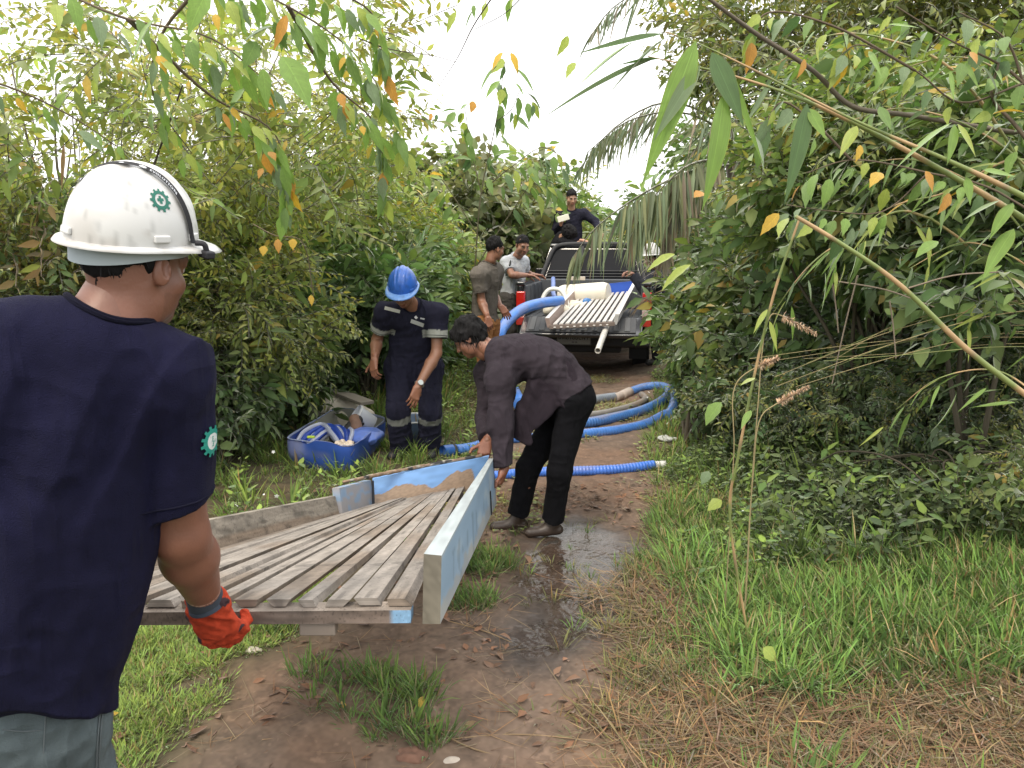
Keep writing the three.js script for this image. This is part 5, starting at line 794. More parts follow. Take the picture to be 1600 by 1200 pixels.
// twigs with their leaves. arch: grows along +x and its leaves hang; up: grows along +y
function twig(kind, seed) {
  const r = rngOf(seed * 97 + 5), L = new Leaves(), K = {
    lance: { n: 10, len: .42, ll: .125, lw: .04, drop: .5, c: [.16, .23, .042], wide: .35, yel: .006 },
    broad: { n: 8, len: .36, ll: .13, lw: .062, drop: .55, c: [.125, .21, .042], wide: .4, yel: .005 },
    fine: { n: 16, len: .4, ll: .07, lw: .024, drop: .45, c: [.2, .245, .05], wide: .4, yel: .006 },
    gloss: { n: 9, len: .3, ll: .13, lw: .05, drop: .35, c: [.085, .165, .035], wide: .42, yel: 0 },
    round: { n: 8, len: .4, ll: .15, lw: .13, drop: .5, c: [.12, .15, .055], wide: .36, yel: .0, tip: .8 },
    dark: { n: 11, len: .34, ll: .085, lw: .038, drop: .4, c: [.09, .155, .042], wide: .4, yel: .003 },
    dry: { n: 9, len: .4, ll: .09, lw: .03, drop: .5, c: [.2, .16, .07], wide: .4, yel: .1 },
  }[kind], stem = kind === 'dry' ? [.16, .11, .07] : [.07, .065, .03];
  let prev = V(0, 0, 0);
  for (let i = 0; i < K.n; i++) {
    const t = (i + .6) / K.n, p = V(t * K.len, (.16 * t - .3 * t * t) * K.len * (.6 + .8 * ((seed * 37 % 10) / 10)), Math.sin(t * 3 + seed) * .02); if (i === K.n - 1 || i % 3 === 2) { L.stick(prev, p, .0025, stem); prev = p; }
    const s = i % 2 ? 1 : -1, dr = K.drop * (.4 + r() * 1.1), d = V(.2 + r() * .7, -dr + (r() - .35) * .7, s * (.3 + r() * .8)), l = K.ll * (.6 + r() * .6) * (t > .85 ? .7 : 1), col = r() < K.yel ? YEL.map(e => e * (.5 + r() * .5)) : vary(K.c, r);
    L.add(p, d, V((r() - .5) * .7, 1, (r() - .5) * .7), l, K.lw * l / K.ll * (.85 + r() * .3), col, { wide: K.wide, bend: .1 + r() * .3, seg: 3, fold: .12 + r() * .25, tip: K.tip });
  }
  return L.geo();
}
function herb(kind, seed) {                                           // low plants, growing up
  const r = rngOf(seed * 31 + 3), L = new Leaves();
  if (kind === 'weed' || kind === 'weedDark') for (let i = 0; i < 12; i++) { const h = .03 + i * .017, a = i * 2.4 + r(), l = .032 + r() * .042, p = V((r() - .5) * .05, h, (r() - .5) * .03); L.add(p, V(Math.cos(a), -.5 + r() * 1.3, Math.sin(a)), V((r() - .5) * 1.2, 1, (r() - .5) * 1.2), l * (.8 + r() * .6), l * (.42 + r() * .2), vary(kind === 'weed' ? [.11, .19, .035] : [.06, .1, .03], r), { seg: 3, bend: .25 * r(), fold: .2 }); if (i === 11) L.stick(V(0, 0, 0), p, .002, [.07, .08, .03]); }
  if (kind === 'creep') for (let i = 0; i < 10; i++) { const a = r() * 6.28, q = r() * .12, l = .03 + r() * .03; L.add(V(Math.cos(a) * q, .01 + r() * .03, Math.sin(a) * q), V(Math.cos(a + r()), .2, Math.sin(a + r())), UPV, l, l * .6, vary([.13, .18, .045], r), { seg: 2, bend: .2 }); }
  if (kind.startsWith('grass')) {
    const K = { grass: [14, .17, .008, [.1, .175, .03], .8], grassLawn: [16, .075, .0055, [.17, .27, .055], .9], grassLong: [16, .34, .011, [.115, .2, .035], .85], grassDry: [12, .22, .005, [.27, .19, .085], 1.2], grassMix: [12, .13, .006, [.15, .165, .055], 1.3] }[kind];
    for (let i = 0; i < K[0]; i++) { const a = r() * 6.28, q = r() * .05, lean = K[4] * (.2 + r()), l = K[1] * (.5 + r() * .7); L.add(V(Math.cos(a) * q, -.01, Math.sin(a) * q), V(Math.cos(a + r() - .5) * lean, 1, Math.sin(a + r() - .5) * lean), V(Math.cos(a) , .3, Math.sin(a)).negate().add(V(0, 1.2, 0)), l, K[2] * (.7 + r() * .6), vary(r() < .12 ? [.25, .19, .08] : K[3], r, .3), { seg: kind === 'grassLawn' ? 2 : 3, wide: .2, bend: -.02, sag: .15 + r() * .5, fold: .3, stalk: 0 }); }
  }
  if (kind === 'strawLitter') for (let i = 0; i < 14; i++) { const a = r() * 6.28, l = .1 + r() * .22, p = V((r() - .5) * .18, .004 + r() * .03, (r() - .5) * .18); L.add(p, V(Math.cos(a), (r() - .35) * .3, Math.sin(a)), UPV, l, .003 + r() * .004, vary(r() < .6 ? [.22, .115, .05] : [.3, .21, .11], r, .3), { seg: 3, wide: .3, bend: (r() - .5) * .3, stalk: 0 }); }
  if (kind === 'deadLeaf') for (let i = 0; i < 3; i++) { const a = r() * 6.28, l = .035 + r() * .04; L.add(V((r() - .5) * .2, .006 + r() * .008, (r() - .5) * .2), V(Math.cos(a), .05, Math.sin(a)), V((r() - .5) * .6, 1, (r() - .5) * .6), l, l * .5, vary([.15, .08, .045], r, .4), { seg: 3, bend: (r() - .5) * .8, fold: .4 }); }
  return L.geo();
}
const twigCache = new Map(); const twigs = kind => { if (!twigCache.has(kind)) twigCache.set(kind, [0, 1, 2, 3].map(i => twig(kind, i + 1))); return twigCache.get(kind); };
const herbCache = new Map(); const herbs = kind => { if (!herbCache.has(kind)) herbCache.set(kind, [0, 1, 2].map(i => herb(kind, i + 1))); return herbCache.get(kind); };
const M4 = (p, q, s) => new THREE.Matrix4().compose(p, q, V(s, s, s)), EUL = (x, y, z) => new THREE.Quaternion().setFromEuler(new THREE.Euler(x, y, z, 'YXZ'));
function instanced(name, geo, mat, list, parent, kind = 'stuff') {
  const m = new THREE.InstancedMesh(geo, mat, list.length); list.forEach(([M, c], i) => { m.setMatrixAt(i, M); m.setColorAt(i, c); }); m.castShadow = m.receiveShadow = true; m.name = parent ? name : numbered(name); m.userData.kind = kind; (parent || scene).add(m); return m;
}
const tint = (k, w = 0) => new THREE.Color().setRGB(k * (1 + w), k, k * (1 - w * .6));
function stemTo(a, b, r0, r1, rr, sag = .12, col = [.06, .05, .032]) { const m1 = lerpV(a, b, .35).add(V((rr() - .5) * .25, .1 + sag, (rr() - .5) * .25)), m2 = lerpV(a, b, .7).add(V((rr() - .5) * .25, sag, (rr() - .5) * .25)); return tube([a, m1, m2, b], [r0, mix(r0, r1, .4), mix(r0, r1, .75), r1], 6, 5, { color: (t, w, l) => { const k = .6 + .7 * n2(l * 14, w); return col.map(e => e * k); } }); }
// a woody plant: stems from its base into crown volumes [px, py, distance, rx, ry in pixels of the eye's frame, depth in metres, twigs]
function plant(name, label, cat, base, S) {
  const rr = rngOf(S.seed), T = thing(name, label, cat, V(0, 0, 0), S.group), stems = [], per = S.kinds.map(k => twigs(k).map(() => []));
  for (const [px, py, d, rx, ry, rz, n] of S.blobs) {
    const c = P(px, py, d), mpp = d / FOCAL, R = V(rx * mpp, ry * mpp, rz); if (!S.only || S.blobs[S.only - 1][0] === px) { const nS = S.stems ?? 2; for (let i = 0; i < nS; i++) stems.push(stemTo(base.clone().add(V((rr() - .5) * .2, 0, (rr() - .5) * .2)), c.clone().add(V((rr() - .5) * R.x, (rr() - .3) * R.y, (rr() - .5) * R.z)), S.r0 || .02, .005, rr, S.sag ?? .15, S.bark)); }
    let made = 0, tries = 0; const hubs = []; for (let i = 0; i < Math.max(6, n / 9); i++) { const u = rr() * 2 - 1, a = rr() * 6.283, q = Math.sqrt(1 - u * u), e = Math.cbrt(.15 + .85 * rr()); hubs.push(V(Math.cos(a) * q * e, u * e, Math.sin(a) * q * e)); }
    while (made < n && tries++ < n * 6) {
      const h = hubs[Math.floor(rr() * hubs.length)], q = V(rr() + rr() + rr() - 1.5, rr() + rr() + rr() - 1.5, rr() + rr() + rr() - 1.5).multiplyScalar(S.spread ?? .3).add(h), p = q.clone().multiply(R).add(c), g = gy(p.x, p.z); if (p.y < g + .03) continue;
      if (n3(p.x * 2.3 + S.seed, p.y * 2.3, p.z * 2.3) < (S.gap ?? .36)) continue;
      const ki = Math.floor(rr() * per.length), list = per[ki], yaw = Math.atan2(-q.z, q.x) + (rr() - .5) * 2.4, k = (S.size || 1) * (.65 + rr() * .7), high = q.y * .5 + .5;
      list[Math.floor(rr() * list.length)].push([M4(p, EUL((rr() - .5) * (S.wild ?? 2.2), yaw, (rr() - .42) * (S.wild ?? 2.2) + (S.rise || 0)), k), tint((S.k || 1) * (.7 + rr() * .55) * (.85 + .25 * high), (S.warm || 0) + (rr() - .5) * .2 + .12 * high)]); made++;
    }
  }
  if (stems.length) mesh('stem', stems, barkMat, T);
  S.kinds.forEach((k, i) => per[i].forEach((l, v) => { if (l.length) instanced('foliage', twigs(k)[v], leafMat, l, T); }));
  return T;
}
const onGround = (x, z, dy = 0) => V(x, gy(x, z) + dy, z), ground = (px, d) => { const x = (px - 800) / FOCAL * d * 1.0; return onGround(x, -d); };

// ---- left of the track
plant('leafy_tree', 'tall loose tree behind the white hard hat, sky showing through its pale leaves', 'tree', ground(120, 6.6), { seed: 11, kinds: ['fine', 'fine', 'lance'], r0: .03, stems: 4, gap: .4, k: 1.5, warm: .05, bark: [.16, .14, .1], blobs: [[40, 150, 6.6, 190, 150, 1, 150], [230, 90, 7, 170, 120, 1, 120], [120, 300, 6.4, 200, 110, .9, 270], [330, 250, 7, 150, 130, .9, 180], [440, 140, 7.4, 110, 120, .9, 110], [520, 250, 7.6, 80, 90, .9, 130], [-60, 300, 6.2, 150, 140, 1, 160]] });
plant('shrub', 'yellowish shrub between the white and the blue hard hat, above the glossy bush', 'shrub', ground(450, 8.4), { seed: 12, kinds: ['lance', 'fine', 'broad'], k: 1.7, warm: .1, gap: .32, blobs: [[420, 350, 8.6, 140, 90, .9, 400], [560, 320, 9.2, 90, 90, .8, 300], [330, 390, 7.8, 110, 80, .8, 280], [610, 380, 9.6, 80, 60, .7, 300], [500, 250, 9.4, 80, 70, .7, 160]] });
plant('shrub', 'dark green glossy bush directly behind the blue hard hat', 'shrub', ground(570, 8), { seed: 13, kinds: ['gloss'], size: 1.0, k: 1.4, gap: .22, blobs: [[560, 455, 8.1, 100, 70, .7, 560], [620, 480, 8.4, 55, 65, .5, 360], [480, 440, 8.3, 80, 55, .6, 340], [640, 420, 9, 45, 40, .5, 180], [590, 540, 8.7, 80, 55, .5, 300]] });
plant('shrub', 'dense shadowy undergrowth bush left of the man in overalls', 'shrub', ground(400, 7), { seed: 14, kinds: ['dark', 'gloss'], k: 1.25, gap: .2, blobs: [[390, 570, 7.3, 105, 90, .6, 760], [500, 550, 8.4, 80, 70, .5, 520], [330, 500, 6.8, 120, 110, .6, 640], [450, 490, 7.8, 90, 70, .6, 400], [300, 620, 6.2, 100, 70, .5, 420], [560, 570, 8.8, 60, 45, .5, 280]] });
plant('shrub', 'brownish twiggy shrub behind the shoulder of the man in the white hard hat', 'shrub', ground(330, 5.9), { seed: 15, kinds: ['fine', 'lance', 'fine'], k: 1.55, warm: .04, gap: .3, blobs: [[360, 440, 6.3, 110, 90, .6, 400], [320, 340, 6.3, 90, 80, .6, 160], [420, 510, 6.6, 80, 70, .5, 260]] });
plant('shrub', 'brownish olive bush at the left edge behind the neck of the near man', 'shrub', ground(-20, 5.2), { seed: 16, kinds: ['fine', 'dark', 'fine', 'dry'], k: 1.45, warm: .03, gap: .28, blobs: [[30, 420, 5.4, 160, 110, .7, 640], [90, 340, 5.6, 120, 80, .6, 330], [-80, 520, 5, 120, 120, .6, 300]] });
plant('shrub', 'bright yellow green bush between the blue hard hat and the grey brown T-shirt', 'shrub', ground(690, 10), { seed: 17, kinds: ['gloss', 'fine', 'broad'], k: 1.5, warm: .12, gap: .25, blobs: [[680, 440, 10.4, 50, 50, .6, 340], [690, 510, 9.8, 36, 60, .4, 240], [650, 370, 11, 70, 40, .7, 260], [715, 470, 11, 30, 60, .5, 160]] });
plant('tree', 'thin tree with drooping pointed leaves standing before the tall loose tree', 'tree', ground(120, 5.0), { seed: 18, only: 1, kinds: ['lance', 'fine'], size: 1.0, k: 1.5, warm: .04, gap: .3, stems: 1, r0: .016, spread: .45, bark: [.05, .042, .028], blobs: [[300, 130, 5, 130, 120, .6, 60], [470, 190, 5.2, 120, 110, .6, 80], [560, 110, 5.4, 70, 90, .5, 44], [590, 230, 5.6, 50, 80, .5, 50], [170, 230, 4.8, 120, 90, .5, 40], [400, 300, 5.4, 120, 70, .5, 60]] });
// ---- behind the truck
plant('shrub', 'large round-leaved bush behind the two men at the truck', 'shrub', ground(745, 15), { seed: 21, kinds: ['round', 'broad'], size: 1.25, k: 1.45, warm: .04, gap: .24, stems: 3, r0: .05, blobs: [[740, 350, 15, 105, 75, 1.3, 800], [690, 300, 15.6, 60, 50, 1, 260], [800, 300, 15.6, 60, 50, 1, 220], [745, 420, 14.4, 90, 60, 1, 420]] });
plant('shrub', 'pale green bush on the left of the person above the cab roof', 'shrub', ground(850, 18), { seed: 22, kinds: ['fine', 'broad'], size: 1.7, k: 1.5, warm: .05, gap: .25, blobs: [[850, 330, 18, 60, 60, 1.2, 380], [830, 400, 17, 60, 50, 1.2, 360], [880, 380, 18, 40, 50, 1, 200], [950, 410, 19, 50, 30, 1, 160]] });
for (const [px, d, h, w, sd, label] of [[560, 24, 300, 120, 31, 'far tree seen over the yellowish shrub left of the gap of sky'], [660, 28, 340, 70, 32, 'small far tree behind the round-leaved bush'], [860, 30, 345, 80, 33, 'far tree low behind the person above the cab roof'], [1060, 26, 330, 50, 34, 'far tree behind the palm fronds on the right'], [320, 22, 330, 190, 35, 'far tree behind the loose tree on the left'], [30, 20, 320, 240, 36, 'far tree at the left edge behind the loose tree'], [1250, 18, 180, 200, 37, 'far tree behind the shrubs on the right'], [1550, 16, 120, 220, 38, 'far tree at the right edge of the thicket']])
  plant('tree', label, 'tree', ground(px, d), { seed: sd, kinds: ['broad', 'dark'], size: d / 9, k: 1.25, gap: .2, stems: 2, r0: .09, blobs: [[px, (h + 400) / 2, d, w, (420 - h) / 2, 2, 330], [px + w * .4, h + 50, d + 1, w * .6, 40, 1.5, 110], [px - w * .5, h + 40, d, w * .5, 40, 1.5, 100]] });
// ---- right of the track
plant('leafy_tree', 'fine leaved tree over the top right of the thicket', 'tree', ground(1480, 7.4), { seed: 41, kinds: ['fine', 'lance'], k: 1.05, warm: .08, gap: .3, r0: .05, stems: 3, blobs: [[1250, 60, 7, 150, 90, .8, 420], [1440, 70, 7.2, 180, 100, .9, 620], [1600, 130, 7, 150, 130, .9, 560], [1180, 80, 6.8, 45, 70, .6, 70], [1330, -40, 7, 260, 80, .9, 400]] });
plant('shrub', 'yellow green broad-leaved shrub in the upper thicket behind the bamboo leaves', 'shrub', ground(1380, 5.2), { seed: 42, kinds: ['broad', 'lance', 'fine'], size: .85, k: 1.25, warm: -.02, gap: .3, stems: 3, blobs: [[1360, 250, 5, 140, 110, .6, 420], [1245, 310, 5.4, 65, 90, .6, 230], [1480, 230, 4.8, 140, 120, .6, 380], [1290, 160, 5.6, 100, 70, .6, 210]] });
plant('shrub', 'green broad-leaved shrub at the right edge below the bamboo canes', 'shrub', ground(1560, 4.2), { seed: 43, kinds: ['broad', 'gloss'], size: .85, k: 1.2, gap: .3, blobs: [[1540, 390, 4.2, 110, 90, .5, 330], [1590, 280, 4.2, 80, 100, .5, 240], [1450, 400, 4.8, 100, 80, .5, 260]] });
plant('shrub', 'dark shrub deep in the thicket right of the truck', 'shrub', ground(1180, 7.4), { seed: 44, kinds: ['dark', 'broad'], k: 1.15, gap: .26, blobs: [[1175, 440, 8, 60, 65, .6, 360], [1240, 420, 7.2, 120, 90, .7, 620], [1130, 520, 7.6, 80, 60, .6, 360], [1130, 500, 8.4, 40, 50, .5, 200], [1230, 520, 6.6, 110, 70, .6, 480], [1190, 350, 9, 45, 50, .6, 160]] });
plant('shrub', 'dark shrub in the shade below the right end of the canes', 'shrub', ground(1450, 6), { seed: 45, kinds: ['dark', 'gloss'], k: 1.15, gap: .26, blobs: [[1400, 450, 6.2, 140, 100, .7, 760], [1540, 470, 5.6, 130, 100, .6, 620], [1350, 560, 5.8, 120, 70, .5, 460], [1500, 580, 5.2, 130, 70, .5, 500], [1340, 350, 6.8, 130, 80, .7, 440], [1560, 330, 6.2, 100, 100, .7, 360]] });
plant('shrub', 'low leafy shrub on the bank between the truck wheel and the foxtail grass', 'shrub', ground(1090, 6.8), { seed: 46, kinds: ['dark', 'gloss', 'fine'], size: .8, k: 1.05, gap: .22, blobs: [[1130, 565, 7.4, 55, 40, .4, 320], [1170, 620, 6.2, 75, 45, .4, 360], [1110, 490, 8.8, 35, 40, .4, 180], [1085, 545, 8.8, 28, 32, .3, 130]] });
plant('shrub', 'small-leaved low bush on the bank in front of the dark thicket', 'shrub', ground(1420, 5), { seed: 47, kinds: ['fine', 'dark', 'gloss'], size: .46, k: .95, gap: .3, stems: 3, r0: .008, blobs: [[1420, 640, 5.0, 130, 60, .45, 700], [1560, 630, 4.6, 110, 80, .45, 700], [1290, 620, 5.4, 100, 60, .4, 520], [1590, 520, 4.6, 80, 80, .4, 400]] });
plant('shrub', 'leafy weed thicket at the right edge above the long grass', 'shrub', ground(1560, 4), { seed: 48, kinds: ['broad', 'fine', 'lance'], size: .46, k: .95, gap: .34, stems: 3, r0: .006, blobs: [[1570, 740, 3.9, 90, 60, .35, 220], [1450, 740, 4.3, 100, 45, .35, 200], [1330, 720, 4.7, 90, 40, .35, 160]] });
// ---- low growth, too many to count: scattered over the ground by what stands where
{
  const rr = rngOf(77), bins = {}; const put = (kind, x, z, k, t, w, dy = 0, tilt = .25) => { const l = (bins[kind] ||= herbs(kind).map(() => [])); l[Math.floor(rr() * l.length)].push([M4(onGround(x, z, dy), EUL((rr() - .5) * tilt, rr() * 6.28, (rr() - .5) * tilt), k), tint(t, w)]); };
  const scatter = (n, x0, x1, d0, d1, fn) => { for (let i = 0; i < n; i++) { const x = mix(x0, x1, rr()), d = Math.sqrt(mix(d0 * d0, d1 * d1, rr())); fn(x, -d); } };
  // lawn at the left
  scatter(24000, -2.6, .1, 2.0, 4.6, (x, z) => { const e = Math.max(x + 1.06 + .5 * ss(3.6, 4.4, -z) * 0, x - laneMid(z) + laneHalf(z) - .1) + (fbm2(x * 3, z * 3, 3) - .5) * .5; if (e > .0 || (fbm2(x * 5 + 8, z * 5, 2) < .36 && e > -.3)) return; put('grassLawn', x, z, .7 + rr() * .6, .8 + rr() * .5, .05); });
  scatter(4200, -4.4, .6, 4.4, 12.5, (x, z) => { const e = x - (laneMid(z) - laneHalf(z)) + (fbm2(x * 2, z * 2, 3) - .5) * .9; if (e > -.05) return; const tub = Math.hypot((x + 1.35) / .95, (z + 6.35) / 1.0) < 1; put(tub || rr() < .7 ? 'grass' : 'weed', x, z, (tub ? .45 : .6) + rr() * .7 * (tub ? .6 : 1), 1 + rr() * .6, .08); });
  scatter(900, -3.4, -.6, 5, 11, (x, z) => { if (x > laneMid(z) - laneHalf(z) - .25 || Math.hypot((x + 1.35) / .8, (z + 6.2) / 1.1) < 1) return; put('grassLong', x, z, .6 + rr() * .7, 1 + rr() * .5, .1); });
  scatter(2600, -.6, 1.4, 4.6, 10.5, (x, z) => { if (lane(x, z) > .75 && fbm2(x * 1.8 + 2, z * 1.8, 3) < .56) return; put(rr() < .5 ? 'creep' : 'grassMix', x, z, .6 + rr() * .6, .9 + rr() * .4, .15); });
  // tussocks on the track under the tray
  for (const [px, py, r, n] of [[560, 1100, .2, 34], [620, 1090, .15, 22], [500, 1060, .14, 10], [755, 880, .16, 90], [735, 940, .12, 40], [640, 1150, .14, 26], [440, 980, .14, 30]]) { const c = G(px, py); for (let i = 0; i < n; i++) { const a = rr() * 6.28, q = r * Math.sqrt(rr()); put('grass', c.x + Math.cos(a) * q, c.z + Math.sin(a) * q, .45 + rr() * .6, .8 + rr() * .4, -.05); } }
  // right: straw by the track, then grass, then weeds on the bank
  scatter(9000, -.1, 3.4, 2.1, 5, (x, z) => { const s = straw(x, z), e = x - (laneMid(z) + laneHalf(z) * .8) + (fbm2(x * 3 + 5, z * 3, 3) - .5) * .5; if (e < 0 && rr() > s * .3) return; if (rr() < s * .72) { put('strawLitter', x, z, .5 + rr() * .6, .4 + rr() * .6, .0); if (rr() < .5) put('grassMix', x, z, .6 + rr() * .6, .55 + rr() * .4, .1); if (rr() < .1) put('grassDry', x, z, .6 + rr() * .5, .7 + rr() * .4, 0); } else { const far = ss(.5, 1.0, x); if ((z > -2.8 || x < .7) && rr() < .6) put('grassMix', x, z, .6 + rr() * .7, .8, .1); else put(rr() < .6 ? 'grass' : rr() < .25 ? 'grassDry' : 'grassMix', x, z, mix(.55, 1.15, far) * (.6 + rr() * .7), .85 + rr() * .5, -.04); } });
  scatter(1500, .85, 2.9, 2.8, 4.2, (x, z) => { if (fbm2(x * 2, z * 2, 2) < .42) return; put('grassLong', x, z, .45 + rr() * .5, 1 + rr() * .5, -.06); });
  scatter(19000, .9, 5, 3.7, 10, (x, z) => { const e = x - (laneMid(z) + laneHalf(z)) - .05 - .4 * Math.exp(-Math.pow((z + 7) / .9, 2)) + (fbm2(x * 2.4 + 5, z * 2.4, 3) - .5) * .6; if (e < 0) return; const t = ss(0, .9, e); put(rr() < .24 ? 'grass' : rr() < .08 ? 'grassLong' : rr() < .5 ? 'weed' : 'weedDark', x, z, mix(.45, .95, t) * (.45 + rr() * 1.0), mix(1.25, .95, t) * (.6 + rr() * .8), .04, t * .2 * rr(), .9); });
  scatter(500, .85, 1.8, 4.5, 9.5, (x, z) => { if (x < laneMid(z) + laneHalf(z) * .9) return; put('grass', x, z, .7 + rr() * .7, 1.2, .05); });
  for (const [px, py, r, n] of [[480, 742, .2, 26], [560, 745, .22, 34], [640, 725, .16, 20], [430, 720, .2, 26], [600, 705, .1, 8]]) { const c = G(px, py); for (let i = 0; i < n; i++) { const a = rr() * 6.28, q = r * Math.sqrt(rr()); put(rr() < .35 ? 'grassLong' : 'grass', c.x + Math.cos(a) * q, c.z + Math.sin(a) * q, .5 + rr() * .6, 1 + rr() * .5, .08); } }
  // litter on the bare earth
  scatter(800, -1.3, 1.6, 2.1, 5.5, (x, z) => { if (wet(x, z) > .4) return; put('deadLeaf', x, z, .5 + rr() * .7, .7 + rr() * .6, 0); if (rr() < .35) put('strawLitter', x, z, .4 + rr() * .4, .6 + rr() * .4, 0); });
  const info = { grassLawn: ['lawn_grass', 'short bright green grass at the lower left beside the near man', 'grass'], grass: ['grass', 'tufts of green grass along both sides of the track', 'grass'], weed: ['weeds', 'leafy green weeds along the verges', 'weeds'], weedDark: ['weeds', 'dark leafy weeds covering the bank on the right', 'weeds'], creep: ['ground_cover', 'trodden creeping plants on the track between the hoses', 'ground cover'], grassLong: ['long_grass', 'long grass blades on the verges', 'grass'], grassDry: ['dry_grass', 'dry standing grass stalks at the lower right', 'grass'], grassMix: ['sparse_grass', 'sparse yellowish grass at the edges of the track', 'grass'], strawLitter: ['straw', 'brown straw lying at the lower right of the track', 'straw'], deadLeaf: ['leaf_litter', 'small dead brown leaves scattered over the bare earth', 'leaf litter'] };
  for (const [kind, lists] of Object.entries(bins)) { const [n, l, c] = info[kind], g = new THREE.Group(); g.name = numbered(n); scene.add(g); tag(g, l, c, null, 'stuff'); lists.forEach((list, v) => { if (list.length) instanced('tuft', herbs(kind)[v], kind === 'deadLeaf' || kind === 'strawLitter' ? grassMat : grassMat, list, g); }); }
}
// ------------------------------------------------------------------ plants whose leaves can be told apart: each leaf a mesh of its own
const leafGeos = {}; // unit leaves: base at the origin, along +z, upper side +y
function unitLeaf(kind, v) {
  const k = kind + v; if (leafGeos[k]) return leafGeos[k]; const r = rngOf(v * 13 + kind.length), L = new Leaves();
  if (kind === 'bamboo') L.add(V(0, 0, 0), V(0, 0, 1), UPV, 1, .17, [1, 1, 1], { seg: 12, wide: .3, bend: .04 + v * .05, fold: .3, tip: 1.3, stalk: .03 });
  if (kind === 'point') L.add(V(0, 0, 0), V(0, 0, 1), UPV, 1, .36, [1, 1, 1], { seg: 9, wide: .32, bend: .1 + v * .09, fold: .28, tip: 1.25, stalk: .06, wave: .1 });
  if (kind === 'broad') L.add(V(0, 0, 0), V(0, 0, 1), UPV, 1, .56, [1, 1, 1], { seg: 9, wide: .38, bend: .12 + v * .08, fold: .22, tip: 1.0, stalk: .1, wave: .08 });
  return leafGeos[k] = L.geo();
}
const veins = dataTex(256, 256, (u, v) => { const a = Math.abs(u - .5) * 2, side = Math.abs(((v * 9 - a * 1.6) % 1 + 1) % 1 - .5) * 2, q = (a < .05 ? 1.25 : 1) * (side > .86 ? 1.1 : 1) * (.86 + .24 * fbm2(u * 9, v * 14, 3)) * (n2(u * 22 + 5, v * 40) > .93 ? .6 : 1); return [q * .8, q * .8, q * .72]; });
const streaks = dataTex(256, 256, (u, v) => { const a = Math.abs(u - .5) * 2, q = (a < .04 ? 1.35 : 1) * (.82 + .3 * n2(u * 60, v * 2)) * (.9 + .2 * fbm2(u * 5, v * 12, 3)) * (v > .93 ? .8 : 1); return [q * .8 * (a > .93 ? 1.3 : 1), q * .8, q * .7]; });
const leafTints = {}; function tintMat(name, rgb, kind) { return leafTints[name + kind] ||= new THREE.MeshPhysicalMaterial({ map: kind === 'bamboo' ? streaks : veins, color: new THREE.Color().setRGB(...rgb), roughness: .9, transmission: .5, thickness: 0, clearcoat: .3, clearcoatRoughness: .35, side: THREE.DoubleSide }); }
const TINTS = { fresh: [.2, .34, .06], mid: [.15, .26, .055], deep: [.085, .165, .05], lime: [.34, .42, .07], grey: [.17, .25, .13], yellow: [.6, .38, .03], orange: [.55, .27, .04], brown: [.25, .16, .07] };
function leafAt(T, kind, v, base, tipP, width, tintName, roll = 0, label) {
  const d = tipP.clone().sub(base), L = d.length(); d.normalize(); const m = new THREE.Mesh(unitLeaf(kind, v), tintMat(tintName, TINTS[tintName].map(e => e * 1.2), kind)), up = (Math.abs(d.y) > .85 ? V(.3, .2, 1) : V(.1, 1, .35)), X = up.clone().cross(d).normalize(), Y = d.clone().cross(X);
  m.quaternion.copy(basis(X, Y, d)).multiply(new THREE.Quaternion().setFromAxisAngle(V(0, 0, 1), roll)); m.position.copy(base); const w0 = { bamboo: .17, point: .36, broad: .56 }[kind]; m.scale.set(width / w0, L, L); m.name = 'leaf'; m.castShadow = m.receiveShadow = true; if (label) m.userData.label = label; T.add(m); return m;
}
const woodCol = (c, f = 12) => (t, a, l) => { const k = .65 + .6 * n2(l * f, a * 1.3); return c.map(e => e * k); };
const branch = (pts, r, col = [.13, .1, .065]) => tube(pts, r, 7, 6, { color: woodCol(col) });
// leaves strung along a curve: n leaves of a kind hanging from it
function string(T, pts, n, kind, len, rr, o = {}) {
  const c = new THREE.CatmullRomCurve3(pts, false, 'centripetal');
  for (let i = 0; i < n; i++) {
    const t = mix(o.from ?? .12, 1, (i + rr() * .8) / n), p = c.getPoint(t), T0 = c.getTangent(t), side = V(-T0.z, 0, T0.x).multiplyScalar(i % 2 ? 1 : -1), l = len * (.6 + rr() * .6), d = side.multiplyScalar(.3 + rr() * .6).addScaledVector(T0, .35 + rr() * .5).add(V((rr() - .5) * .5, -(o.drop ?? .8) * (.5 + rr() * 1.2), (rr() - .5) * .5)).normalize();
    const q = rr(), yel = o.yel ?? .06, tn = q < yel ? (rr() < .6 ? 'yellow' : 'orange') : (o.tints || ['fresh', 'mid', 'lime'])[Math.floor(rr() * (o.tints || [1, 1, 1]).length)];
    const s = p.clone().addScaledVector(d, l * .06).addScaledVector(side.clone().normalize(), (o.loose ?? .5) * l * rr()).add(V(0, (rr() - .6) * l * (o.loose ?? .5), 0)); leafAt(T, kind, Math.floor(rr() * 4), s, s.clone().addScaledVector(d, l), l * (o.ratio ?? .34) * (.85 + rr() * .3), tn, (rr() - .5) * 1.6);
  }
}
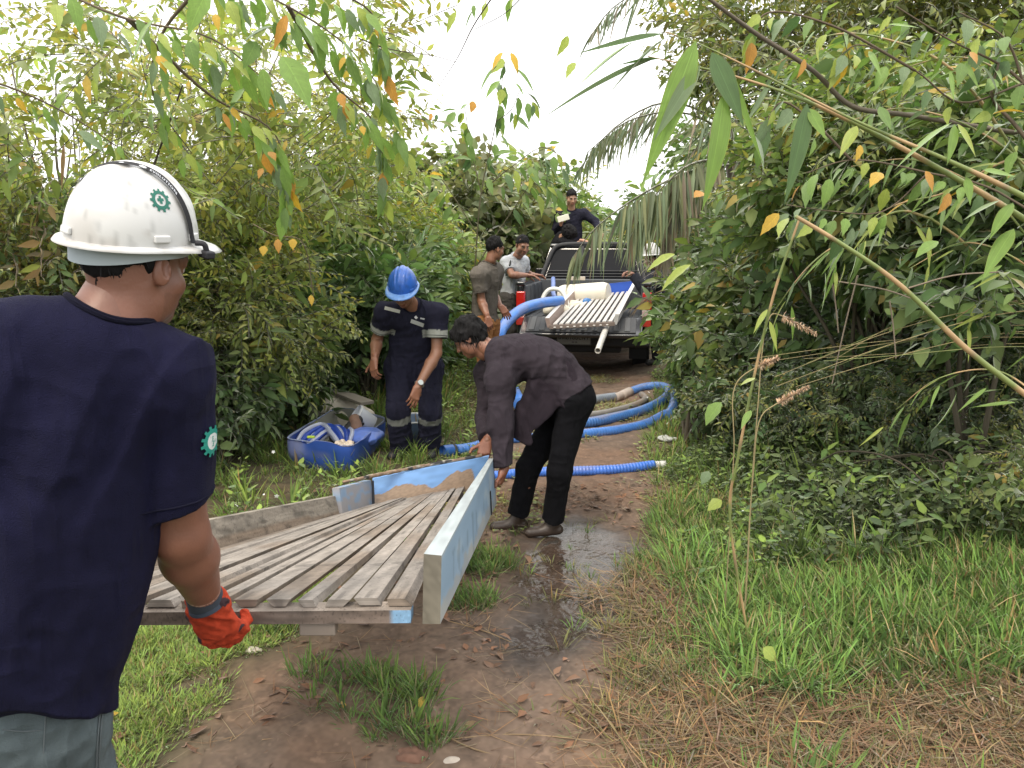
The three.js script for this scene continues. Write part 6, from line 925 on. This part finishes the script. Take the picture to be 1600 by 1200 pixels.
// ---- the near tree whose boughs hang in from the upper left
{
  const rr = rngOf(501), T = thing('tree', 'near tree at the upper left with long hanging leaves, some of them yellow', 'tree'), foot = onGround(-3.3, -2.7), fork = V(-3.1, 2.4, -2.9), br = [];
  br.push(['trunk', branch([foot, V(-3.35, 1.2, -2.75), fork, V(-2.6, 3.4, -3.1)], [.1, .08, .07, .05])]);
  const limbs = [[[fork, P(-60, -60, 3), P(200, 30, 3.0), P(330, 60, 3.1), P(420, 130, 3.2)], 38], [[fork, P(100, -180, 2.9), P(330, -40, 3.0), P(450, 10, 3.1), P(560, 90, 3.3), P(630, 210, 3.4)], 52], [[P(330, -40, 3.0), P(480, -20, 3.2), P(580, 20, 3.4), P(600, 110, 3.5)], 26], [[P(200, 30, 3), P(330, 150, 3.3), P(430, 210, 3.5), P(450, 320, 3.6)], 36], [[P(450, 10, 3.1), P(520, 130, 3.5), P(590, 200, 3.7), P(600, 300, 3.8)], 36], [[fork, P(-40, 120, 3.3), P(90, 170, 3.5), P(200, 240, 3.7)], 10], [[P(330, -40, 3), P(250, 60, 3.2), P(240, 150, 3.4), P(300, 240, 3.6)], 16]];
  for (const [pts, n] of limbs) { br.push(['branch', branch(pts, [.009, .005, .0035, .002])]); string(T, pts, n, 'point', .12, rr, { from: .35, yel: .05, tints: ['fresh', 'lime', 'mid', 'fresh', 'grey'] }); }
  // the largest leaves, one by one: base, tip, width in the eye's frame
  for (const [x0, y0, x1, y1, w, d, t] of [[246, 25, 192, 96, 26, 2.6, 'fresh'], [330, -25, 286, 52, 34, 2.6, 'fresh'], [437, 83, 493, 163, 48, 2.5, 'fresh'], [431, 40, 368, 60, 22, 2.7, 'deep'], [449, 20, 428, 78, 15, 2.7, 'orange'], [410, 103, 418, 168, 20, 2.8, 'fresh'], [384, 137, 352, 170, 18, 2.9, 'mid'], [294, 62, 308, 110, 20, 2.8, 'mid'], [402, 62, 380, 106, 26, 2.7, 'mid'], [466, 33, 505, 85, 16, 2.8, 'mid'], [306, 80, 345, 96, 18, 2.9, 'mid'], [350, 166, 392, 152, 12, 2.9, 'mid'], [246, 85, 262, 112, 18, 2.9, 'yellow'], [336, 20, 341, 46, 12, 2.8, 'yellow'], [248, 92, 290, 124, 16, 2.9, 'lime'], [540, 88, 528, 108, 10, 3.2, 'yellow'], [530, 145, 538, 168, 14, 3.2, 'orange'], [565, 196, 569, 210, 10, 3.3, 'yellow'], [420, 236, 432, 249, 14, 3.4, 'orange'], [411, 262, 402, 278, 12, 3.4, 'orange'], [413, 383, 410, 400, 13, 4.6, 'yellow'], [434, 372, 435, 396, 12, 4.6, 'orange'], [458, 372, 457, 390, 13, 4.6, 'yellow'], [485, 460, 488, 478, 9, 4.8, 'yellow'], [100, 220, 96, 300, 6, 3.2, 'brown']]) { const m = d / FOCAL; leafAt(T, 'point', 1, P(x0, y0, d), P(x1, y1, d - .02), w * m, t, (rr() - .5) * .5); }
  br.push(['twig', branch([P(395, 350, 4.6), P(430, 368, 4.6), P(470, 376, 4.65), P(490, 462, 4.8)], .003)]);
  br.push(['twig', branch([P(780, -20, 3.6), P(740, 40, 3.65), P(715, 90, 3.7), P(678, 146, 3.75)], [.0035, .003, .002, .0012], [.07, .055, .045])]); br.push(['twig', branch([P(560, 60, 3.4), P(610, 77, 3.5), P(680, 88, 3.6), P(752, 110, 3.7)], [.0025, .002, .0016, .001], [.07, .04, .035])]); br.push(['twig', branch([P(830, -20, 3.6), P(790, 20, 3.65), P(742, 46, 3.7)], [.003, .002, .0015], [.09, .08, .07])]);
  string(T, [P(830, -20, 3.6), P(760, -10, 3.65), P(715, 0, 3.6)], 6, 'point', .09, rr, { from: 0, yel: 0 });
  for (const [n, g] of br) mesh(n, g, barkMat, T);
}
// ---- slender sapling in the gap of sky
{
  const rr = rngOf(502), T = thing('sapling', 'slender sapling with drooping leaves, two of them yellow, in the gap of sky', 'tree'), foot = onGround(-.55, -9.6), d = 9.4;
  const limbs = [[[foot, P(742, 420, 9.5), P(752, 300, d), P(775, 190, d), P(792, 78, d)], [.012, .008, .003], 20, .55], [[P(752, 300, d), P(735, 230, d), P(728, 180, d), P(722, 150, d)], [.007, .003], 14, .2], [[P(775, 190, d), P(800, 170, d - .2), P(815, 140, d - .2), P(840, 160, d - .3)], [.005, .003], 8, .2], [[P(752, 300, d), P(800, 260, d - .2), P(850, 230, d - .2), P(885, 255, d - .3)], [.006, .003], 18, .2], [[P(742, 360, d), P(690, 280, d), P(650, 235, d)], [.007, .003], 14, .3], [[P(742, 420, 9.5), P(800, 330, d), P(840, 280, d), P(870, 290, d)], [.007, .003], 16, .3]];
  for (const [p, r, n, f] of limbs) { mesh('stem', branch(p, r, [.1, .09, .05]), barkMat, T); string(T, p, n, 'point', .24, rr, { from: f, yel: .03, drop: 1, tints: ['mid', 'deep', 'mid', 'lime'] }); }
  for (const [x0, y0, x1, y1, w, t] of [[787, 80, 765, 108, 11, 'yellow'], [797, 80, 813, 115, 11, 'yellow'], [780, 100, 742, 140, 9, 'mid'], [803, 105, 842, 142, 10, 'mid'], [783, 125, 755, 150, 14, 'fresh'], [803, 128, 822, 148, 8, 'fresh'], [785, 138, 781, 162, 14, 'lime'], [740, 157, 737, 176, 12, 'orange'], [731, 162, 718, 170, 10, 'mid'], [889, 54, 872, 88, 12, 'lime'], [760, 3, 754, 32, 10, 'lime'], [674, 176, 672, 190, 6, 'orange'], [683, 178, 680, 192, 6, 'deep'], [848, 248, 882, 284, 12, 'mid'], [832, 268, 828, 300, 9, 'lime'], [900, 96, 882, 120, 14, 'lime']]) leafAt(T, 'point', 1, P(x0, y0, d - .3), P(x1, y1, d - .35), w * d / FOCAL, t, (rr() - .5) * .6);
}
// ---- bamboo reaching in from the right
{
  const rr = rngOf(503), T = thing('bamboo', 'bamboo with long drooping leaves reaching in over the track from the right', 'bamboo');
  const cane = (pts, r, bias = 0) => tube(pts, r, 10, 10, { color: (t, a, l) => { const u = (l / .26 + bias) % 1, node = u < .04, dry = u < .45, k = .85 + .3 * n2(l * 30, a); return node ? [.2, .15, .08] : dry ? [.36 * k, .24 * k, .12 * k] : [.16 * k, .2 * k, .06 * k]; }, shape: (t, a, l) => 1 + (((l / .26 + bias) % 1) < .03 ? .25 : 0) });
  const root = onGround(3.2, -2.6);
  mesh('culm', cane([root, V(2.9, 1.1, -2.5), P(1700, 410, 2.4), P(1600, 342, 2.4), P(1500, 282, 2.4), P(1340, 195, 2.4), P(1240, 150, 2.4), P(1140, 117, 2.4), P(1012, 88, 2.4)], [.012, .012, .01, .009, .008, .0065, .0045, .003, .0015]), std([1, 1, 1], .5, { vertexColors: true }), T);
  mesh('culm', cane([root.clone().add(V(.1, 0, .1)), V(3, 1.2, -2.45), P(1690, 355, 2.35), P(1580, 297, 2.35), P(1480, 250, 2.36), P(1340, 190, 2.38), P(1100, 72, 2.4), P(1040, 50, 2.4)], [.011, .011, .009, .008, .006, .004, .002, .0015], .3), std([1, 1, 1], .5, { vertexColors: true }), T);
  mesh('culm', cane([root.clone().add(V(-.1, 0, .2)), P(1700, 690, 2.2), P(1600, 615, 2.2), P(1510, 545, 2.2), P(1400, 440, 2.2), P(1300, 372, 2.2), P(1243, 338, 2.2)], [.009, .009, .0085, .008, .0065, .006, .0055], .6), std([1, 1, 1], .5, { vertexColors: true }), T, 'broken cane without leaves');
  for (const [x0, y0, x1, y1, w, t, v, rl] of [[1090, 56, 1008, 288, 40, 'fresh', 2, .2], [1096, 98, 1020, 218, 24, 'grey', 1, -.5], [1110, 78, 1166, 196, 33, 'deep', 1, .3], [1131, 140, 1113, 332, 38, 'fresh', 2, -.2], [1148, 118, 1190, 264, 10, 'fresh', 1, 1], [1262, 156, 1232, 322, 29, 'deep', 1, .1], [1263, 168, 1292, 218, 18, 'fresh', 0, .4], [1491, 189, 1392, 257, 21, 'fresh', 1, .4], [1492, 192, 1484, 258, 18, 'fresh', 1, 0], [1495, 192, 1530, 244, 14, 'lime', 1, .3], [1373, 165, 1394, 204, 20, 'mid', 0, 0], [1584, 315, 1543, 372, 22, 'fresh', 1, .3], [1586, 355, 1531, 434, 26, 'fresh', 2, .1], [1564, 312, 1503, 342, 18, 'mid', 0, .4], [1575, 345, 1508, 398, 12, 'mid', 1, .9], [1535, 265, 1590, 275, 14, 'fresh', 0, .4], [1040, 52, 893, 82, 11, 'grey', 0, 1.0], [1046, 54, 936, 146, 16, 'grey', 1, .4], [1032, 88, 832, 172, 19, 'grey', 1, .5], [995, 62, 888, 134, 24, 'fresh', 1, .3], [1030, 92, 960, 100, 12, 'deep', 0, .6], [1340, 195, 1310, 245, 18, 'lime', 1, 0], [1386, 38, 1440, 42, 9, 'fresh', 0, .3], [1510, 275, 1518, 320, 14, 'fresh', 1, .4]]) { const d = 2.37; leafAt(T, 'bamboo', v, P(x0, y0, d), P(x1, y1, d - .03), w * d / FOCAL, t, rl); }
  // a second, thinner clump behind it with many narrow blades
  { const r2 = rngOf(513), D = thing('bamboo', 'clump of thin bamboo with many narrow blades behind the long canes', 'bamboo'), f0 = onGround(3.6, -4.3), dd = 3.9;
    for (const p of [[[1640, 420], [1540, 300], [1430, 250], [1330, 260]], [[1640, 300], [1520, 200], [1420, 170], [1320, 190]], [[1660, 480], [1580, 400], [1500, 380], [1420, 420]], [[1660, 200], [1560, 110], [1480, 90], [1400, 110]], [[1680, 560], [1600, 480], [1540, 470], [1490, 500]], [[1600, 250], [1480, 300], [1380, 330], [1300, 400]], [[1500, 120], [1380, 60], [1280, 60], [1200, 110]], [[1650, 640], [1560, 580], [1470, 590], [1400, 640]], [[1420, 330], [1330, 370], [1260, 420], [1200, 500]]]) { const pts = [f0, ...p.map(q => P(q[0], q[1], dd - r2() * .4))]; mesh('culm', cane(pts, [.008, .006, .004, .003, .0015], r2()), std([1, 1, 1], .5, { vertexColors: true }), D); string(D, pts.slice(1), 17, 'bamboo', .2, r2, { from: .1, yel: .03, ratio: .1, drop: .5, tints: ['fresh', 'lime', 'mid', 'fresh', 'grey'] }); } }
  const C = thing('bamboo_cane', 'thin jointed dry cane standing askew above the foxtail grass', 'cane'); mesh('culm', cane([onGround(1.0, -3.1).setY(gy(1, -3.1)), P(1140, 790, 3.0), P(1152, 720, 2.95), P(1180, 580, 2.9), P(1212, 450, 2.85), P(1248, 345, 2.8)], [.005, .005, .0055, .005, .005, .004], .2), std([1, 1, 1], .6, { vertexColors: true }), C);
  for (const [x0, y0, x1, y1, w, t] of [[1200, 482, 1175, 520, 10, 'lime'], [1202, 500, 1216, 552, 8, 'lime'], [1174, 640, 1156, 670, 13, 'fresh'], [1180, 590, 1156, 600, 12, 'lime']]) leafAt(C, 'bamboo', 1, P(x0, y0, 2.86), P(x1, y1, 2.82), w * 2.86 / FOCAL, t, .3);
}
// ---- woody bough and single big leaves of the near thicket on the right
{
  const rr = rngOf(504), T = thing('shrub', 'near broad-leaved shrub in the upper right with single large leaves and a dark bough', 'shrub'), foot = onGround(2.9, -3.4), d = 3.5;
  const limbs = [[[foot, V(2.7, 1.4, -3.3), P(1600, 130, d), P(1480, 60, d), P(1400, 10, d)], [.014, .009, .004, .003], 22], [[P(1600, 130, d), P(1500, 160, d), P(1430, 110, d), P(1340, 70, d), P(1310, 90, d)], [.005, .0035, .002], 24], [[V(2.7, 1.4, -3.3), P(1560, 300, d), P(1450, 270, d), P(1330, 250, d), P(1260, 270, d)], [.006, .004, .002], 26], [[P(1450, 270, d), P(1380, 330, d), P(1300, 330, d), P(1230, 320, d)], [.0035, .002], 22], [[V(2.7, 1.4, -3.3), P(1590, 200, d), P(1550, 150, d), P(1560, 100, d)], [.01, .005], 14], [[P(1600, 130, d), P(1570, 60, d), P(1500, 20, d)], [.006, .003], 14], [[P(1430, 110, d), P(1300, 40, d), P(1200, 20, d), P(1170, 50, d)], [.006, .003], 14], [[P(1330, 250, d), P(1270, 190, d), P(1220, 160, d), P(1190, 210, d)], [.006, .003], 14]];
  for (const [p, r, n] of limbs) { mesh('stem', branch(p, r, [.1, .075, .05]), barkMat, T); string(T, p, n, 'point', .115, rr, { from: .3, yel: .04, ratio: .42, drop: .9, tints: ['mid', 'lime', 'fresh', 'deep', 'grey'] }); }
  mesh('bough', branch([P(1600, 210, 3.9), P(1420, 180, 3.7), P(1330, 165, 3.6), P(1270, 110, 3.5), P(1175, 48, 3.4), P(1095, -12, 3.3)], [.012, .011, .011, .01, .009, .007], [.12, .1, .075]), barkMat, T);
  for (const [x0, y0, x1, y1, w, t, k] of [[1528, 98, 1570, 140, 34, 'grey', 'broad'], [1515, 80, 1530, 97, 16, 'orange', 'point'], [1165, 200, 1205, 258, 42, 'grey', 'broad'], [1545, 180, 1600, 165, 16, 'yellow', 'broad'], [1100, 300, 1085, 305, 18, 'orange', 'broad'], [1445, 265, 1462, 298, 14, 'orange', 'point'], [1485, 300, 1470, 335, 17, 'orange', 'point'], [1258, 90, 1250, 122, 12, 'orange', 'point'], [1345, 225, 1340, 252, 12, 'yellow', 'point'], [1470, 375, 1430, 395, 22, 'fresh', 'broad'], [1060, 395, 1010, 415, 16, 'lime', 'broad'], [1085, 410, 1030, 445, 18, 'lime', 'broad'], [1480, 660, 1455, 700, 26, 'grey', 'broad'], [1130, 625, 1098, 660, 30, 'fresh', 'broad'], [1450, 750, 1425, 785, 30, 'lime', 'broad'], [1440, 725, 1460, 755, 22, 'yellow', 'broad'], [1408, 815, 1380, 845, 20, 'grey', 'broad'], [1600, 775, 1565, 810, 24, 'grey', 'broad'], [1300, 710, 1320, 722, 22, 'fresh', 'broad'], [1110, 735, 1095, 755, 18, 'grey', 'broad'], [1130, 780, 1105, 795, 20, 'lime', 'broad'], [1250, 750, 1232, 745, 20, 'mid', 'broad'], [1190, 1010, 1215, 1032, 26, 'lime', 'broad']]) { const dd = y0 > 600 ? Math.min(4.4, CAM_H * 1250 / (y0 - 388) * .86) : 3.4; leafAt(T, k, 1, P(x0, y0, dd), P(x1, y1, dd - .03), w * dd / FOCAL, t, (rr() - .5) * .6); }
}
// ---- oil palm with fronds hanging over the tail of the truck
{
  const rr = rngOf(505), T = thing('palm_tree', 'palm with grey green fronds drooping over the tail of the truck', 'palm tree'), foot = onGround(3.1, -10.4), heart = P(1150, 255, 9.9);
  mesh('trunk', branch([foot, lerpV(foot, heart, .5).add(V(.1, 0, .05)), heart], [.2, .16, .13], [.1, .08, .06]), barkMat, T);
  const frond = (pts, n, len, w, col, o = {}) => {
    const c = new THREE.CatmullRomCurve3(pts, false, 'centripetal'), L = new Leaves(); let prev = null;
    for (let i = 0; i <= 16; i++) { const p = c.getPoint(i / 16); if (prev) L.stick(prev, p, mix(.022, .005, i / 16), [.14, .14, .06]); prev = p; }
    for (let i = 0; i < n; i++) { const t = mix(o.from ?? .12, .99, i / n), p = c.getPoint(t), t0 = c.getTangent(t), side = t0.clone().cross(UPV).normalize().multiplyScalar(i % 2 ? 1 : -1), l = len * (.45 + .9 * Math.sin(Math.PI * Math.pow(t, .7)) * .6) * (.55 + rr() * .65), droop = (o.droop ?? 1.1) * (.7 + rr() * .6), d = side.multiplyScalar(.55).addScaledVector(t0, .55).add(V((rr() - .5) * .6, -droop, (rr() - .5) * .6)); if (n3(t * 16, n, 3) > .7) continue; L.add(p, d, V(rr() - .5, .6, 1), l, w * (.7 + rr() * .5), vary(rr() < (o.dry ?? .1) ? [.24, .2, .14] : col, rr, .3), { seg: 4, wide: .25, bend: (rr() - .4) * .2, sag: .2, fold: .3, stalk: 0 }); }
    mesh('frond', L.geo(), leafMat, T, o.label);
  };
  const g1 = [.2, .25, .125], g2 = [.12, .16, .07], d = 9.4;
  frond([heart, P(1090, 264, 9.5), P(1040, 284, 9.2), P(980, 318, 9.0), P(925, 362, 8.9), P(893, 405, 8.9)], 190, .68, .034, g1, { droop: 1.3, label: 'long frond hanging in front of the cab and the tray' });
  frond([heart, P(1110, 250, 9.6), P(1070, 262, 9.3), P(1020, 310, 9.1), P(985, 370, 9.0)], 150, .8, .036, g1, { droop: 1.6, dry: .15 });
  frond([heart, P(1120, 262, 9.6), P(1085, 280, 9.4), P(1050, 340, 9.3), P(1035, 400, 9.2)], 90, .75, .04, [.26, .25, .18], { droop: 2, dry: .4, label: 'dry grey brown frond hanging straight down' });
  frond([heart, P(1120, 200, 9.7), P(1060, 175, 9.5), P(980, 190, 9.3), P(915, 240, 9.2)], 90, .6, .026, g2, { droop: .8 });
  frond([heart, P(1120, 190, 9.8), P(1040, 160, 9.6), P(960, 200, 9.5), P(900, 270, 9.4)], 90, .6, .026, g2, { droop: 1 });
  frond([heart, P(1130, 130, 9.9), P(1090, 40, 9.8), P(1030, -20, 9.6), P(960, 10, 9.5), P(920, 60, 9.4)], 90, .6, .022, g2, { droop: .6 });
  frond([heart, P(1150, 120, 10), P(1150, 0, 10), P(1120, -80, 9.9), P(1050, -90, 9.9)], 80, .6, .022, g2, { droop: .6 });
  frond([heart, P(1200, 180, 9.7), P(1270, 150, 9.4), P(1340, 220, 9.2)], 80, .7, .03, g2); frond([heart, P(1190, 250, 9.3), P(1230, 290, 8.8), P(1250, 380, 8.5)], 80, .7, .03, g1);
  frond([heart, P(1130, 255, 10.3), P(1090, 270, 10.8), P(1030, 330, 11), P(1010, 390, 11)], 70, .7, .034, g1, { droop: 1.4 });
  // dead frond lying against the tail lamp
  frond([P(1130, 520, 9.6), P(1080, 485, 9.7), P(1030, 462, 9.8), P(990, 470, 9.9)], 50, .5, .025, [.3, .23, .16], { droop: .35, dry: .9, label: 'dead brown frond by the right tail light' }); frond([P(1120, 540, 9.5), P(1070, 500, 9.6), P(1035, 430, 9.7), P(1005, 400, 9.8)], 24, .4, .02, [.26, .24, .14], { droop: .5, dry: .5 });
}
// small palm frond in the distance
{
  const rr = rngOf(506), T = thing('fern', 'pale feathery frond behind the man in the polo shirt', 'fern'), L = new Leaves(), b = P(790, 400, 16), c = new THREE.CatmullRomCurve3([b, P(800, 350, 16), P(830, 332, 16), P(868, 352, 15.8)]); for (let i = 0; i < 70; i++) { const t = .25 + .75 * i / 70, p = c.getPoint(t), t0 = c.getTangent(t); L.add(p, t0.clone().multiplyScalar(.6).add(V(0, i % 2 ? .7 : -.8, .2)), V(0, .3, 1), .42 * Math.sin(t * 2.9 + .2), .04, vary([.2, .25, .14], rr), { seg: 3, stalk: 0, wide: .3, sag: .2 }); }
  mesh('frond', L.geo(), leafMat, T); mesh('stalk', branch([onGround(b.x, b.z), b, P(800, 350, 16), P(830, 332, 16), P(868, 352, 15.8)], [.03, .02, .01], [.12, .14, .06]), barkMat, T);
}
// ---- foxtail grass, reeds, flowers, fallen leaves, stones
{
  const rr = rngOf(507);
  for (const [x0, y0, x1, y1, rx, ry, d, l] of [[1223, 494, 1275, 522, 1205, 492, 3.4, 'foxtail seed head above the other two, tip to the right'], [1185, 572, 1216, 559, 1150, 600, 3.4, 'foxtail seed head in the middle, beside the dry cane'], [1215, 630, 1262, 604, 1190, 650, 3.3, 'foxtail seed head lowest of the three, over the weeds']]) {
    const T = thing('foxtail_grass', l, 'foxtail grass'), a = P(x0, y0, d), b = P(x1, y1, d), L = new Leaves(), f = onGround(a.x - .1, a.z + .02); const left = rx < x0; mesh('stalk', branch([f, lerpV(f, a, .6).add(V(-.05, .1, 0)), P(rx, ry, d), a, b], .0025, [.25, .2, .1]), barkMat, T);
    const ax = b.clone().sub(a), n = ax.clone().normalize(); for (let i = 0; i < 260; i++) { const t = rr(), p = a.clone().addScaledVector(ax, t), q = V(rr() - .5, rr() - .5, rr() - .5).normalize(); L.add(p, q.addScaledVector(n, .8), UPV, .026 * (1.1 - .5 * t), .0045, vary([.5, .36, .24], rr), { seg: 2, stalk: 0, wide: .4 }); } L.stick(a, b, .006, [.34, .24, .15]); mesh('seed_head', L.geo(), grassMat, T);
  }
  const R = thing('reeds', 'bundle of thin dry reeds lying across the thicket below the bamboo', 'reeds');
  for (let i = 0; i < 10; i++) { const y = 490 + rr() * 60, d = 3.6 + rr() * .6, x0 = 1170 + rr() * 160, s = (rr() - .5) * 170; mesh('reed', branch([P(1720, y + s * .3 - 20, d), P(1560, y + s * .2 - 16, d), P(1400, y + rr() * 12, d), P(x0, y + 30 - s * .4 + rr() * 26, d)], [.0025, .002, .0012], rr() < .5 ? [.32, .26, .13] : [.2, .22, .08]), barkMat, R); }
  for (const [a, b] of [[[1300, 440, 3.9], [1310, 520, 3.9]], [[1390, 470, 3.8], [1400, 560, 3.8]], [[1310, 440, 3.9], [1460, 480, 3.7]], [[1420, 450, 3.6], [1560, 425, 3.5]], [[1340, 430, 4], [1300, 600, 4]]]) mesh('reed', branch([P(...a), lerpV(P(...a), P(...b), .5).add(V(0, .02, 0)), P(...b)], [.004, .003], [.2, .16, .12]), barkMat, R);
  const fl = [], blm = new Leaves(); for (let i = 0; i < 5; i++) { const a = i * 1.257; blm.add(V(0, 0, 0), V(Math.cos(a), .35, Math.sin(a)), UPV, .011, .009, [.85, .85, .82], { seg: 2, stalk: 0 }); }
  for (let i = 0; i < 46; i++) { const x = 1.2 + rr() * 1.6, z = -3.8 - rr() * 4.5; fl.push([M4(onGround(x, z, .12 + rr() * .18), EUL(rr(), rr() * 6, rr()), .8 + rr() * .7), tint(1)]); } for (let i = 0; i < 20; i++) { const x = -1.2 - rr() * 1.4, z = -4.5 - rr() * 2.5; fl.push([M4(onGround(x, z, .1 + rr() * .12), EUL(rr(), rr() * 6, rr()), .8 + rr() * .7), tint(1)]); }
  const fg = new THREE.Group(); fg.name = 'wild_flowers'; scene.add(fg); tag(fg, 'tiny white flowers scattered among the weeds on both verges', 'flowers', null, 'stuff'); instanced('bloom', blm.geo(), grassMat, fl, fg);
  for (const [px, py, a, s, t, l] of [[660, 1100, 1.3, .075, 'yellow', 'largest yellow leaf fallen on the earth right of the grass tussock'], [537, 1108, 1.8, .05, 'yellow', 'yellow leaf fallen in the grass tussock under the tray'], [172, 1127, .1, .06, 'yellow', 'yellow leaf fallen on the lawn beside the jeans of the near man'], [735, 1130, .4, .05, 'brown', 'brown curled leaf on the earth right of the yellow one'], [708, 898, .8, .05, 'orange', 'orange brown leaf on the earth below the corner of the tray'], [712, 1016, 2.2, .05, 'brown', 'small brown leaf on the bare earth in front of the tray corner']]) { const c = gp(px, py, .035), T = thing('fallen_leaf', l, 'leaf', c); const q = V(Math.cos(a), .25, -Math.sin(a)).multiplyScalar(s); leafAt(T, 'point', 2, q.clone().multiplyScalar(-.5), q.clone().multiplyScalar(.5), s * .42, t, .5); }
  for (const [px, py, s, rgb, l, sd] of [[705, 1197, .022, [.42, .36, .3], 'pale stone half out of frame at the lower middle of the track', 1], [645, 1185, .04, [.17, .09, .06], 'reddish brick fragment beside the pale stone at the lower edge', 2], [395, 1022, .025, [.42, .38, .32], 'small pale stone in the grass under the glove', 3]]) { const f = new Field(); f.ell(gp(px, py, s * .3), s * 1.5, s * .6, s, V(1, 0, 0), UPV, V(0, 0, 1)); f.disp = (x, y, z) => (n3(x * 40, y * 40, z * 40 + sd) - .5) * s * .5; single('stone', f.mesh(.004, speck(rgb, .2, 90), .02), std([1, 1, 1], .95, { vertexColors: true }), l, 'stone'); }
  // dry stalks lying over the earth at the bottom
  for (const [p, l] of [[[[640, 1165], [800, 1150], [930, 1160]], 'long dry stalk lying across the bottom of the track'], [[[650, 1128], [740, 1175], [850, 1195]], 'dry stalk lying aslant below the yellow leaf'], [[[700, 968], [760, 985], [800, 1000]], 'thin dark twig lying by the wall end of the tray']]) single('dry_stalk', branch(p.map(q => gp(q[0], q[1], .012)), [.003, .003, .0015], [.26, .18, .1]), barkMat, l, 'stalk');
}
renderer.render(scene, camera);
